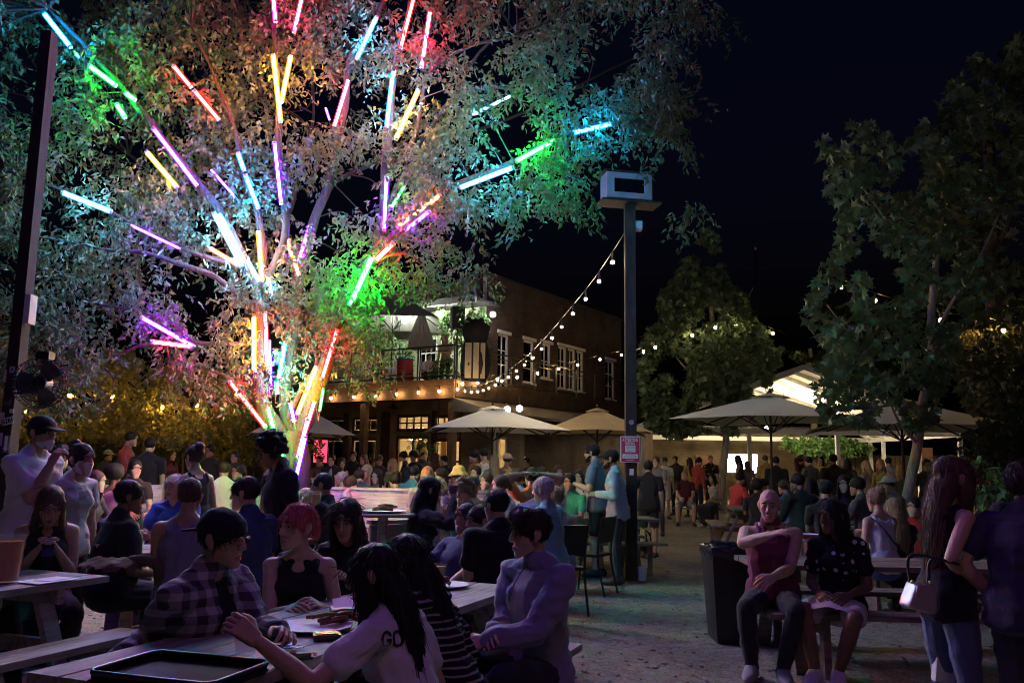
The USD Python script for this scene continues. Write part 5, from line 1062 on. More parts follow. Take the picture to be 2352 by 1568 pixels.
def skeleton(o):
    """joints in the person's own frame: x right, y forwards, z up, pelvis over the origin"""
    J = Pose(); s = o['st'] / 1.75; J.s = s; fem = o['sex'] == 'f'; sit = o['pose'] == 'sit'
    hz = o['hz'] if sit else .93 * s
    Rt = Rz(math.radians(o['twist'])) @ Ry(math.radians(o['side'])) @ Rx(-math.radians(o['lean'])); Rp = Ry(math.radians(o['side'] * .4)) @ Rx(-math.radians(o['lean'] * .45))
    J.Rt, J.Rp = Rt, Rp; J.P = np.array([0, 0, hz + .02 * s]); J.W = J.P + Rp @ [0, 0, .14 * s]; J.C = J.W + Rt @ [0, 0, .18 * s]; J.N = J.W + Rt @ [0, -.012 * s, .40 * s]
    sw = (.152 if fem else .178) * s * o['bulk'] ** .5
    Rh = Rz(math.radians(o['hy'])) @ Ry(math.radians(o['hr'])) @ Rx(-math.radians(o['hp'])); J.Rh = Rh
    J.H = J.N + (Rt @ [0, .012 * s, .045 * s]) * .6 + Rh @ [0, .024 * s, .112 * s]
    J.top = J.H + Rh @ [0, -.01, .122]
    hp = .09 * s
    for sd, k in ((-1, 'L'), (1, 'R')):
        S = J.W + Rt @ [sd * sw, -.012 * s, .318 * s]; t = o['hand' + k]
        presets = {'lap': (sd * .10, .27, hz + .15), 'knee': (sd * .15, .40, hz + .13), 'table': (sd * .13, .40, .80), 'wide': (sd * .30, .36, .80), 'side': (sd * .25, .05, hz - .08), 'hold': (sd * .10, .33, hz + .22), 'hip': (sd * .2, .05, hz + .06), 'pocket': (sd * .19, .10, hz - .02),
                   'face': (sd * .06, .15, J.H[2] - .235), 'drink': (sd * .09, .21, J.H[2] - .20), 'head': (sd * .10, -.08, J.H[2] + .05), 'up': (sd * .20, .25, J.H[2] + .18), 'phone': (sd * .06, .28, hz + .36), 'fold': (-sd * .10, .20, hz + .24), 'bench': (sd * .24, -.05, hz + .02)}
        if isinstance(t, str): t = np.array(presets[t]) * ([s, s, 1] if sit else [s, s, 1]); 
        t = np.asarray(t, float)
        if isinstance(o['hand' + k], str) and o['hand' + k] in ('face', 'drink', 'head', 'up'): t = t + [J.H[0], J.H[1], 0]
        pole = {'head': (sd * 1.0, -.2, .4), 'up': (sd * .8, 0, -.6)}.get(o['hand' + k] if isinstance(o['hand' + k], str) else '', (sd * .45, -.55, -1.0))
        E, Wr = ik(S, t, .285 * s, .25 * s, o.get('pole' + k, pole))
        hj = J.P + Rp @ [sd * hp, 0, -.02 * s]
        ft = o.get('foot' + k)
        if ft is None: ft = (sd * .12 * s, (.36 if sit else .02) * s, 0) if sit else (sd * .105 * s, .0, 0)
        A = np.array([ft[0], ft[1], ft[2] + .075 * s]); K, A = ik(hj, A, .435 * s, .425 * s, o.get('knee' + k, (sd * .25, 1.0, .35) if sit else (sd * .12, 1.0, .1)))
        setattr(J, 'S' + k, S); setattr(J, 'E' + k, E); setattr(J, 'W' + k, Wr); setattr(J, 'hip' + k, hj); setattr(J, 'K' + k, K); setattr(J, 'A' + k, A)
    return J
def body_parts(J, o, lod, inf=0.0):
    s, fem, b = J.s, o['sex'] == 'f', o['bulk']; T = lambda p, off: p + J.Rt @ (np.array(off) * s)
    e = lambda c, r, R=J.Rt: ell(c, np.asarray(r) * s * [b, b, 1] + inf, lod, R)
    pel = e(J.P, (.165 if not fem else .168, .112, .10), J.Rp); wst = e(J.W, (.142 if not fem else .120, .098 if not fem else .085, .075)); bel = e(J.W + J.Rt @ [0, .02 * s * b, -.01], (.13 * b, .10 * b, .07)) if b > 1.15 else wst
    ch = e(T(J.C, (0, .005, .02)), (.160 if not fem else .138, .112 if not fem else .098, .12)); up = e(T(J.W, (0, -.012, .305)), (.125 if not fem else .108, .075, .06))
    P_ = {'torso': [hull(pel, wst), hull(wst, ch), hull(bel, wst, pel), hull(ch, up)], 'shoulder': [hull(up, ell(J.SL, .050 * s * b ** .5 + inf * .8, lod)), hull(up, ell(J.SR, .050 * s * b ** .5 + inf * .8, lod))],
          'trap': [hull(ell(J.N + J.Rt @ [0, -.005, .0], .056 * s * (.88 if fem else 1) + inf, lod), ell(T(J.W, (.115, -.015, .325)), .040 * s + inf, lod), ell(T(J.W, (-.115, -.015, .325)), .040 * s + inf, lod))],
          'neck': [cap(J.N - [0, 0, .02], (.054 if not fem else .046) * s + inf, J.H + J.Rh @ [0, -.02, -.05], (.052 if not fem else .044) * s + inf, lod)]}
    if fem: P_['torso'] += [hull(*[e(T(J.C, (sd * .058, .072, .03)), (.056, .042, .052)) for sd in (-1, 1)], e(T(J.C, (0, .03, .08)), (.10, .05, .08)), e(T(J.C, (0, .03, -.05)), (.10, .05, .04)))]
    q = b ** .7 * (.88 if fem else 1.0)
    for sd, k in ((-1, 'L'), (1, 'R')):
        S, E, W, h, K, A = (getattr(J, n + k) for n in ('S', 'E', 'W', 'hip', 'K', 'A')); qs = s * q
        P_['uarm' + k] = [cap(S, .051 * qs + inf, S * .45 + E * .55, .048 * qs + inf, lod), cap(S * .45 + E * .55, .048 * qs + inf, E, .040 * qs + inf, lod)]
        P_['sleeve' + k] = [cap(S, .051 * qs + inf * .8, S * .42 + E * .58, .055 * qs + inf, lod)]
        P_['farm' + k] = [cap(E, .040 * qs + inf, E * .7 + W * .3, .043 * qs + inf, lod), cap(E * .7 + W * .3, .043 * qs + inf, W, .027 * qs + inf, lod)]
        ql = s * b ** .6
        P_['thigh' + k] = [cap(h, .090 * ql + inf, h * .4 + K * .6, .074 * ql + inf, lod), cap(h * .4 + K * .6, .074 * ql + inf, K, .056 * ql + inf, lod)]
        P_['shin' + k] = [cap(K, .055 * ql + inf, K * .7 + A * .3 - unit(np.cross(K - A, [1.0, 0, 0])) * .0, .058 * ql + inf, lod), cap(K * .7 + A * .3, .058 * ql + inf, A, .038 * ql + inf, lod)]
        yaw = np.array([sd * .18, 1.0, 0]) if o['pose'] == 'sit' else np.array([sd * .22, 1.0, 0]); fy = unit(yaw); tilt = o.get('toe' + k, 0.0); fy = unit(fy + [0, 0, tilt])
        hl = A - fy * .045 * s - [0, 0, .04 * s]; bl = A + fy * .10 * s - [0, 0, .046 * s]; to = A + fy * .175 * s - [0, 0, .053 * s]; sx = unit(np.cross(fy, [0, 0, 1.0])) * .018 * s
        P_['foot' + k] = [hull(ell(A, .038 * s + inf, lod), ell(hl, .033 * s + inf, lod), ell(bl + sx, .028 * s + inf, lod), ell(bl - sx, .028 * s + inf, lod)), hull(ell(bl + sx, .028 * s + inf, lod), ell(bl - sx, .028 * s + inf, lod), ell(to, .021 * s + inf, lod))]
    return P_
def wrinkle(t, amp, seed, sc=13.0):
    v = np.asarray(t.vertices); n = np.asarray(t.vertex_normals); d = meshkit.fbm(v * sc, 3, seed) - .5; d2 = meshkit.fbm(v * [sc * .6, sc * .6, sc * 2.2], 2, seed + 9) - .5
    return v + n * ((d + d2) * amp)[:, None], t.faces
def hair_mesh(J, style, lod, seed):
    c, R = J.H, J.Rh; X = lambda *p: c + R @ np.array(p); E = lambda p, r, l=max(lod, 1): ell(X(*p), r, l, R)
    skull = hull(E((0, -.014, .036), (.085, .103, .096)), E((0, .015, .03), (.082, .085, .085)))
    face = hull(E((0, .11, -.06), (.075, .075, .115)), E((0, .16, -.06), (.09, .05, .13))); sideb = hull(E((.1, .035, -.075), (.05, .04, .06)), E((-.1, .035, -.075), (.05, .04, .06)))
    low = hull(E((0, .02, -.13), (.12, .13, .06)), E((0, -.02, -.16), (.12, .12, .06)))
    m = skull - face
    if style in ('short', 'buzz', 'curly', 'side', 'balding'):
        m = m - low - sideb
        if style == 'buzz': m = hull(E((0, -.013, .034), (.078, .097, .092)), E((0, .012, .02), (.076, .08, .08))) - face - low - sideb
        if style == 'balding': m = m - hull(E((0, .06, .12), (.07, .10, .08)))
        if style == 'side': m = m + (hull(E((0, .04, .105), (.07, .06, .03)), E((-.04, .075, .07), (.035, .03, .03)), E((.03, .06, .09), (.04, .04, .025))))
        if style == 'curly':
            rg = np.random.default_rng(seed); B = [m]
            for k in range(46):
                a, z = rg.uniform(0, 6.28), rg.uniform(-.03, .13); y = -.015 + .10 * math.sin(a); x = .088 * math.cos(a); f = math.sqrt(max(0, 1 - ((z - .03) / .11) ** 2)) if z > .03 else 1.0
                if y > .055 and z < .06: continue
                B.append(m3d.Manifold.hull_points(E((x * f, -.01 + (y + .01) * f, z), (.034,) * 3, 0)))
            m = union(B)
    elif style in ('long', 'straight', 'bob', 'wavy'):
        ln = {'long': .36, 'straight': .42, 'bob': .16, 'wavy': .27}[style]; C = []
        dn = J.Rt @ np.array([0, 0, -1.0]); bk = J.Rt @ np.array([0, -1.0, 0]); dn = unit(dn + [0, 0, -.6]); N0 = X(0, -.045, -.03)
        sx = R @ np.array([1.0, 0, 0])
        st = [(0, .082, .062), (.35, .086, .048), (.7, .080, .036), (1, .05, .02)]; prev = ell(X(0, -.03, .01), (.086, .075, .07), max(lod, 1), R)
        for t, rx, ry in st:
            p = N0 + dn * (ln * t + .04) + bk * (.03 + .045 * min(1, t * 2)); cur = ell(p, (rx, ry, .05), max(lod, 1), R); C.append(hull(prev, cur)); prev = cur
        for sd in (-1, 1):  # strands beside the face
            a = X(sd * .066, .03, .03); b_ = X(sd * .078, .02, -.10) ; c2 = b_ + dn * (ln * .45) + bk * .01
            C += [hull(ell(a, (.022, .04, .04), max(lod, 1), R), ell(b_, (.022, .04, .03), max(lod, 1), R)), hull(ell(b_, (.022, .04, .03), max(lod, 1), R), ell(c2, (.02, .022, .02), max(lod, 1), R))]
        m = union([m - low] + C)
    elif style in ('bun', 'tied', 'ponytail'):
        m = m - low - sideb
        if style == 'bun': m = m + hull(E((0, -.09, .10), (.045, .045, .042)), E((0, -.075, .11), (.04, .04, .04)))
        elif style == 'tied': m = m + hull(E((0, -.11, .0), (.035, .035, .04)), E((0, -.12, -.04), (.03, .03, .03)))
        else: m = m + union([hull(E((0, -.11, .03), (.03, .03, .03)), E((0, -.145, -.02), (.034, .03, .04))), hull(E((0, -.145, -.02), (.034, .03, .04)), E((0, -.13, -.19), (.02, .018, .03)))])
    elif style == 'afro':
        m = hull(E((0, -.02, .06), (.125, .125, .115))) - hull(E((0, .13, -.05), (.08, .09, .105))) - low
    elif style == 'hijab':
        m = hull(E((0, -.014, .036), (.092, .11, .1)), E((0, .0, -.10), (.085, .09, .06)), E((0, -.01, -.17), (.12, .10, .03))) - hull(E((0, .11, -.03), (.055, .06, .075)))
    t = finish(m, {2: .012, 1: .022, 0: .05}[lod], {2: 4, 1: 2, 0: 1}[lod])
    if lod: return wrinkle(t, .012 if style in ('curly', 'afro', 'wavy') else .006, seed, 26)
    return t
def cap_mesh(J, kind, lod):
    c, R = J.H, J.Rh; X = lambda *p: c + R @ np.array(p); E = lambda p, r, l=1: ell(X(*p), r, l, R)
    dome = hull(E((0, -.014, .045), (.090, .108, .092)), E((0, .015, .045), (.086, .092, .08))) - hull(E((0, 0, -.08), (.2, .2, .115)))
    if kind == 'cap': m = dome + hull(E((.05, .09, .045), (.02, .02, .007)), E((-.05, .09, .045), (.02, .02, .007)), E((.035, .165, .035), (.02, .015, .006)), E((-.035, .165, .035), (.02, .015, .006)))
    elif kind == 'capback': m = dome + hull(E((.05, -.10, .03), (.02, .02, .007)), E((-.05, -.10, .03), (.02, .02, .007)), E((.035, -.165, .015), (.02, .015, .006)), E((-.035, -.165, .015), (.02, .015, .006)))
    elif kind == 'beanie': m = hull(E((0, -.02, .06), (.092, .108, .10)), E((0, -.03, .12), (.06, .07, .06))) - hull(E((0, .02, -.07), (.2, .2, .11)))
    else:
        m = hull(E((0, -.01, .05), (.095, .112, .06)), E((0, -.01, .105), (.078, .09, .035))) - hull(E((0, 0, -.09), (.2, .2, .1)))
        br = m3d.Manifold.hull_points(np.vstack([X(*p) for p in [(1.42 * .1 * math.cos(a), -.01 + 1.42 * .115 * math.sin(a), -.005) for a in np.linspace(0, 6.28, 20)] + [(.098 * math.cos(a), -.01 + .115 * math.sin(a), .05) for a in np.linspace(0, 6.28, 20)]])); m = m + (br - hull(E((0, 0, -.10), (.2, .2, .1))))
    return finish(m, {2: .012, 1: .02, 0: .04}[lod], 3 if lod else 1)
def strands(path, mesh, J, hair, n, seed, hatted):
    """loose locks lying on the hair and lifting a little off it"""
    v, f = _vf(mesh); t = trimesh.Trimesh(v, f, process=False); rg = np.random.default_rng(seed + 500); ar = t.area_faces; k = rg.choice(len(f), n, p=ar / ar.sum()); w = rg.dirichlet((1, 1, 1), n)
    p = (v[f[k]] * w[:, :, None]).sum(1); nr = t.face_normals[k]; c = J.H; long_ = hair[0] in ('long', 'straight', 'bob', 'wavy'); cur = hair[0] in ('curly', 'afro', 'wavy')
    if hatted: ok = p[:, 2] < c[2] + .03; p, nr = p[ok], nr[ok]
    crown = c + J.Rh @ np.array([0, -.03, .125]); d = (p - crown); d[:, 2] -= .10 if long_ else .02
    if cur: d = d + rg.normal(size=d.shape) * .12
    d -= nr * (d * nr).sum(1, keepdims=True); d /= np.linalg.norm(d, axis=1, keepdims=True) + 1e-6
    L = rg.uniform(.05, .13, len(p)) if long_ else rg.uniform(.02, .045, len(p)); lift = rg.uniform(.0, .10, len(p)) ** 1.5; pts = []
    for s_ in np.linspace(0, 1, 4): pts.append(p + nr * .001 + d * (L * s_)[:, None] + nr * (lift * L * 4 * s_ ** 2 + .0015)[:, None] + rg.normal(size=p.shape) * .0012 * s_)
    P_ = np.stack(pts, 1).reshape(-1, 3); cv = UsdGeom.BasisCurves.Define(stage, path + '/hair_strands'); cv.CreateTypeAttr('linear'); cv.CreatePointsAttr(Vt.Vec3fArray.FromNumpy(P_.astype(np.float32))); cv.CreateCurveVertexCountsAttr(Vt.IntArray([4] * len(p)))
    cv.CreateWidthsAttr(Vt.FloatArray.FromNumpy(np.tile([.0028, .0026, .002, .0008], len(p)).astype(np.float32))); cv.SetWidthsInterpolation('vertex'); UsdShade.MaterialBindingAPI.Apply(cv.GetPrim()).Bind(hairm(hair[1])); cv.GetPrim().SetCustomDataByKey('kind', 'stuff')
_pid = 0
PEOPLE = []
def person(label, px, py, d, face, pose='sit', st=1.74, sex='m', top=((.1, .1, .1), 'tee'), bottom=('long', (.03, .03, .035)), hair=('short', 'black'), skin=0, lean=8, side=0, twist=0, hy=0, hp=5, hr=0, hands=('lap', 'lap'),
           bulk=1.0, shoes=(.03, .03, .03), hat=None, mask=False, glasses=False, lod=None, curl=(.55, .55), group=None, beard=None, extra=None, **kw):
    """px, py: the crown of the head in the picture, d: its distance; face: compass heading of the body (0 away, 90 left, 180 towards the camera, -90 right)"""
    global _pid; _pid += 1; seed = _pid
    lod = (2 if d < 5.6 else 1 if d < 9.3 else 0) if lod is None else lod
    base = kw.pop('base', 0.0); under = kw.pop('under', (.42, .40, .42)); tgt = P(px, py, d) - [0, 0, base]
    hands_in = hands; hands = tuple('lap' if not isinstance(h, str) and h[0] == 'P' else h for h in hands)
    o = dict(st=st, sex=sex, pose=pose, lean=lean, side=side, twist=twist, hy=hy, hp=hp, hr=hr, bulk=bulk, handL=hands[0], handR=hands[1], hz=.5, **kw)
    hatdz = .012 if hat else (.012 if hair else 0.0)
    if pose == 'sit':
        J = skeleton(o); o['hz'] = float(np.clip(o['hz'] + tgt[2] - hatdz - J.top[2], .36, .78)); 
    else:
        J = skeleton(o); o['st'] = float(np.clip(st * (tgt[2] - hatdz) / J.top[2], 1.5, 1.98)) if J.top[2] > .5 else st
    J = skeleton(o); R = Rz(math.radians(face)); off = R @ J.top; loc = np.array([tgt[0] - off[0], tgt[1] - off[1], base])
    for k, h in zip('LR', hands_in):
        if not isinstance(h, str) and h[0] == 'P': o['hand' + k] = R.T @ (P(*h[1:]) - loc)
    J = skeleton(o)
    root = thing('person', label, 'person', loc, face, group=group); s = J.s; sk = skinm(skin)
    B = body_parts(J, o, lod); edge = {2: .024, 1: .034, 0: None}[lod]; it = {2: 6, 1: 5, 0: 0}[lod]
    allp = [p for k, v in B.items() if not k.startswith('sleeve') for p in v]
    bm = union(allp)
    bt = finish(bm, edge, it)
    bm = to_man(bt) if lod else bm
    parts = [bm, head_mesh(J.H, J.Rh, 1.0, lod, sex)]
    for k, sd, cu in (('L', -1, curl[0]), ('R', 1, curl[1])):
        W, E_ = getattr(J, 'W' + k), getattr(J, 'E' + k); dv = unit(W - E_); nrm = o.get('palm' + k)
        if nrm is None: nrm = np.array([-sd * .7, .1, -.7]) if abs(dv[2]) < .75 else np.array([-sd * 1.0, .2, 0])
        hd = o.get('hdir' + k); hd = dv if hd is None else unit(np.array(hd))
        parts.append(hand(W + hd * .008, hd, np.asarray(nrm, float), -sd, cu, s * (.95 if sex == 'f' else 1.03), lod))
    bm = union(parts); obj('body', bm, sk, root, smooth=60 if lod == 0 else True, local=True)
    # clothes
    tc, tk = top[0], top[1]; tm = cloth(tc, *(top[2:] if len(top) > 2 else ('plain',)))
    C = body_parts(J, o, lod, .017 if lod else .014)
    def garment(name, keys, mat, amp, extra_m=(), cut=None, label=None):
        m = union([p for k in keys for p in C[k]] + list(extra_m))
        if cut is not None: m = m - cut
        t = finish(m, edge, it)
        if lod: t = wrinkle(t, amp, seed)
        return obj(name, t, mat, root, smooth=60 if lod == 0 else True, local=True, label=label)
    keys = ['torso', 'shoulder']
    if tk in ('tee', 'long', 'open', 'hood'): keys += ['trap']; keys += ['sleeveL', 'sleeveR']
    if tk in ('long', 'open', 'hood'): keys += ['uarmL', 'uarmR', 'farmL', 'farmR']
    if tk == 'tank': keys = ['torso']
    ex = []
    hem = np.vstack([ell(J.P + J.Rp @ [0, 0, (-.08 if pose == 'stand' else -.01) * s], np.array([.178, .128, .05]) * s * [bulk, bulk, 1] + .022, lod, J.Rp), ell(J.P + J.Rp @ [0, 0, .04 * s], np.array([.170, .122, .05]) * s * [bulk, bulk, 1] + .022, lod, J.Rp)])
    if tk not in ('crop',): ex.append(hull(hem, ell(J.W, np.array([.14 if sex == 'm' else .125, .10, .06]) * s * [bulk, bulk, 1] + .017, lod, J.Rt)))
    if tk == 'tank':
        for sd in (-1, 1): ex.append(hull(*[ell(J.W + J.Rt @ (np.array(p) * s), .022, lod) for p in ((sd * .085, .05, .33), (sd * .095, -.03, .37), (sd * .09, -.085, .30))], ell(J.W + J.Rt @ (np.array((sd * .07, 0, .28)) * s), .05, lod)))
    cutm = None
    if lod:
        nk = J.N + J.Rt @ (np.array([0, .075, -.005]) * s); cutm = hull(ell(nk, (.055, .05, .05 if tk != 'tank' else .09), 1, J.Rt), ell(J.N + J.Rt @ [0, .04, .05], (.05, .05, .05), 1, J.Rt))
        if tk == 'tank': cutm = cutm + hull(ell(J.N + J.Rt @ (np.array([0, -.07, -.03]) * s), (.06, .05, .06), 1, J.Rt))
        if tk == 'hood': cutm = None
    shirt_label = None
    if tk == 'open':
        garment('undershirt', ['torso'], cloth(under), .006)
        C = body_parts(J, o, lod, .024)
        hem = ell(J.P + J.Rp @ [0, 0, -.05 * s], np.array([.18, .13, .10]) * s * [bulk, bulk, 1] + .03, lod, J.Rp); ex = [hull(hem, ell(J.W, np.array([.145, .105, .06]) * s * [bulk, bulk, 1] + .03, lod, J.Rt))]
        f0, f1 = J.N + J.Rt @ [0, .16, -.02], J.P + J.Rp @ [.02, .25, -.16]; cutm = hull(ell(f0, (.055, .12, .03), 1, J.Rt), ell(f1, (.085, .12, .05), 1, J.Rt))
    shirt = garment('shirt', keys, tm, .034 if tk in ('open', 'long', 'hood') else .024, ex, cutm)
    if tk == 'hood': obj('hood', finish(hull(ell(J.N + J.Rt @ [0, -.08, -.02], (.10, .06, .06), 1, J.Rt), ell(J.N + J.Rt @ [0, -.04, .03], (.09, .05, .04), 1, J.Rt)), .025 if lod else None, 2), tm, root, smooth=True, local=True)
    if tk in ('collar',): pass
    C = body_parts(J, o, lod, .010)
    bk, bc = bottom[0], bottom[1]; bmat = cloth(bc, *(bottom[2:] if len(bottom) > 2 else ('plain',)))
    pel = [hull(ell(J.P, np.array([.162, .110, .10]) * s * [bulk, bulk, 1] + .008, lod, J.Rp), ell(J.P - J.Rp @ [0, 0, .05], np.array([.15, .105, .08]) * s * [bulk, bulk, 1] + .008, lod, J.Rp))]
    if bk == 'long': garment('trousers', ['thighL', 'thighR', 'shinL', 'shinR'], bmat, .016, pel)
    elif bk == 'shorts':
        sh = []
        for k in 'LR': h, K = getattr(J, 'hip' + k), getattr(J, 'K' + k); sh.append(cap(h, .098 * s * bulk ** .6, h * .22 + K * .78, .088 * s * bulk ** .6, lod))
        garment('shorts', [], bmat, .014, pel + sh)
    elif bk in ('skirt', 'longskirt'):
        f = .72 if bk == 'skirt' else 1.0; hu = [ell(getattr(J, 'hip' + k) * (1 - f) + getattr(J, 'K' + k) * f, .09 * s, lod) for k in 'LR']; hm = [hull(ell(J.P, np.array([.165, .115, .10]) * s + .015, lod, J.Rp), *hu)]
        if bk == 'longskirt': hm.append(hull(*[ell(getattr(J, 'K' + k), .085 * s, lod) for k in 'LR'], *[ell(getattr(J, 'A' + k) + [0, 0, .05], .10 * s, lod) for k in 'LR']))
        garment('skirt', [], bmat, .018, pel + hm)
    sm = pbr('shoe_%d_%d_%d' % tuple(int(x * 100) for x in shoes), shoes, .6)
    for k in 'LR': obj('shoe', finish(union(C['foot' + k]), .02 if lod else None, 3 if lod else 0), sm, root, smooth=60, local=True)
    if hair:
        hm_ = hair_mesh(J, hair[0], lod, seed); hpth = obj('hair', hm_, hairm(hair[1]), root, smooth=True if lod else 60, local=True)
        if lod: strands(hpth, hm_, J, hair, {2: 900, 1: 260}[lod], seed, bool(hat))
    if hat: obj({'bucket': 'bucket_hat', 'beanie': 'beanie'}.get(hat[0], 'cap'), cap_mesh(J, hat[0], lod), cloth(hat[1]), root, smooth=40, local=True)
    X = lambda *p: J.H + J.Rh @ np.array(p)
    if lod:
        for sd in (-1, 1):
            e = MB(); e.sphere(X(sd * .031, .0765, .008), .0115, 2); ep = obj('eye', e, pbr('eye_white', (.42, .40, .38), .2, var=.02), root, smooth=True, local=True)
            i = MB(); i.sphere(X(sd * .031, .0830, .007), (.0074, .0074, .0074), 1); obj('iris', i, pbr('iris_dark', (.02, .014, .01), .15), ep, smooth=True, local=True)
            if lod == 2 or True: bq = MB().tube([X(sd * .014, .094, .030), X(sd * .031, .0945, .036), X(sd * .050, .083, .031)], [.0032, .004, .002], 6); obj('eyebrow', bq, hairm(hair[1] if hair and hair[1] not in ('blonde', 'grey', 'red') else 'brown'), root, smooth=True, local=True)
        if not mask: obj('lips', finish(union([hull(ell(X(.017, .088, -.064), .005, 1), ell(X(0, .1005, -.060), (.008, .005, .005), 1), ell(X(-.017, .088, -.064), .005, 1)), hull(ell(X(.015, .088, -.072), .005, 1), ell(X(0, .0995, -.074), (.008, .005, .005), 1), ell(X(-.015, .088, -.072), .005, 1))]), .006, 2), pbr('lip_tone', (.33, .13, .11), .4), root, smooth=True, local=True)
    if beard:
        m = hull(*[ell(X(*p), r, 1) for p, r in (((.05, .025, -.05), .022), ((-.05, .025, -.05), .022), ((0, .082, -.105), .024), ((.03, .075, -.085), .022), ((-.03, .075, -.085), .022), ((.04, .04, -.085), .02), ((-.04, .04, -.085), .02))]) - hull(ell(X(0, .12, -.05), (.032, .05, .026), 1, J.Rh))
        obj('beard', finish(m, .014 if lod else None, 2 if lod else 0), hairm(beard), root, smooth=True, local=True)
    if mask:
        zz = -.035 if mask == 'chin' else 0.0
        m = hull(*[ell(X(*p), r, 1) for p, r in (((.055, .03, -.035 + zz), .012), ((-.055, .03, -.035 + zz), .012), ((0, .104, -.02 + zz), .016), ((0, .09, -.105), .016), ((.05, .03, -.08), .012), ((-.05, .03, -.08), .012), ((.03, .08, -.025 + zz), .014), ((-.03, .08, -.025 + zz), .014))])
        obj('face_mask', finish(m, .016 if lod else None, 2 if lod else 0), pbr('mask_fabric', (.62, .62, .66), .9, bump=.2, bscale=60), root, smooth=True, local=True)
    if glasses:
        g = MB()
        for sd in (-1, 1):
            cc = [X(sd * .032 + .024 * math.cos(a), .101, .004 + .019 * math.sin(a)) for a in np.linspace(0, 6.2832, 17)]; g.tube(cc, .0022, 5, False); g.tube([X(sd * .055, .099, .01), X(sd * .076, .05, .012), X(sd * .08, -.01, .008)], .002, 5)
        g.tube([X(-.01, .104, .008), X(.01, .104, .008)], .0022, 5); obj('glasses', g, pbr('thin_frame_metal', (.25, .2, .12), .25, .9), root, local=True)
    o2 = np.asarray(loc)
    for n_ in ('P', 'W', 'C', 'N', 'H', 'SL', 'SR', 'EL', 'ER', 'WL', 'WR', 'hipL', 'hipR', 'KL', 'KR', 'AL', 'AR', 'top'): setattr(J, 'w' + n_, R @ getattr(J, n_) + o2)
    J.R, J.loc, J.root, J.o = R, o2, root, o; J.shirt = shirt; PEOPLE.append((px, py, d, round(o['hz'], 2), round(o['st'], 2)))
    return J
# ------------------------------------------------------------------ who sits and stands where
BLK, NAVY, WHT = (.018, .018, .022), (.045, .055, .11), (.60, .59, .60)
JEAN = ('long', (.07, .09, .15)); DARKT = ('long', (.022, .022, .026))
# foreground table
A = {}
A['plaid'] = person('man in plaid shirt, dark backward cap and glasses leaning at the foreground table', 516, 1164, 3.75, -112, lean=14, side=4, hp=6, hy=8, top=((.05, .045, .06), 'open', 'plaid', (.36, .33, .38)), under=(.012, .012, .014), hat=('capback', (.014, .014, .018)), hair=('short', 'black'), skin=1, glasses=True, bulk=1.15, hands=(('P', 640, 1452, 3.62), ('P', 285, 1500, 3.5)), curl=(.7, .3))
A['pink'] = person('woman with tied back pinkish red hair and bare arms turned left at the table', 688, 1150, 4.65, -172, sex='f', hy=-42, hp=2, lean=10, top=(BLK, 'tank'), bottom=DARKT, hair=('tied', 'red'), skin=0, hands=(('P', 735, 1392, 4.45), ('P', 660, 1400, 4.35)), st=1.7)
A['dark'] = person('woman with dark shoulder length hair looking down at the far end of the table', 795, 1143, 5.3, 172, sex='f', hp=18, lean=8, top=((.02, .018, .022), 'long'), hair=('bob', 'dark'), skin=1, hands=('table', 'lap'))
A['go'] = person('woman with long black hair in white GO shirt reaching for a cup', 856, 1242, 3.5, 66, sex='f', lean=24, hp=10, hy=18, top=((.62, .60, .62), 'tee'), bottom=DARKT, hair=('straight', 'black'), skin=0, hands=(('P', 590, 1470, 3.12), 'lap'), curl=(.8, .5), poleL=(-.2, -.3, -1))
A['stripe'] = person('woman in thin striped black top right of the white GO shirt', 926, 1221, 3.98, 70, sex='f', lean=30, hp=12, top=((.014, .014, .016), 'long', 'stripe', (.30, .28, .26), 1.4), bottom=DARKT, hair=('straight', 'black'), skin=0, hands=('table', 'lap'))
A['open'] = person('young man in open blue shirt over white tee at the end of the bench', 1220, 1164, 4.5, 132, lean=3, hy=-22, hp=4, top=((.22, .21, .32), 'open'), under=(.42, .39, .42), hair=('side', 'dark'), skin=0, bulk=1.08, hands=(('P', 1120, 1470, 4.2), ('P', 1135, 1455, 4.3)), curl=(.4, .4), shoes=(.05, .05, .05))
# around the left table
A['whitetee'] = person('man standing in white tee and black cap with hand at his chin', 100, 953, 6.3, -104, pose='stand', top=((.56, .54, .56), 'tee'), hat=('cap', (.014, .014, .016)), hair=('short', 'black'), mask='chin', skin=1, bulk=1.2, hands=('hip', 'face'), st=1.8, lean=2, curl=(.5, .8))
A['mask'] = person('woman standing in grey printed tee with white face mask', 190, 1018, 6.5, -112, sex='f', pose='stand', top=((.46, .45, .48), 'tee', 'print', (.16, .15, .18)), mask=True, hair=('bun', 'black'), skin=1, bulk=1.12, hands=('side', 'side'))
A['phone'] = person('woman with brown bob bent over her phone at the left table', 121, 1117, 5.7, -150, sex='f', hp=34, lean=14, top=((.03, .025, .03), 'tank'), hair=('bob', 'brown'), skin=1, hands=('phone', 'phone'))
A['bigdark'] = person('broad man in black tee seated with his back to us behind the left table', 300, 1099, 6.3, -42, top=(BLK, 'tee'), hair=('short', 'black'), skin=3, bulk=1.22, hands=('lap', 'lap'), hy=-20)
A['grey'] = person('person in grey sleeveless top with their back to us beyond the plaid shirt', 440, 1094, 6.0, 8, top=((.20, .20, .25), 'tank'), hair=('short', 'brown'), skin=1, hands=('table', 'table'))
A['navy'] = person('man in navy shirt in profile facing left behind the black cap', 566, 1090, 6.25, 62, top=((.05, .07, .13), 'tee'), hair=('short', 'dark'), skin=0, hands=('table', 'lap'), hy=20, bulk=1.1)
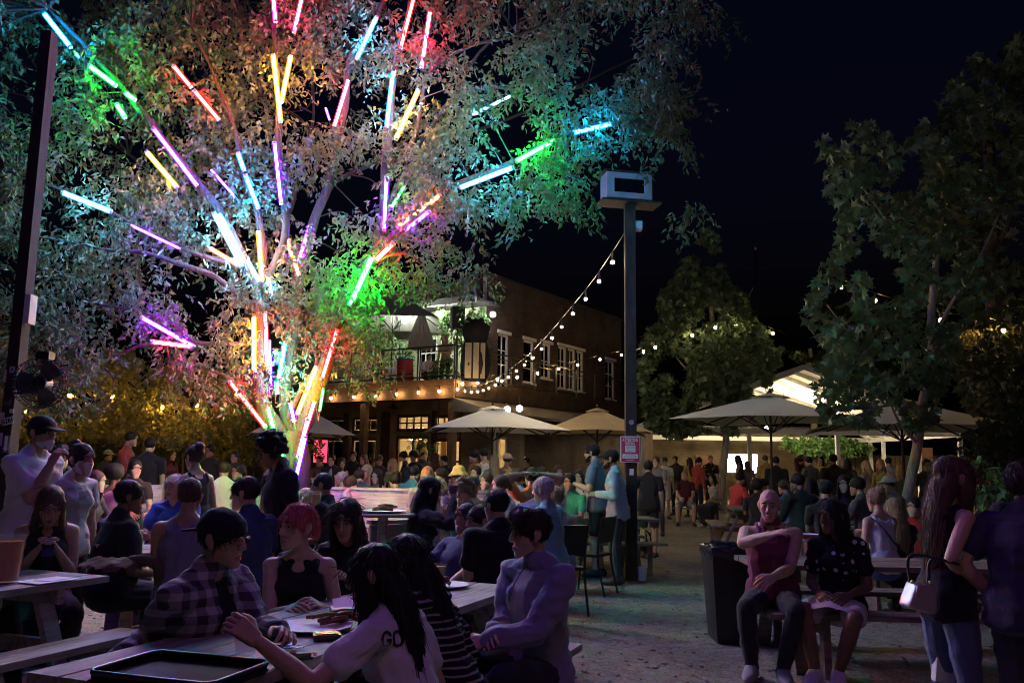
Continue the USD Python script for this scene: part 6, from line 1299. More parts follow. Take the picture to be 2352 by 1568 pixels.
A['curly'] = person('curly haired young man standing in dark tee against the glowing trunk', 614, 995, 6.5, 128, pose='stand', top=((.02, .02, .026), 'tee'), hair=('curly', 'black'), skin=2, hp=22, hands=('side', 'side'), st=1.72)
person('older man in bright blue polo facing us between the dark seated backs', 402, 1084, 8.2, 172, top=((.05, .09, .42), 'tee'), hair=('balding', 'grey'), skin=1, hands=('table', 'table'), bulk=1.1)
person('woman with top bun in black sleeveless dress standing left of the curly man', 449, 1021, 8.4, 52, sex='f', pose='stand', top=(BLK, 'tank'), bottom=('skirt', BLK), hair=('bun', 'dark'), skin=1, hands=('hold', 'side'))
person('man in rust red shirt standing in profile far left under the lit leaves', 303, 988, 14, -84, pose='stand', top=((.34, .07, .04), 'long'), hair=('short', 'black'), skin=0, hands=('side', 'hold'), st=1.85)
person('man in black standing with his back to us beside the rust red shirt', 346, 1003, 13.2, 6, pose='stand', top=(BLK, 'tee'), hair=('short', 'black'), skin=1, bulk=1.15, hands=('side', 'side'), st=1.85)
person('man with short dark hair looking right just below the man in black', 312, 1052, 11, -140, top=((.04, .03, .03), 'tee'), hair=('short', 'black'), skin=0, hands=('table', 'lap'))
person('woman with dark curls and pink top seated on the left plank bench', 264, 1068, 10.2, 10, sex='f', top=((.42, .14, .24), 'tank'), hair=('afro', 'dark'), skin=2, hands=('lap', 'lap'))
person('young woman with pale face looking right beside the masked woman', 224, 1077, 9.6, -100, sex='f', top=((.05, .05, .06), 'tee'), hair=('long', 'brown'), skin=4, hands=('table', 'lap'))
person('man peeking between the white tee and the masked woman', 145, 1020, 8.8, -160, pose='stand', top=(BLK, 'tee'), hair=('short', 'black'), skin=1, hands=('side', 'side'))
person('person in white shirt seated with back turned left of the curly man', 516, 1057, 12.2, 18, top=((.58, .57, .58), 'long'), hair=('short', 'dark'), skin=0, hands=('table', 'lap'), bulk=1.1)
person('person in red top seated beside the white shirt', 548, 1062, 13, 150, sex='f', top=((.42, .05, .04), 'tee'), hair=('tied', 'dark'), skin=0, hands=('table', 'lap'))
person('tall dark figure standing under the brown umbrella left of the trunk', 483, 1018, 16, 160, pose='stand', top=((.05, .035, .03), 'long'), hair=('short', 'black'), skin=2, hands=('side', 'hold'))
person('person in olive jacket standing under the brown umbrella', 540, 1034, 17.5, 175, pose='stand', top=((.09, .09, .05), 'long'), hair=('short', 'dark'), skin=0, hands=('side', 'hold'))
person('long haired person in dark red top standing by the far left vines', 395, 1030, 18, -120, sex='f', pose='stand', top=((.12, .03, .03), 'long'), hair=('long', 'dark'), skin=0, hands=('side', 'hold'))
person('person in white cap standing far left beyond the plank bench', 250, 1032, 19, -100, pose='stand', top=((.03, .03, .035), 'tee'), hair=('short', 'dark'), hat=('cap', (.4, .4, .4)), skin=1, hands=('side', 'side'))
# centre
A['smoke'] = person('man with shaved head in black raising his hand to his mouth by the plank bench', 742, 1082, 8.2, 86, top=(BLK, 'tee'), hair=('buzz', 'black'), skin=2, bulk=1.15, hands=('drink', 'lap'), curl=(.5, .5))
person('blonde woman lit at the edges just right of the violet tube foot', 702, 1118, 8.7, 140, sex='f', top=((.03, .03, .04), 'tee'), hair=('long', 'blonde'), skin=0, hands=('lap', 'lap'))
A['longhair'] = person('woman with long black hair in loose black top lifting a drink', 988, 1091, 7.6, -72, sex='f', top=((.02, .02, .026), 'long'), hair=('long', 'black'), skin=0, hands=('lap', ('P', 1040, 1150, 7.45)), curl=(.4, .8))
A['recline'] = person('man in dark blue polo leaning back with a hand on his knee', 1074, 1155, 6.9, 142, lean=-14, top=((.06, .06, .12), 'tee'), hair=('short', 'dark'), skin=1, bulk=1.18, hands=('knee', 'knee'), footL=(-.05, .55, .05), footR=(.10, .62, .22), hp=-2)
A['bigback'] = person('large man in black tee with his back to us in the middle', 1141, 1119, 6.35, 24, top=((.012, .012, .014), 'tee'), hair=('short', 'black'), skin=1, bulk=1.38, hands=('lap', 'table'), hy=15)
person('person leaning forward in dark top left of the large black tee', 1100, 1182, 6.75, 120, top=((.025, .03, .035), 'tee'), hair=('short', 'black'), skin=1, hands=('knee', 'lap'), lean=16)
A['cupcurl'] = person('person with brown curls and teal shirt holding up a white cup', 1066, 1098, 8.4, 152, top=((.08, .17, .20), 'tee'), hair=('curly', 'light'), skin=0, hands=('lap', 'drink'), curl=(.5, .8))
A['pinktank'] = person('person with short brown hair and pale tank top on a black metal chair', 1276, 1114, 9.0, 22, top=((.36, .30, .31), 'tank'), hair=('short', 'light'), skin=0, hands=('lap', 'lap'))
person('grey haired person in teal shirt left of the pale tank top', 1248, 1092, 8.3, 62, top=((.16, .30, .34), 'tee'), hair=('short', 'grey'), skin=0, hands=('table', 'lap'), bulk=1.1)
person('man in white shirt seen from behind in the middle crowd', 1186, 1073, 10.4, 28, top=((.62, .62, .62), 'tee'), hair=('short', 'dark'), skin=1, hands=('table', 'table'), lean=20, bulk=1.12)
person('person in orange shirt with both hands clasped behind the head', 1221, 1070, 10.1, 12, top=((.55, .17, .06), 'tee'), hair=('short', 'dark'), skin=1, hands=('head', 'head'))
person('person in navy shirt bending forward beside the orange shirt', 1243, 1098, 9.2, -42, top=((.05, .07, .15), 'tee'), hair=('short', 'light'), skin=0, hands=('table', 'knee'), lean=34, bulk=1.15)
person('person in bright green tee facing us behind the beer drinkers', 1308, 1084, 11.8, 150, top=((.07, .40, .20), 'tee'), hair=('short', 'black'), skin=1, hands=('table', 'table'))
person('dark haired man resting his chin on his fist left of the green tee', 1246, 1069, 12.4, -130, top=((.03, .03, .03), 'tee'), hair=('short', 'black'), skin=0, hands=('table', 'face'))
person('person with ginger hair and grey tee seated with back turned', 982, 1068, 11.6, 6, top=((.26, .25, .28), 'tee'), hair=('bob', 'ginger'), skin=0, hands=('lap', 'lap'), bulk=1.1)
person('person in yellow bucket hat seated with back turned', 1054, 1068, 11.2, 8, sex='f', top=(BLK, 'long'), hair=('bob', 'black'), hat=('bucket', (.60, .52, .14)), skin=0, hands=('lap', 'lap'))
person('person with brown hair looking left beside the white shirt back', 1150, 1087, 9.6, 118, sex='f', top=((.30, .28, .25), 'tee'), hair=('tied', 'brown'), skin=0, hands=('table', 'lap'))
person('man with bald crown and beige shirt facing left beyond the plank bench', 783, 1079, 13.2, 80, top=((.46, .40, .27), 'collar'), hair=('balding', 'grey'), skin=0, hands=('table', 'lap'))
person('person in dark grey sweater seated with a rounded back beyond the plank bench', 824, 1078, 12.6, 20, top=((.04, .045, .055), 'long'), hair=('short', 'dark'), skin=0, lean=42, hp=30, hands=('table', 'table'), bulk=1.2)
person('blonde woman with long hair smiling left beyond the plank bench', 843, 1064, 14.2, 150, sex='f', top=((.40, .33, .22), 'tank'), hair=('long', 'blonde'), skin=0, hands=('table', 'table'))
person('woman in pale green dress beside the smiling blonde', 866, 1075, 14, 160, sex='f', top=((.42, .46, .36), 'tank'), hair=('long', 'dark'), skin=0, hands=('table', 'lap'))
person('man in dark jacket and white shirt standing in front of the red panel', 762, 1043, 18, 176, pose='stand', top=((.03, .03, .04), 'open'), under=(.5, .5, .48), hair=('short', 'black'), skin=0, hands=('side', 'hold'), st=1.8)
person('woman in pale top standing right of the dark jacket', 785, 1050, 18.6, -150, sex='f', pose='stand', top=((.42, .38, .34), 'tank'), hair=('long', 'dark'), skin=1, hands=('hold', 'side'))
person('person with dark hair in front of the left doors', 735, 1047, 20, 170, pose='stand', top=((.10, .05, .06), 'tee'), hair=('short', 'black'), skin=0, hands=('side', 'hold'))
person('person in black cap standing by the brick pillar', 872, 1044, 19.5, -160, pose='stand', top=((.05, .05, .06), 'tee'), hair=('short', 'dark'), hat=('cap', (.05, .05, .05)), skin=0, hands=('hold', 'side'))
person('blonde in olive top standing right of the brick pillar', 902, 1052, 17.4, 40, sex='f', pose='stand', top=((.20, .20, .10), 'tee'), hair=('long', 'blonde'), skin=0, hands=('hold', 'side'))
person('man in black standing left in front of the tall shop window', 926, 1034, 19, 90, pose='stand', top=(BLK, 'tee'), hair=('short', 'dark'), skin=0, hands=('hold', 'side'))
person('dark haired person standing in the middle of the tall shop window', 950, 1036, 20, 170, pose='stand', top=((.03, .028, .03), 'long'), hair=('afro', 'black'), skin=2, hands=('side', 'side'))
person('person with two dark braids seated in front of the shop window', 936, 1070, 14.6, 30, sex='f', top=((.03, .03, .035), 'long'), hair=('long', 'black'), skin=0, hands=('table', 'lap'))
person('person in teal tee half hidden behind the ginger hair', 952, 1066, 13.4, -30, top=((.05, .20, .22), 'tee'), hair=('short', 'black'), skin=1, hands=('table', 'lap'))
person('long haired woman standing at the wooden door left', 1000, 1036, 19.6, 20, sex='f', pose='stand', top=((.10, .08, .07), 'tee'), hair=('long', 'brown'), skin=0, hands=('hold', 'side'))
person('man in dark tee standing at the wooden door right', 1020, 1044, 19, 120, pose='stand', top=((.03, .03, .04), 'tee'), hair=('short', 'dark'), skin=0, hands=('side', 'hold'))
person('woman with pale face turned towards the ginger haired person', 1012, 1072, 13.8, 110, sex='f', top=((.10, .13, .06), 'tee'), hair=('tied', 'dark'), skin=4, hands=('table', 'lap'))
person('dark haired person in rust top standing beneath the white umbrella', 1088, 1030, 16.8, 60, sex='f', pose='stand', top=((.28, .10, .05), 'tee'), hair=('ponytail', 'black'), skin=1, hands=('hold', 'side'))
person('person in white sleeveless shirt standing beside the umbrella pole', 1112, 1026, 16.4, 30, pose='stand', top=((.55, .55, .50), 'tank'), hair=('short', 'black'), skin=1, hands=('side', 'hold'))
person('person with long light hair right of the umbrella pole', 1136, 1042, 15.8, 10, sex='f', pose='stand', top=((.10, .09, .08), 'tee'), hair=('long', 'light'), skin=0, hands=('side', 'side'))
person('person in yellow top and pale cap standing under the white umbrella', 1166, 1040, 16.2, -30, pose='stand', top=((.50, .44, .16), 'tank'), hair=('short', 'brown'), hat=('cap', (.55, .40, .28)), skin=1, hands=('hold', 'hip'))
person('dark haired person between the bucket hat and the curls', 1093, 1066, 12.6, 160, top=((.05, .04, .05), 'tee'), hair=('short', 'dark'), skin=1, hands=('table', 'lap'))
person('person in brown jacket standing before the dark brick wall', 1210, 1048, 19, 150, pose='stand', top=((.08, .05, .035), 'long'), hair=('short', 'dark'), skin=1, hands=('hold', 'side'))
A['beer'] = person('man in blue grey polo and black shorts holding a beer', 1360, 1018, 11.9, 66, pose='stand', top=((.13, .18, .23), 'tee'), bottom=('shorts', (.03, .03, .034)), hair=('short', 'black'), skin=0, beard='black', bulk=1.1, hands=(('P', 1318, 1110, 11.75), 'pocket'), st=1.8, shoes=(.02, .02, .02), curl=(.7, .5), lod=1)
A['cap2'] = person('man in light blue shirt and black cap beside the black post', 1403, 1031, 11.2, 72, pose='stand', top=((.34, .42, .46), 'long'), bottom=('long', (.06, .065, .07)), hat=('cap', (.016, .016, .018)), hair=('short', 'black'), skin=2, beard='black', bulk=1.1, hands=(('P', 1372, 1135, 11.05), 'pocket'), st=1.78, lod=1)
person('person in black standing directly behind the black post', 1489, 1056, 14.5, -10, pose='stand', top=(BLK, 'tee'), bottom=('shorts', (.03, .03, .03)), hair=('short', 'black'), skin=1, bulk=1.25, hands=('hip', 'side'), st=1.7)
person('person with pale arms standing behind the person in black at the post', 1507, 1046, 19, 150, pose='stand', top=((.20, .18, .18), 'tee'), hair=('short', 'brown'), skin=0, hands=('hold', 'side'))
person('person in pale blue shirt seated left of the large dark grey sweater', 806, 1090, 11.9, -60, top=((.26, .32, .42), 'tee'), hair=('short', 'dark'), skin=0, hands=('table', 'lap'))
person('woman with dark bun and olive top seated just left of the ginger hair', 908, 1082, 12.2, 30, sex='f', top=((.12, .13, .06), 'tee'), hair=('bun', 'black'), skin=1, hands=('table', 'lap'), lean=16)
person('person with pale pink top seated right of the yellow bucket hat', 1118, 1082, 11.8, 140, sex='f', top=((.50, .34, .34), 'tee'), hair=('tied', 'brown'), skin=0, hands=('table', 'face'))
person('man in black cap seated between the bucket hat and the pink top', 1086, 1092, 10.6, -20, top=((.03, .03, .035), 'tee'), hair=('short', 'black'), hat=('cap', (.03, .03, .03)), skin=2, hands=('table', 'lap'), lean=18)
person('person in cream top with long dark hair seated before the tan umbrella', 1330, 1076, 14.2, 160, sex='f', top=((.48, .44, .36), 'tee'), hair=('long', 'black'), skin=0, hands=('table', 'table'))
person('person in grey hoodie seated under the tan umbrella', 1282, 1066, 14.8, -160, top=((.16, .16, .17), 'hood'), hair=('short', 'dark'), skin=1, hands=('table', 'lap'))
person('tall person in black standing in the doorway right of the red panel', 812, 1034, 20.5, -170, pose='stand', top=(BLK, 'long'), hair=('short', 'black'), skin=1, hands=('hold', 'side'))
person('woman in burgundy dress standing before the left glazed door', 836, 1042, 20, 150, sex='f', pose='stand', top=((.16, .03, .06), 'tank'), bottom=('skirt', (.16, .03, .06)), hair=('wavy', 'brown'), skin=0, hands=('hold', 'side'))
person('person in mustard beanie standing at the right end of the shop window', 975, 1030, 20.6, -140, pose='stand', top=((.05, .05, .06), 'long'), hair=('short', 'dark'), hat=('beanie', (.35, .24, .05)), skin=0, hands=('hold', 'side'))
person('seated woman in blue top behind the sage umbrella pole', 1800, 1098, 13.8, 30, sex='f', top=((.06, .10, .22), 'tee'), hair=('ponytail', 'dark'), skin=0, hands=('table', 'lap'))
person('seated person with white cap low behind the white tank top', 2040, 1090, 12.6, 100, top=((.08, .08, .09), 'tee'), hair=('short', 'dark'), hat=('cap', (.5, .5, .48)), skin=1, hands=('table', 'lap'))
person('person in pale grey tee standing between the beige umbrella pole and the slim trunk', 2040, 1048, 22, -20, pose='stand', top=((.34, .34, .33), 'tee'), hair=('short', 'black'), skin=1, hands=('hold', 'side'))
# right hand path
person('person in white shirt and white shorts standing on the path', 1527, 1049, 25, 176, pose='stand', top=((.62, .64, .58), 'tee'), bottom=('shorts', (.56, .56, .44)), hat=('cap', (.03, .03, .03)), hair=('short', 'black'), skin=1, hands=('side', 'hold'), st=1.8)
person('person in dark top just behind the white outfit', 1551, 1045, 27, 150, pose='stand', top=((.03, .03, .03), 'tee'), hair=('short', 'black'), skin=2, hands=('side', 'hold'))
person('seated man in maroon tee and grey shorts on the path side bench', 1573, 1080, 22.5, 172, top=((.09, .022, .03), 'tee'), bottom=('shorts', (.16, .19, .22)), hair=('short', 'light'), skin=0, hands=('knee', 'knee'), bulk=1.15, footL=(-.2, .32, 0), footR=(.2, .3, 0))
person('person with long dark hair and mustard top behind the maroon tee', 1584, 1049, 26.5, 10, sex='f', pose='stand', top=((.36, .24, .06), 'tee'), hair=('long', 'black'), skin=0, hands=('hold', 'side'))
person('person in red and black standing behind the seated pair', 1606, 1048, 25, -60, pose='stand', top=((.30, .05, .04), 'long'), hair=('tied', 'black'), skin=0, hands=('hold', 'side'))
person('man in black tee with yellow print facing us left of the pale trunk', 1632, 1044, 28, 176, pose='stand', top=((.02, .02, .022), 'tee', 'print', (.5, .36, .06), 1.2), hair=('short', 'ginger'), skin=0, hands=('side', 'side'))
person('seated woman in white top and long black skirt on the path side', 1636, 1086, 22, 132, sex='f', top=((.48, .46, .40), 'tank'), bottom=('longskirt', BLK), hair=('long', 'black'), skin=1, hands=('lap', 'fold'), shoes=(.5, .48, .44))
A['red'] = person('person in red shirt sitting at the table by the pale trunk', 1700, 1083, 17.3, -66, top=((.55, .06, .05), 'tee'), bottom=('long', (.10, .14, .18)), hair=('short', 'black'), skin=1, hands=('table', 'table'), lean=14)
person('long haired silhouette standing in front of the bright screen', 1694, 1043, 27.5, 60, sex='f', pose='stand', top=(BLK, 'tank'), hair=('long', 'black'), skin=1, hands=('hold', 'side'))
person('short silhouette right in front of the bright screen', 1716, 1056, 28, 0, sex='f', pose='stand', top=((.2, .15, .12), 'tee'), hair=('bob', 'brown'), skin=0, hands=('side', 'side'), st=1.55)
person('man in mustard shirt with his back to us right of the screen', 1757, 1042, 24, 6, pose='stand', top=((.42, .24, .07), 'tee'), hair=('short', 'brown'), skin=1, hands=('hold', 'side'), bulk=1.1)
person('man in dark shirt standing by the sage umbrella pole', 1782, 1046, 20, -20, pose='stand', top=((.02, .022, .03), 'long'), hair=('short', 'black'), skin=1, hands=('hold', 'side'), bulk=1.15)
person('dark figure with hands raised to the head beyond the bald man', 1836, 1044, 22, 40, pose='stand', top=((.06, .02, .02), 'long'), hair=('bun', 'black'), skin=1, hands=('head', 'side'))
person('man in grey green tee standing beyond the bald man', 1857, 1046, 21.5, 20, pose='stand', top=((.10, .13, .11), 'tee'), hair=('short', 'black'), skin=0, hands=('hold', 'side'))
person('bald person in yellow tee facing us near the parked cars', 1883, 1050, 26, 170, pose='stand', top=((.62, .52, .14), 'tee'), hair=None, skin=0, hands=('hold', 'hold'))
person('big dark silhouette in the middle right crowd', 1913, 1040, 17.5, 0, pose='stand', top=(BLK, 'tee'), hair=('short', 'black'), skin=2, bulk=1.4, hands=('hip', 'hip'), st=1.75)
person('dark haired woman right of the big dark silhouette', 1946, 1050, 21, -30, sex='f', pose='stand', top=((.04, .04, .045), 'long'), hair=('long', 'black'), skin=1, hands=('hold', 'side'))
person('person with fair hair beside the white pavilion post', 1934, 1050, 25, 150, sex='f', pose='stand', top=((.30, .22, .14), 'tee'), hair=('bob', 'blonde'), skin=0, hands=('hold', 'side'))
person('blonde with grey top standing beneath the beige umbrella', 1988, 1056, 20, 30, sex='f', pose='stand', top=((.22, .22, .24), 'tee'), hair=('bob', 'blonde'), skin=0, hands=('hold', 'side'))
person('person in green and yellow top beneath the beige umbrella', 2022, 1052, 19, 140, sex='f', pose='stand', top=((.30, .34, .12), 'tank'), hair=('bob', 'ginger'), skin=0, hands=('hold', 'side'))
person('person with fair hair behind the slim trunk', 2068, 1062, 17.5, -40, sex='f', pose='stand', top=((.06, .06, .07), 'tee'), hair=('bob', 'blonde'), skin=0, hands=('hold', 'side'))
person('dark figure between the slim trunk and the woman in black', 2128, 1052, 17, 165, pose='stand', top=((.03, .03, .035), 'tee'), hair=('short', 'black'), skin=1, hands=('hold', 'side'))
person('seated person in dark clothes at the table of the red shirt', 1752, 1097, 17.8, 100, top=((.03, .03, .04), 'tee'), hair=('short', 'black'), skin=1, hands=('table', 'table'))
person('seated dark haired person just beyond the bald head', 1738, 1102, 15.2, -20, top=((.02, .02, .026), 'tee'), hair=('afro', 'black'), skin=2, hands=('table', 'lap'))
person('broad seated person in dark green behind the bald man', 1830, 1084, 11.6, 20, top=((.022, .035, .03), 'long'), hair=('short', 'black'), skin=1, bulk=1.3, hands=('table', 'lap'), hy=30)
person('seated person with lit face right behind the braided woman', 1938, 1088, 11.8, 150, sex='f', top=((.03, .03, .03), 'tee'), hair=('long', 'black'), skin=0, hands=('table', 'lap'))
person('seated woman in pale scarf left of the braided woman', 1862, 1094, 12.8, -40, sex='f', top=((.30, .26, .2), 'long'), hair=('long', 'black'), skin=1, hands=('table', 'lap'))
person('seated person in black cap behind the braided woman', 1896, 1100, 10.2, -20, top=(BLK, 'tee'), hair=('short', 'black'), hat=('cap', (.02, .02, .022)), skin=1, hands=('table', 'lap'))
person('seated person in grey beyond the white tank top', 1968, 1092, 11, 40, top=((.10, .10, .11), 'tee'), hair=('short', 'black'), skin=1, hands=('table', 'lap'))
A['bald'] = person('bald man in maroon sleeveless shirt sitting beside the bin', 1766, 1122, 6.55, 164, top=((.15, .03, .06), 'tank'), bottom=('long', (.02, .022, .026)), hair=None, skin=0, hp=10, hy=-6, lean=4, hands=(('P', 1775, 1325, 6.28), ('P', 1768, 1228, 6.22)), poleR=(1.0, .1, -.55), footL=(-.05, .42, 0), footR=(.16, .36, 0), shoes=(.20, .19, .22), curl=(.7, .35), bulk=1.08, lod=2)
A['dots'] = person('woman with long black braids in black top with white dots', 1908, 1143, 6.4, 150, sex='f', top=((.014, .014, .016), 'tee', 'dots', (.65, .62, .66)), bottom=('shorts', (.48, .44, .46)), hair=('straight', 'black'), skin=3, hy=-32, hp=8, hands=('lap', 'lap'), shoes=(.55, .5, .55), footL=(-.02, .34, 0), footR=(.12, .40, 0), lod=2)
A['white'] = person('woman in white tank top with black bag strap across her back', 2010, 1117, 8.9, 14, sex='f', top=((.58, .55, .58), 'tank'), bottom=('long', (.06, .10, .26)), hair=('bun', 'light'), skin=0, hands=('lap', 'table'))
person('woman with long fair hair in dark top right of the white tank top', 2052, 1140, 9.2, 6, sex='f', top=((.035, .03, .04), 'tee'), hair=('long', 'light'), skin=0, hands=('lap', 'table'))
person('person in red top seated right of the slim trunk', 2098, 1138, 10.4, 130, top=((.35, .03, .03), 'tee'), hair=('short', 'dark'), skin=0, hands=('table', 'lap'))
person('dark haired person seated behind the standing woman in black', 2140, 1108, 11, 160, sex='f', top=((.03, .03, .03), 'tee'), hair=('long', 'black'), skin=1, hands=('table', 'lap'))
person('person in black cap seated in front of the bright green plant', 2300, 1150, 7.6, -60, top=(BLK, 'tee'), hair=('short', 'black'), hat=('cap', (.015, .015, .018)), skin=1, hands=('table', 'lap'))
A['purse'] = person('woman standing in black sleeveless top and blue jeans with a handbag', 2188, 1043, 4.5, -78, sex='f', pose='stand', top=((.014, .014, .016), 'tank'), bottom=('long', (.085, .11, .20)), hair=('long', 'brown'), skin=0, glasses=True, hands=('hold', ('P', 2215, 1322, 4.42)), st=1.6, hy=-6, poleR=(.5, -1.0, -.5))
A['edge'] = person('man in dark navy tee cut off by the right edge', 2352, 1058, 4.25, -52, pose='stand', top=((.045, .04, .075), 'tee'), bottom=('long', (.06, .06, .08)), hair=('short', 'dark'), skin=0, bulk=1.2, hands=('hip', 'hip'), st=1.68)
# on the balcony
person('person in white shirt seated behind the balcony railing', 986, 826, 28.2, -160, top=((.66, .64, .66), 'tee'), hair=('short', 'dark'), skin=0, hands=('table', 'lap'), base=FZ)
person('person in pale top standing on the balcony behind the loudspeaker', 1022, 768, 28.4, 160, pose='stand', top=((.42, .32, .26), 'tee'), hair=('long', 'light'), skin=0, hands=('hold', 'side'), base=FZ)
person('person in dark shirt seated at the white balcony table', 862, 818, 28.9, -120, top=((.05, .05, .07), 'tee'), hair=('short', 'black'), skin=1, hands=('table', 'lap'), base=FZ)

# ------------------------------------------------------------------ printing on shirts, straps and bags
def snap_text(text, h, ctr, right, up, shirt_path, root_J, mat, name='lettering'):
    """flat lettering laid onto the cloth"""
    m = UsdGeom.Mesh(stage.GetPrimAtPath(shirt_path)); pts = np.array(m.GetPointsAttr().Get()); f = np.array(m.GetFaceVertexIndicesAttr().Get()).reshape(-1, 3); tm = trimesh.Trimesh(pts, f, process=False)
    tx = meshkit.text_mesh(text, h, .002, True); v = np.array(tx.vertices); v -= (v.max(0) + v.min(0)) / 2; right = unit(right); up = unit(up - right * (up @ right)); nrm = np.cross(right, up)
    R, loc = root_J.R, root_J.loc; w = ctr + v[:, :1] * right + v[:, 1:2] * up + nrm * .12; loc_v = (w - loc) @ R; dirs = np.repeat((-nrm @ R)[None], len(v), 0)
    from scipy.spatial import cKDTree
    hit = np.full((len(v), 3), np.nan); tri = pts[f]; d = dirs[0]
    e1, e2 = tri[:, 1] - tri[:, 0], tri[:, 2] - tri[:, 0]; pv = np.cross(d, e2); det = (e1 * pv).sum(1); det = np.where(np.abs(det) < 1e-12, 1e-12, det)
    for i, o_ in enumerate(loc_v):
        tv = o_ - tri[:, 0]; uu = (tv * pv).sum(1) / det; q_ = np.cross(tv, e1); vv = (q_ @ d) / det; tt = (e2 * q_).sum(1) / det; okk = (uu > -.001) & (vv > -.001) & (uu + vv < 1.001) & (tt > 0)
        if okk.any(): hit[i] = o_ + d * tt[okk].min()
    bad = np.isnan(hit[:, 0])
    if bad.all(): return
    if bad.any(): hit[bad] = hit[~bad][cKDTree(loc_v[~bad]).query(loc_v[bad])[1]]
    out = hit - d * (.003 + (v[:, 2:3] - v[:, 2].min()) * .5)
    obj(name, (out, np.array(tx.faces)), mat, shirt_path, local=True)
J = A['go']; nb = J.wN * .35 + J.wSL * .65; bk = J.R @ J.Rt @ np.array([-.35, -1.0, .25]); rt = np.cross([0, 0, 1.0], bk) * 1.0
ctr = J.wN * .30 + J.wSL * .70 + unit(bk) * .06 + J.R @ J.Rt @ np.array([0, 0, -.075])
snap_text('GO', .055, ctr, unit(rt) * 1.0, J.R @ J.Rt @ np.array([0, 0, 1.0]), J.shirt, J, pbr('shirt_print_black', (.015, .015, .018), .8))
def strap(root_J, pts, r, mat, name='strap', parent=None):
    m = MB(); sp = smooth_path(pts, 5)
    for a, b in zip(sp[:-1], sp[1:]): m.beam(a, b, r, .006)
    return obj(name, m, mat, parent or root_J.root)
J = A['white']; t_ = lambda x, y, z: J.wW + J.R @ J.Rt @ (np.array([x, y, z]))
strap(J, [t_(-.15, -.06, .36), t_(-.08, -.128, .26), t_(.02, -.135, .12), t_(.12, -.128, 0), t_(.17, -.06, -.08)], .035, M_black, 'bag_strap')
J = A['bald']; obj('neck_gaiter', MB().lathe([(.064, -.03), (.078, -.02), (.074, .02), (.062, .045), (.058, .02), (.066, -.02)], J.wN + J.R @ J.Rt @ np.array([0, .012, .01]), 18), cloth((.12, .03, .05)), J.root, smooth=True)
J = A['purse']; hb = P(2112, 1370, 4.35)
bag = thing('handbag', 'small pale shiny handbag hanging from the standing woman at the right', 'handbag', hb)
bm_ = m3d.Manifold.hull_points(np.vstack([ico(1)[0] * .016 + np.array([sx * w, sy * .035, z]) for sx in (-1, 1) for sy in (-1, 1) for w, z in ((.062, -.05), (.042, .05))]))
v, f = _vf(finish(bm_, .02, 3)); v = v @ (Rz(.2) @ Ry(.25)).T + hb; obj('pouch', (v, f), pbr('pale_satin_leather', (.36, .30, .31), .28, .2, bump=.2, bscale=18), bag, smooth=True)
obj('flap', MB().box(hb + [.0, -.048, .028], (.085, .007, .045), Rz(.2) @ Ry(.25), .004), pbr('pale_satin_leather', (.36, .30, .31), .28), bag)
obj('handle', MB().tube(smooth_path([hb + [-.045, 0, .07], hb + [-.02, .02, .2], J.wER + [.02, -.04, -.02], hb + [.08, .02, .18], hb + [.045, 0, .07]], 6), .008, 6), M_black, bag); obj('clasp', MB().sphere(hb + [-.045, -.03, .075], .010, 1).sphere(hb + [.045, -.03, .075], .010, 1), pbr('brass', (.7, .5, .25), .25, 1.0), bag)
q = P(2170, 1495, 4.55); wb = thing('paper_bag', 'pale folded paper bag held low beside the blue jeans', 'bag', q)
obj('sheet', MB().box(q, (.10, .05, .30), Ry(.12), .008), pbr('white_paper', (.55, .52, .58), .8, bump=.3, bscale=14), wb)
q = P(2175, 1290, 4.62); pk = thing('phone_case', 'yellowish phone case tucked at the elbow of the standing woman', 'phone', q); obj('case', MB().box(q, (.075, .012, .09), Ry(.1), .006), pbr('case_yellow', (.6, .42, .15), .4), pk); obj('lens', MB().box(q + [.02, -.0075, .028], (.022, .003, .022), Ry(.1)), M_black, pk)
J = A['dots']; c_ = (J.wKL + J.wKR) / 2 + J.R @ np.array([0, -.14, .095])
cl = thing('folded_cloth', 'crumpled white cloth on the lap of the woman in dots', 'cloth', c_)
g = np.linspace(-1, 1, 15); X_, Y_ = np.meshgrid(g, g, indexing='ij'); Z_ = (meshkit.fbm(np.stack([X_ * 2.2, Y_ * 2.2, 0 * X_], -1), 3, 77) - .5) * .06 - .05 * X_ ** 2 - .03 * np.clip(Y_, 0, 1) ** 2 * 2
V = (np.stack([X_ * .20, Y_ * .15, Z_], -1).reshape(-1, 3)) @ J.R.T + c_; ii, jj = np.meshgrid(np.arange(14), np.arange(14), indexing='ij'); k0 = (ii * 15 + jj).reshape(-1)
obj('cloth_sheet', (V, np.vstack([np.stack([k0, k0 + 15, k0 + 16], 1), np.stack([k0, k0 + 16, k0 + 1], 1)])), pbr('white_cloth', (.58, .52, .56), .9, bump=.3, bscale=30), cl, smooth=True)
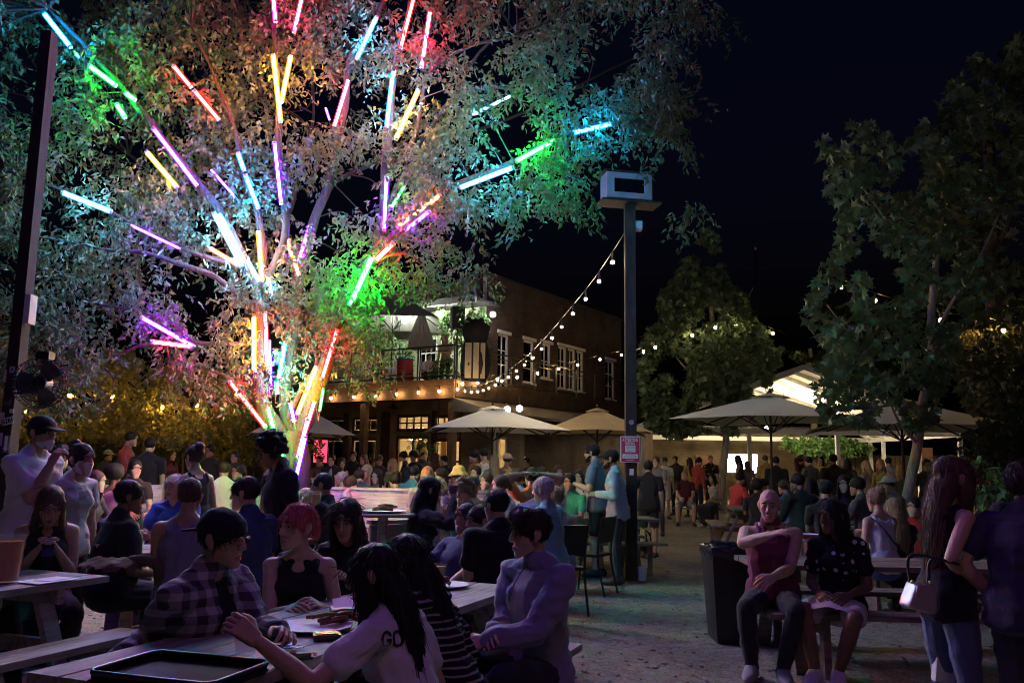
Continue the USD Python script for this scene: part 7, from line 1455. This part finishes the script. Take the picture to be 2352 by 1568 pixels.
# ------------------------------------------------------------------ things on the tables
def on_table(px, py, z=.755): return G(px, py, z)
M_plate = pbr('paper_plate', (.66, .64, .66), .6, var=.04)
M_meat = pbr('dark_crust', (.20, .085, .03), .6, var=.5, scale=30, bump=.6, bscale=60)
def plate(label, p, r, food=True, zrot=0):
    l = thing('paper_plate', label, 'plate', p)
    obj('disc', MB().lathe([(0, .004), (r * .72, .004), (r * .8, .009), (r, .016), (r, .012), (r * .78, .003), (r * .7, 0), (0, 0)], p, 36), M_plate, l, smooth=30)
    return l
def food(label, p, n, sc, seed, cat='food'):
    l = thing('pizza_crust' if cat == 'crust' else 'food_scraps', label, 'food', p); rg = np.random.default_rng(seed)
    for i in range(n):
        a = rg.uniform(0, 3.14); L = sc * rg.uniform(.6, 1.2); q = p + np.array([rg.uniform(-.5, .5) * sc, rg.uniform(-.35, .35) * sc, .012 + .014 * i / max(1, n / 3)]); d_ = np.array([math.cos(a * .3), math.sin(a * .3), 0])
        pts = smooth_path([q - d_ * L * .5, q + [0, 0, .008] + rg.normal(size=3) * .004, q + d_ * L * .5], 4); obj('crust', MB().tube(pts, np.linspace(.009, .012, len(pts)), 6), M_meat, l, smooth=True)
    return l
p = on_table(722, 1442); plate('large white paper plate with crusts on the foreground table', p, .165); food('pile of brown pizza crusts on the large plate', p + [.07, .09, .004], 9, .13, 5)
p = on_table(1018, 1346); plate('white paper plate with scraps at the far end of the foreground table', p, .15); food('few red scraps on the far paper plate', p + [.03, 0, .004], 3, .05, 6)
c = P(880, 1176, 7.5); plate('white paper plate with pizza on the small round table', c + [0, 0, .002], .2); food('brown pizza slices on the plate of the round table', c + [.02, -.02, .008], 8, .15, 8)
p = on_table(798, 1408); l = thing('folded_napkin', 'white folded carton lying behind the large plate', 'napkin', p)
obj('lid', MB().box(p + [.0, 0, .05], (.14, .09, .008), Rx(.5) @ Rz(.3), .002), M_cupwhite, l); obj('tray', MB().box(p + [0, -.03, .018], (.15, .11, .034), Rz(.3), .006), M_cupwhite, l)
p = G(563, 1500, .755); cup('clear plastic cup held at the near side of the foreground table', p, .048, .115, M_cupclear)
for lab, x, y, fill in (('small beer cup behind the far plate, left of two', 985, 1336, (.40, .22, .05)), ('small beer cup behind the far plate, right of two', 1012, 1328, (.40, .22, .05)), ('tall white cup left of the beer cups', 962, 1312, None)):
    cup(lab, on_table(x, y), .038, .095, M_cupclear if fill else M_cupwhite, fill)
p = on_table(662, 1490); l = thing('key_bunch', 'bunch of keys with black fob on the foreground table', 'keys', p)
obj('fob', MB().box(p + [-.07, .01, .009], (.075, .035, .016), Rz(.2), .006), M_black, l); obj('ring', MB().tube([p + [.016 * math.cos(a), .016 * math.sin(a), .006] for a in np.linspace(0, 6.28, 17)], .0016, 5, False), pbr('steel', (.6, .6, .62), .25, 1.0), l)
for k, a in enumerate((.2, .9, -.5, 1.6)): d_ = np.array([math.cos(a), math.sin(a), 0]); obj('key', MB().beam(p + d_ * .018 + [0, 0, .006 + .002 * k], p + d_ * .06 + [0, 0, .006 + .002 * k], .008, .002).lathe([(0, .001), (.011, .001), (.011, -.001), (0, -.001)], p + d_ * .02 + [0, 0, .006 + .002 * k], 12), pbr('steel', (.6, .6, .62), .25, 1.0), l)
p = on_table(700, 1506); l = thing('lighter', 'thin bright green lighter on the foreground table', 'lighter', p); obj('barrel', MB().tube([p + [-.03, -.01, .008], p + [.025, .006, .008]], .007, 8), pbr('lighter_green', (.25, .8, .1), .3), l); obj('head', MB().box(p + [.034, .008, .008], (.016, .014, .014), Rz(.25), .003), pbr('steel', (.6, .6, .62), .25, 1.0), l)
p = on_table(668, 1511); l = thing('phone', 'black phone lying by the keys on the foreground table', 'phone', p); obj('case', MB().box(p + [0, 0, .006], (.16, .075, .009), Rz(.25), .004), M_black, l); obj('screen', MB().box(p + [0, 0, .0115], (.146, .066, .002), Rz(.25)), pbr('phone_glass', (.01, .01, .012), .04), l)
p = on_table(750, 1465); l = thing('wallet', 'dark wallet with red edge near the plate', 'wallet', p); obj('leather', MB().box(p + [0, 0, .01], (.11, .08, .018), Rz(.3), .005), pbr('dark_leather', (.05, .02, .02), .35), l); obj('coin_pocket', MB().box(p + [0, 0, .0215], (.09, .06, .004), Rz(.3), .002), pbr('dark_red_leather', (.25, .03, .03), .35), l)
# black tray at the near table end
c = on_table(415, 1552, .757); l = thing('black_tray', 'black serving tray with a raised shiny rim at the near table end', 'tray', c); R = Rz(-.3)
obj('tray_floor', MB().box(c + [0, 0, .004], (.46, .33, .006), R, .002), pbr('tray_black', (.005, .005, .006), .85), l)
rm = [c + R @ np.array([x, y, .03]) for x, y in [(-.21, -.165), (0, -.168), (.21, -.165), (.235, -.14), (.237, 0), (.235, .14), (.21, .165), (0, .168), (-.21, .165), (-.235, .14), (-.237, 0), (-.235, -.14), (-.21, -.165)]]
obj('rim', MB().tube(rm, .009, 8), pbr('tray_rim', (.02, .02, .024), .4), l, smooth=True)
for i in range(12): a, b_ = rm[i], rm[i + 1]; obj('side_wall', MB().beam((a + b_) / 2 - (b_ - a) * .5 - [0, 0, .014], (a + b_) / 2 + (b_ - a) * .5 - [0, 0, .014], .006, .03), pbr('tray_black', (.005, .005, .006), .85), l)
# left table
p = G(14, 1337, .755); l = thing('drink_pitcher', 'clear pitcher of orange drink at the left edge', 'pitcher', p)
obj('jug_wall', MB().lathe([(0, .002), (.06, .002), (.063, .01), (.082, .27), (.085, .272), (.085, .266), (.078, .262), (.06, .012), (0, .01)], p, 24), M_cupclear, l, smooth=35); obj('drink', MB().lathe([(0, .014), (.058, .014), (.076, .235), (0, .235)], p, 20), pbr('orange_drink', (.60, .13, .012), .25), l, smooth=35)
hd = [p + [-.08, 0, .22], p + [-.14, 0, .2], p + [-.14, 0, .1], p + [-.068, 0, .07]]; obj('handle', MB().tube(smooth_path(hd, 5), .009, 8), M_cupclear, l, smooth=True)
for k in range(4): obj('ice', MB().box(p + [.03 * math.cos(k * 1.7), .03 * math.sin(k * 1.7), .238], (.025, .025, .025), Rz(k) @ Rx(k), .004), M_cupclear, l)
p = on_table(232, 1288); cup('white cup at the far end of the left table', p, .045, .12)
p = G(262, 1305, .755); l = thing('brown_jacket', 'crumpled brown jacket over the end of the left table', 'jacket', p)
g = np.linspace(-1, 1, 21); X_, Y_ = np.meshgrid(g, g, indexing='ij'); rr = np.sqrt(X_ ** 2 + Y_ ** 2); Z_ = .065 * np.clip(1 - rr ** 2, 0, 1) ** .35 * (.2 + 1.5 * meshkit.fbm(np.stack([X_ * 3.4, Y_ * 3.0, 0 * X_], -1), 3, 41)) - .006
V = np.stack([X_ * .23, Y_ * .15, Z_], -1).reshape(-1, 3) @ Rz(.25).T + p; ii, jj = np.meshgrid(np.arange(20), np.arange(20), indexing='ij'); k0 = (ii * 21 + jj).reshape(-1); rf = rr.reshape(-1) < 1.02
F = np.vstack([np.stack([k0, k0 + 21, k0 + 22], 1), np.stack([k0, k0 + 22, k0 + 1], 1)]); F = F[rf[F].all(1)]; _u = np.unique(F); _mp = np.zeros(len(V), int); _mp[_u] = np.arange(len(_u)); V, F = V[_u], _mp[F]
obj('folded_body', (V, F), pbr('brown_canvas', (.10, .065, .035), .9, bump=.5, bscale=25), l, smooth=True)
obj('sleeve', MB().tube(smooth_path([p + [.1, .02, .05], p + [.2, -.02, .06], p + [.27, .03, .02], p + [.29, .05, -.1]], 5), [.035] * 16, 10), pbr('brown_canvas', (.10, .065, .035), .9), l, smooth=True)
p = on_table(110, 1333); l = thing('paper_sheet', 'pale paper lying flat on the left table', 'paper', p); obj('sheet', MB().box(p + [0, 0, .003], (.2, .28, .003), Rz(-.4)), M_plate, l); obj('fold', MB().box(p + [.02, .03, .007], (.12, .18, .003), Rz(-.25)), M_plate, l)
J = A['phone']; hp_ = (J.wWL + J.wWR) / 2 + J.R @ np.array([0, .10, .03]); l = thing('phone', 'dark phone in the hands of the woman with the brown bob', 'phone', hp_); R = J.R @ Rx(.7); obj('case', MB().box(hp_, (.07, .009, .14), R, .004), M_black, l); obj('screen', MB().box(hp_ + R @ np.array([0, -.006, 0]), (.062, .002, .128), R), pbr('phone_glass', (.01, .01, .012), .04), l)
# drinks in hands
def held(lab, J, k, r=.04, h=.12, mat=None, fill=None, f=.09, dz=-.03, up=0):
    W, E = getattr(J, 'wW' + k), getattr(J, 'wE' + k); d_ = unit(W - E); p = W + d_ * f + np.array([0, 0, dz]); n_ = np.array([d_[1], -d_[0], 0]) * .0; return cup(lab, p + n_, r, h, mat or M_cupclear, fill)
held('clear cup of beer held by the man in the blue grey polo', A['beer'], 'L', .045, .16, None, (.5, .27, .05), .10, -.05)
held('small dark drink raised by the woman with long black hair', A['longhair'], 'R', .045, .1, None, (.10, .02, .04), .09, -.02)
held('white cup raised by the curly haired person in teal', A['cupcurl'], 'R', .04, .12, M_cupwhite, None, .08, -.03)
q = A['smoke'].wWL + [0.0, -.05, -.30]; cup('cup of yellow drink in front of the man with the shaved head', P(726, 1160, 8.0), .05, .13, M_cupclear, (.55, .42, .08))
# right table
for lab, x, y, m, fl in (('orange drink in a clear cup on the right table beside the braided woman', 1858, 1272, M_cupclear, (.5, .16, .04)), ('slim white cup on the right table left of the orange drink', 1832, 1270, M_cupwhite, None)):
    cup(lab, G(x, y + 6, .755), .048, .14, m, fl)
p = G(1852, 1240, .755); l = thing('food_basket', 'red plastic food basket on the right table', 'basket', p)
obj('basket_wall', MB().lathe([(0, .004), (.10, .004), (.13, .06), (.135, .06), (.105, 0), (0, 0)], p, 20), pbr('red_plastic', (.5, .04, .04), .35), l, smooth=30); obj('liner', MB().lathe([(0, .02), (.10, .03), (.125, .065), (.11, .05), (0, .03)], p, 12), M_plate, l)
# bin, chairs, bag
b = G(1690, 1478); l = thing('trash_bin', 'tall black trash bin with a bag folded over its rim', 'bin', (b[0], b[1], 0))
def rect_ring(w, d_, z, ox=0): return [(b[0] + sx * w + ox, b[1] + .2 + sy * d_, z) for sx, sy in ((-1, -1), (0, -1.04), (1, -1), (1.03, 0), (1, 1), (0, 1.04), (-1, 1), (-1.03, 0))]
V = []; 
for w, d_, z in ((.145, .17, .0), (.15, .175, .03), (.19, .225, .74), (.2, .235, .76), (.2, .235, .78), (.17, .2, .77), (.13, .15, .05)): V += rect_ring(w, d_, z)
F = []
for i in range(6):
    for j in range(8): a_, b2 = i * 8 + j, i * 8 + (j + 1) % 8; F += [[a_, b2, b2 + 8], [a_, b2 + 8, a_ + 8]]
k_ = len(V); V.append((b[0], b[1] + .2, .05)); F += [[48 + j, 48 + (j + 1) % 8, k_] for j in range(8)]
obj('bin_body', (V, F), pbr('bin_black_plastic', (.012, .012, .014), .4), l)
rg = np.random.default_rng(3); V = []; m_ = 32
for i, (k, z) in enumerate(((.97, .70), (1.06, .74), (1.10, .785), (1.0, .81), (.86, .78), (.8, .66))):
    for j in range(m_): a_ = j * 2 * math.pi / m_; c_, s_ = math.cos(a_), math.sin(a_); sup = 1 / max(abs(c_), abs(s_)) ** .8; q_ = 1 + rg.uniform(-.05, .05); V.append((b[0] + .2 * k * c_ * sup * q_, b[1] + .2 + .235 * k * s_ * sup * q_, z + rg.uniform(-.018, .018)))
F = [[i * m_ + j, i * m_ + (j + 1) % m_, (i + 1) * m_ + (j + 1) % m_] for i in range(5) for j in range(m_)] + [[i * m_ + j, (i + 1) * m_ + (j + 1) % m_, (i + 1) * m_ + j] for i in range(5) for j in range(m_)]
obj('bin_bag', (V, F), pbr('bin_bag_film', (.02, .022, .024), .18), l, smooth=True)
def chair(label, p, rot):
    R = Rz(math.radians(rot)); q = lambda x, y, z: p + R @ np.array([x, y, z]); l = thing('metal_chair', label, 'chair', p, rot)
    obj('seat', MB().box(q(0, 0, .45), (.42, .42, .03), R, .012), M_black, l); obj('backrest', MB().box(q(0, -.235, .74), (.4, .025, .3), R @ Rx(.2), .01), M_black, l)
    for sx in (-.19, .19): obj('rear_leg', MB().tube(smooth_path([q(sx, -.29, 0), q(sx, -.2, .45), q(sx, -.27, .9)], 4), .013, 8), M_black, l, smooth=True); obj('leg', MB().tube([q(sx * 1.1, .23, 0), q(sx, .18, .45)], .013, 8), M_black, l, smooth=True)
    return l
J = A['pinktank']; chair('black metal chair under the person in the pale tank top', J.loc * [1, 1, 0], 22); c_ = P(1352, 1240, 10.3); chair('empty black metal chair behind the man with the beer', np.array([c_[0], c_[1], 0]), 60)
c_ = G(1470, 1283); l = thing('backpack', 'dark backpack dropped on the ground right of the post', 'backpack', c_ + [0.1, .5, 0])
v, f = _vf(finish(hull(ico(1)[0] * [.16, .13, .1] + c_ + [.1, .5, .1], ico(1)[0] * [.12, .10, .1] + c_ + [.06, .5, .36]), .04, 3)); v2, f2 = wrinkle(trimesh.Trimesh(v, f, process=False), .03, 5); obj('pack', (v2, f2), pbr('backpack_cloth', (.03, .045, .05), .8), l, smooth=True)
obj('pocket', MB().box(c_ + [.1, .37, .14], (.2, .06, .16), None, .025), pbr('backpack_cloth', (.03, .045, .05), .8), l); obj('strap', MB().tube(smooth_path([c_ + [.02, .42, .44], c_ + [.2, .4, .4], c_ + [.26, .42, .2]], 5), .014, 6), M_black, l)
# seats below people of the middle distance
def stool_bench(label, a, b_, h=.45):
    a, b_ = np.asarray(a, float), np.asarray(b_, float); d_ = unit(b_ - a); l = thing('wooden_bench', label, 'bench', (a + b_) / 2); n_ = np.array([-d_[1], d_[0], 0])
    for s in (-.08, .08): obj('plank', MB().beam(a + n_ * s + [0, 0, h - .02], b_ + n_ * s + [0, 0, h - .02], .15, .035), M_tw2, l)
    for e in (a + d_ * .15, b_ - d_ * .15): obj('leg', MB().box(e + [0, 0, (h - .04) / 2], (.06, .26, h - .04), Rz(math.atan2(d_[1], d_[0]))), M_tw2, l)
stool_bench('wooden bench under the seated pair beside the path', P(1545, 1100, 22.6) * [1, 1, 0], P(1660, 1100, 22.2) * [1, 1, 0])
stool_bench('wooden bench under the man leaning back in the middle', P(1050, 1100, 7.05) * [1, 1, 0], P(1180, 1100, 6.6) * [1, 1, 0])
stool_bench('wooden bench behind the left table under the grey sleeveless top', P(395, 1100, 6.1) * [1, 1, 0], P(610, 1100, 6.35) * [1, 1, 0])
stool_bench('wooden bench at the back of the right table under the white tank top', P(1960, 1100, 9.0) * [1, 1, 0], P(2110, 1100, 9.6) * [1, 1, 0])
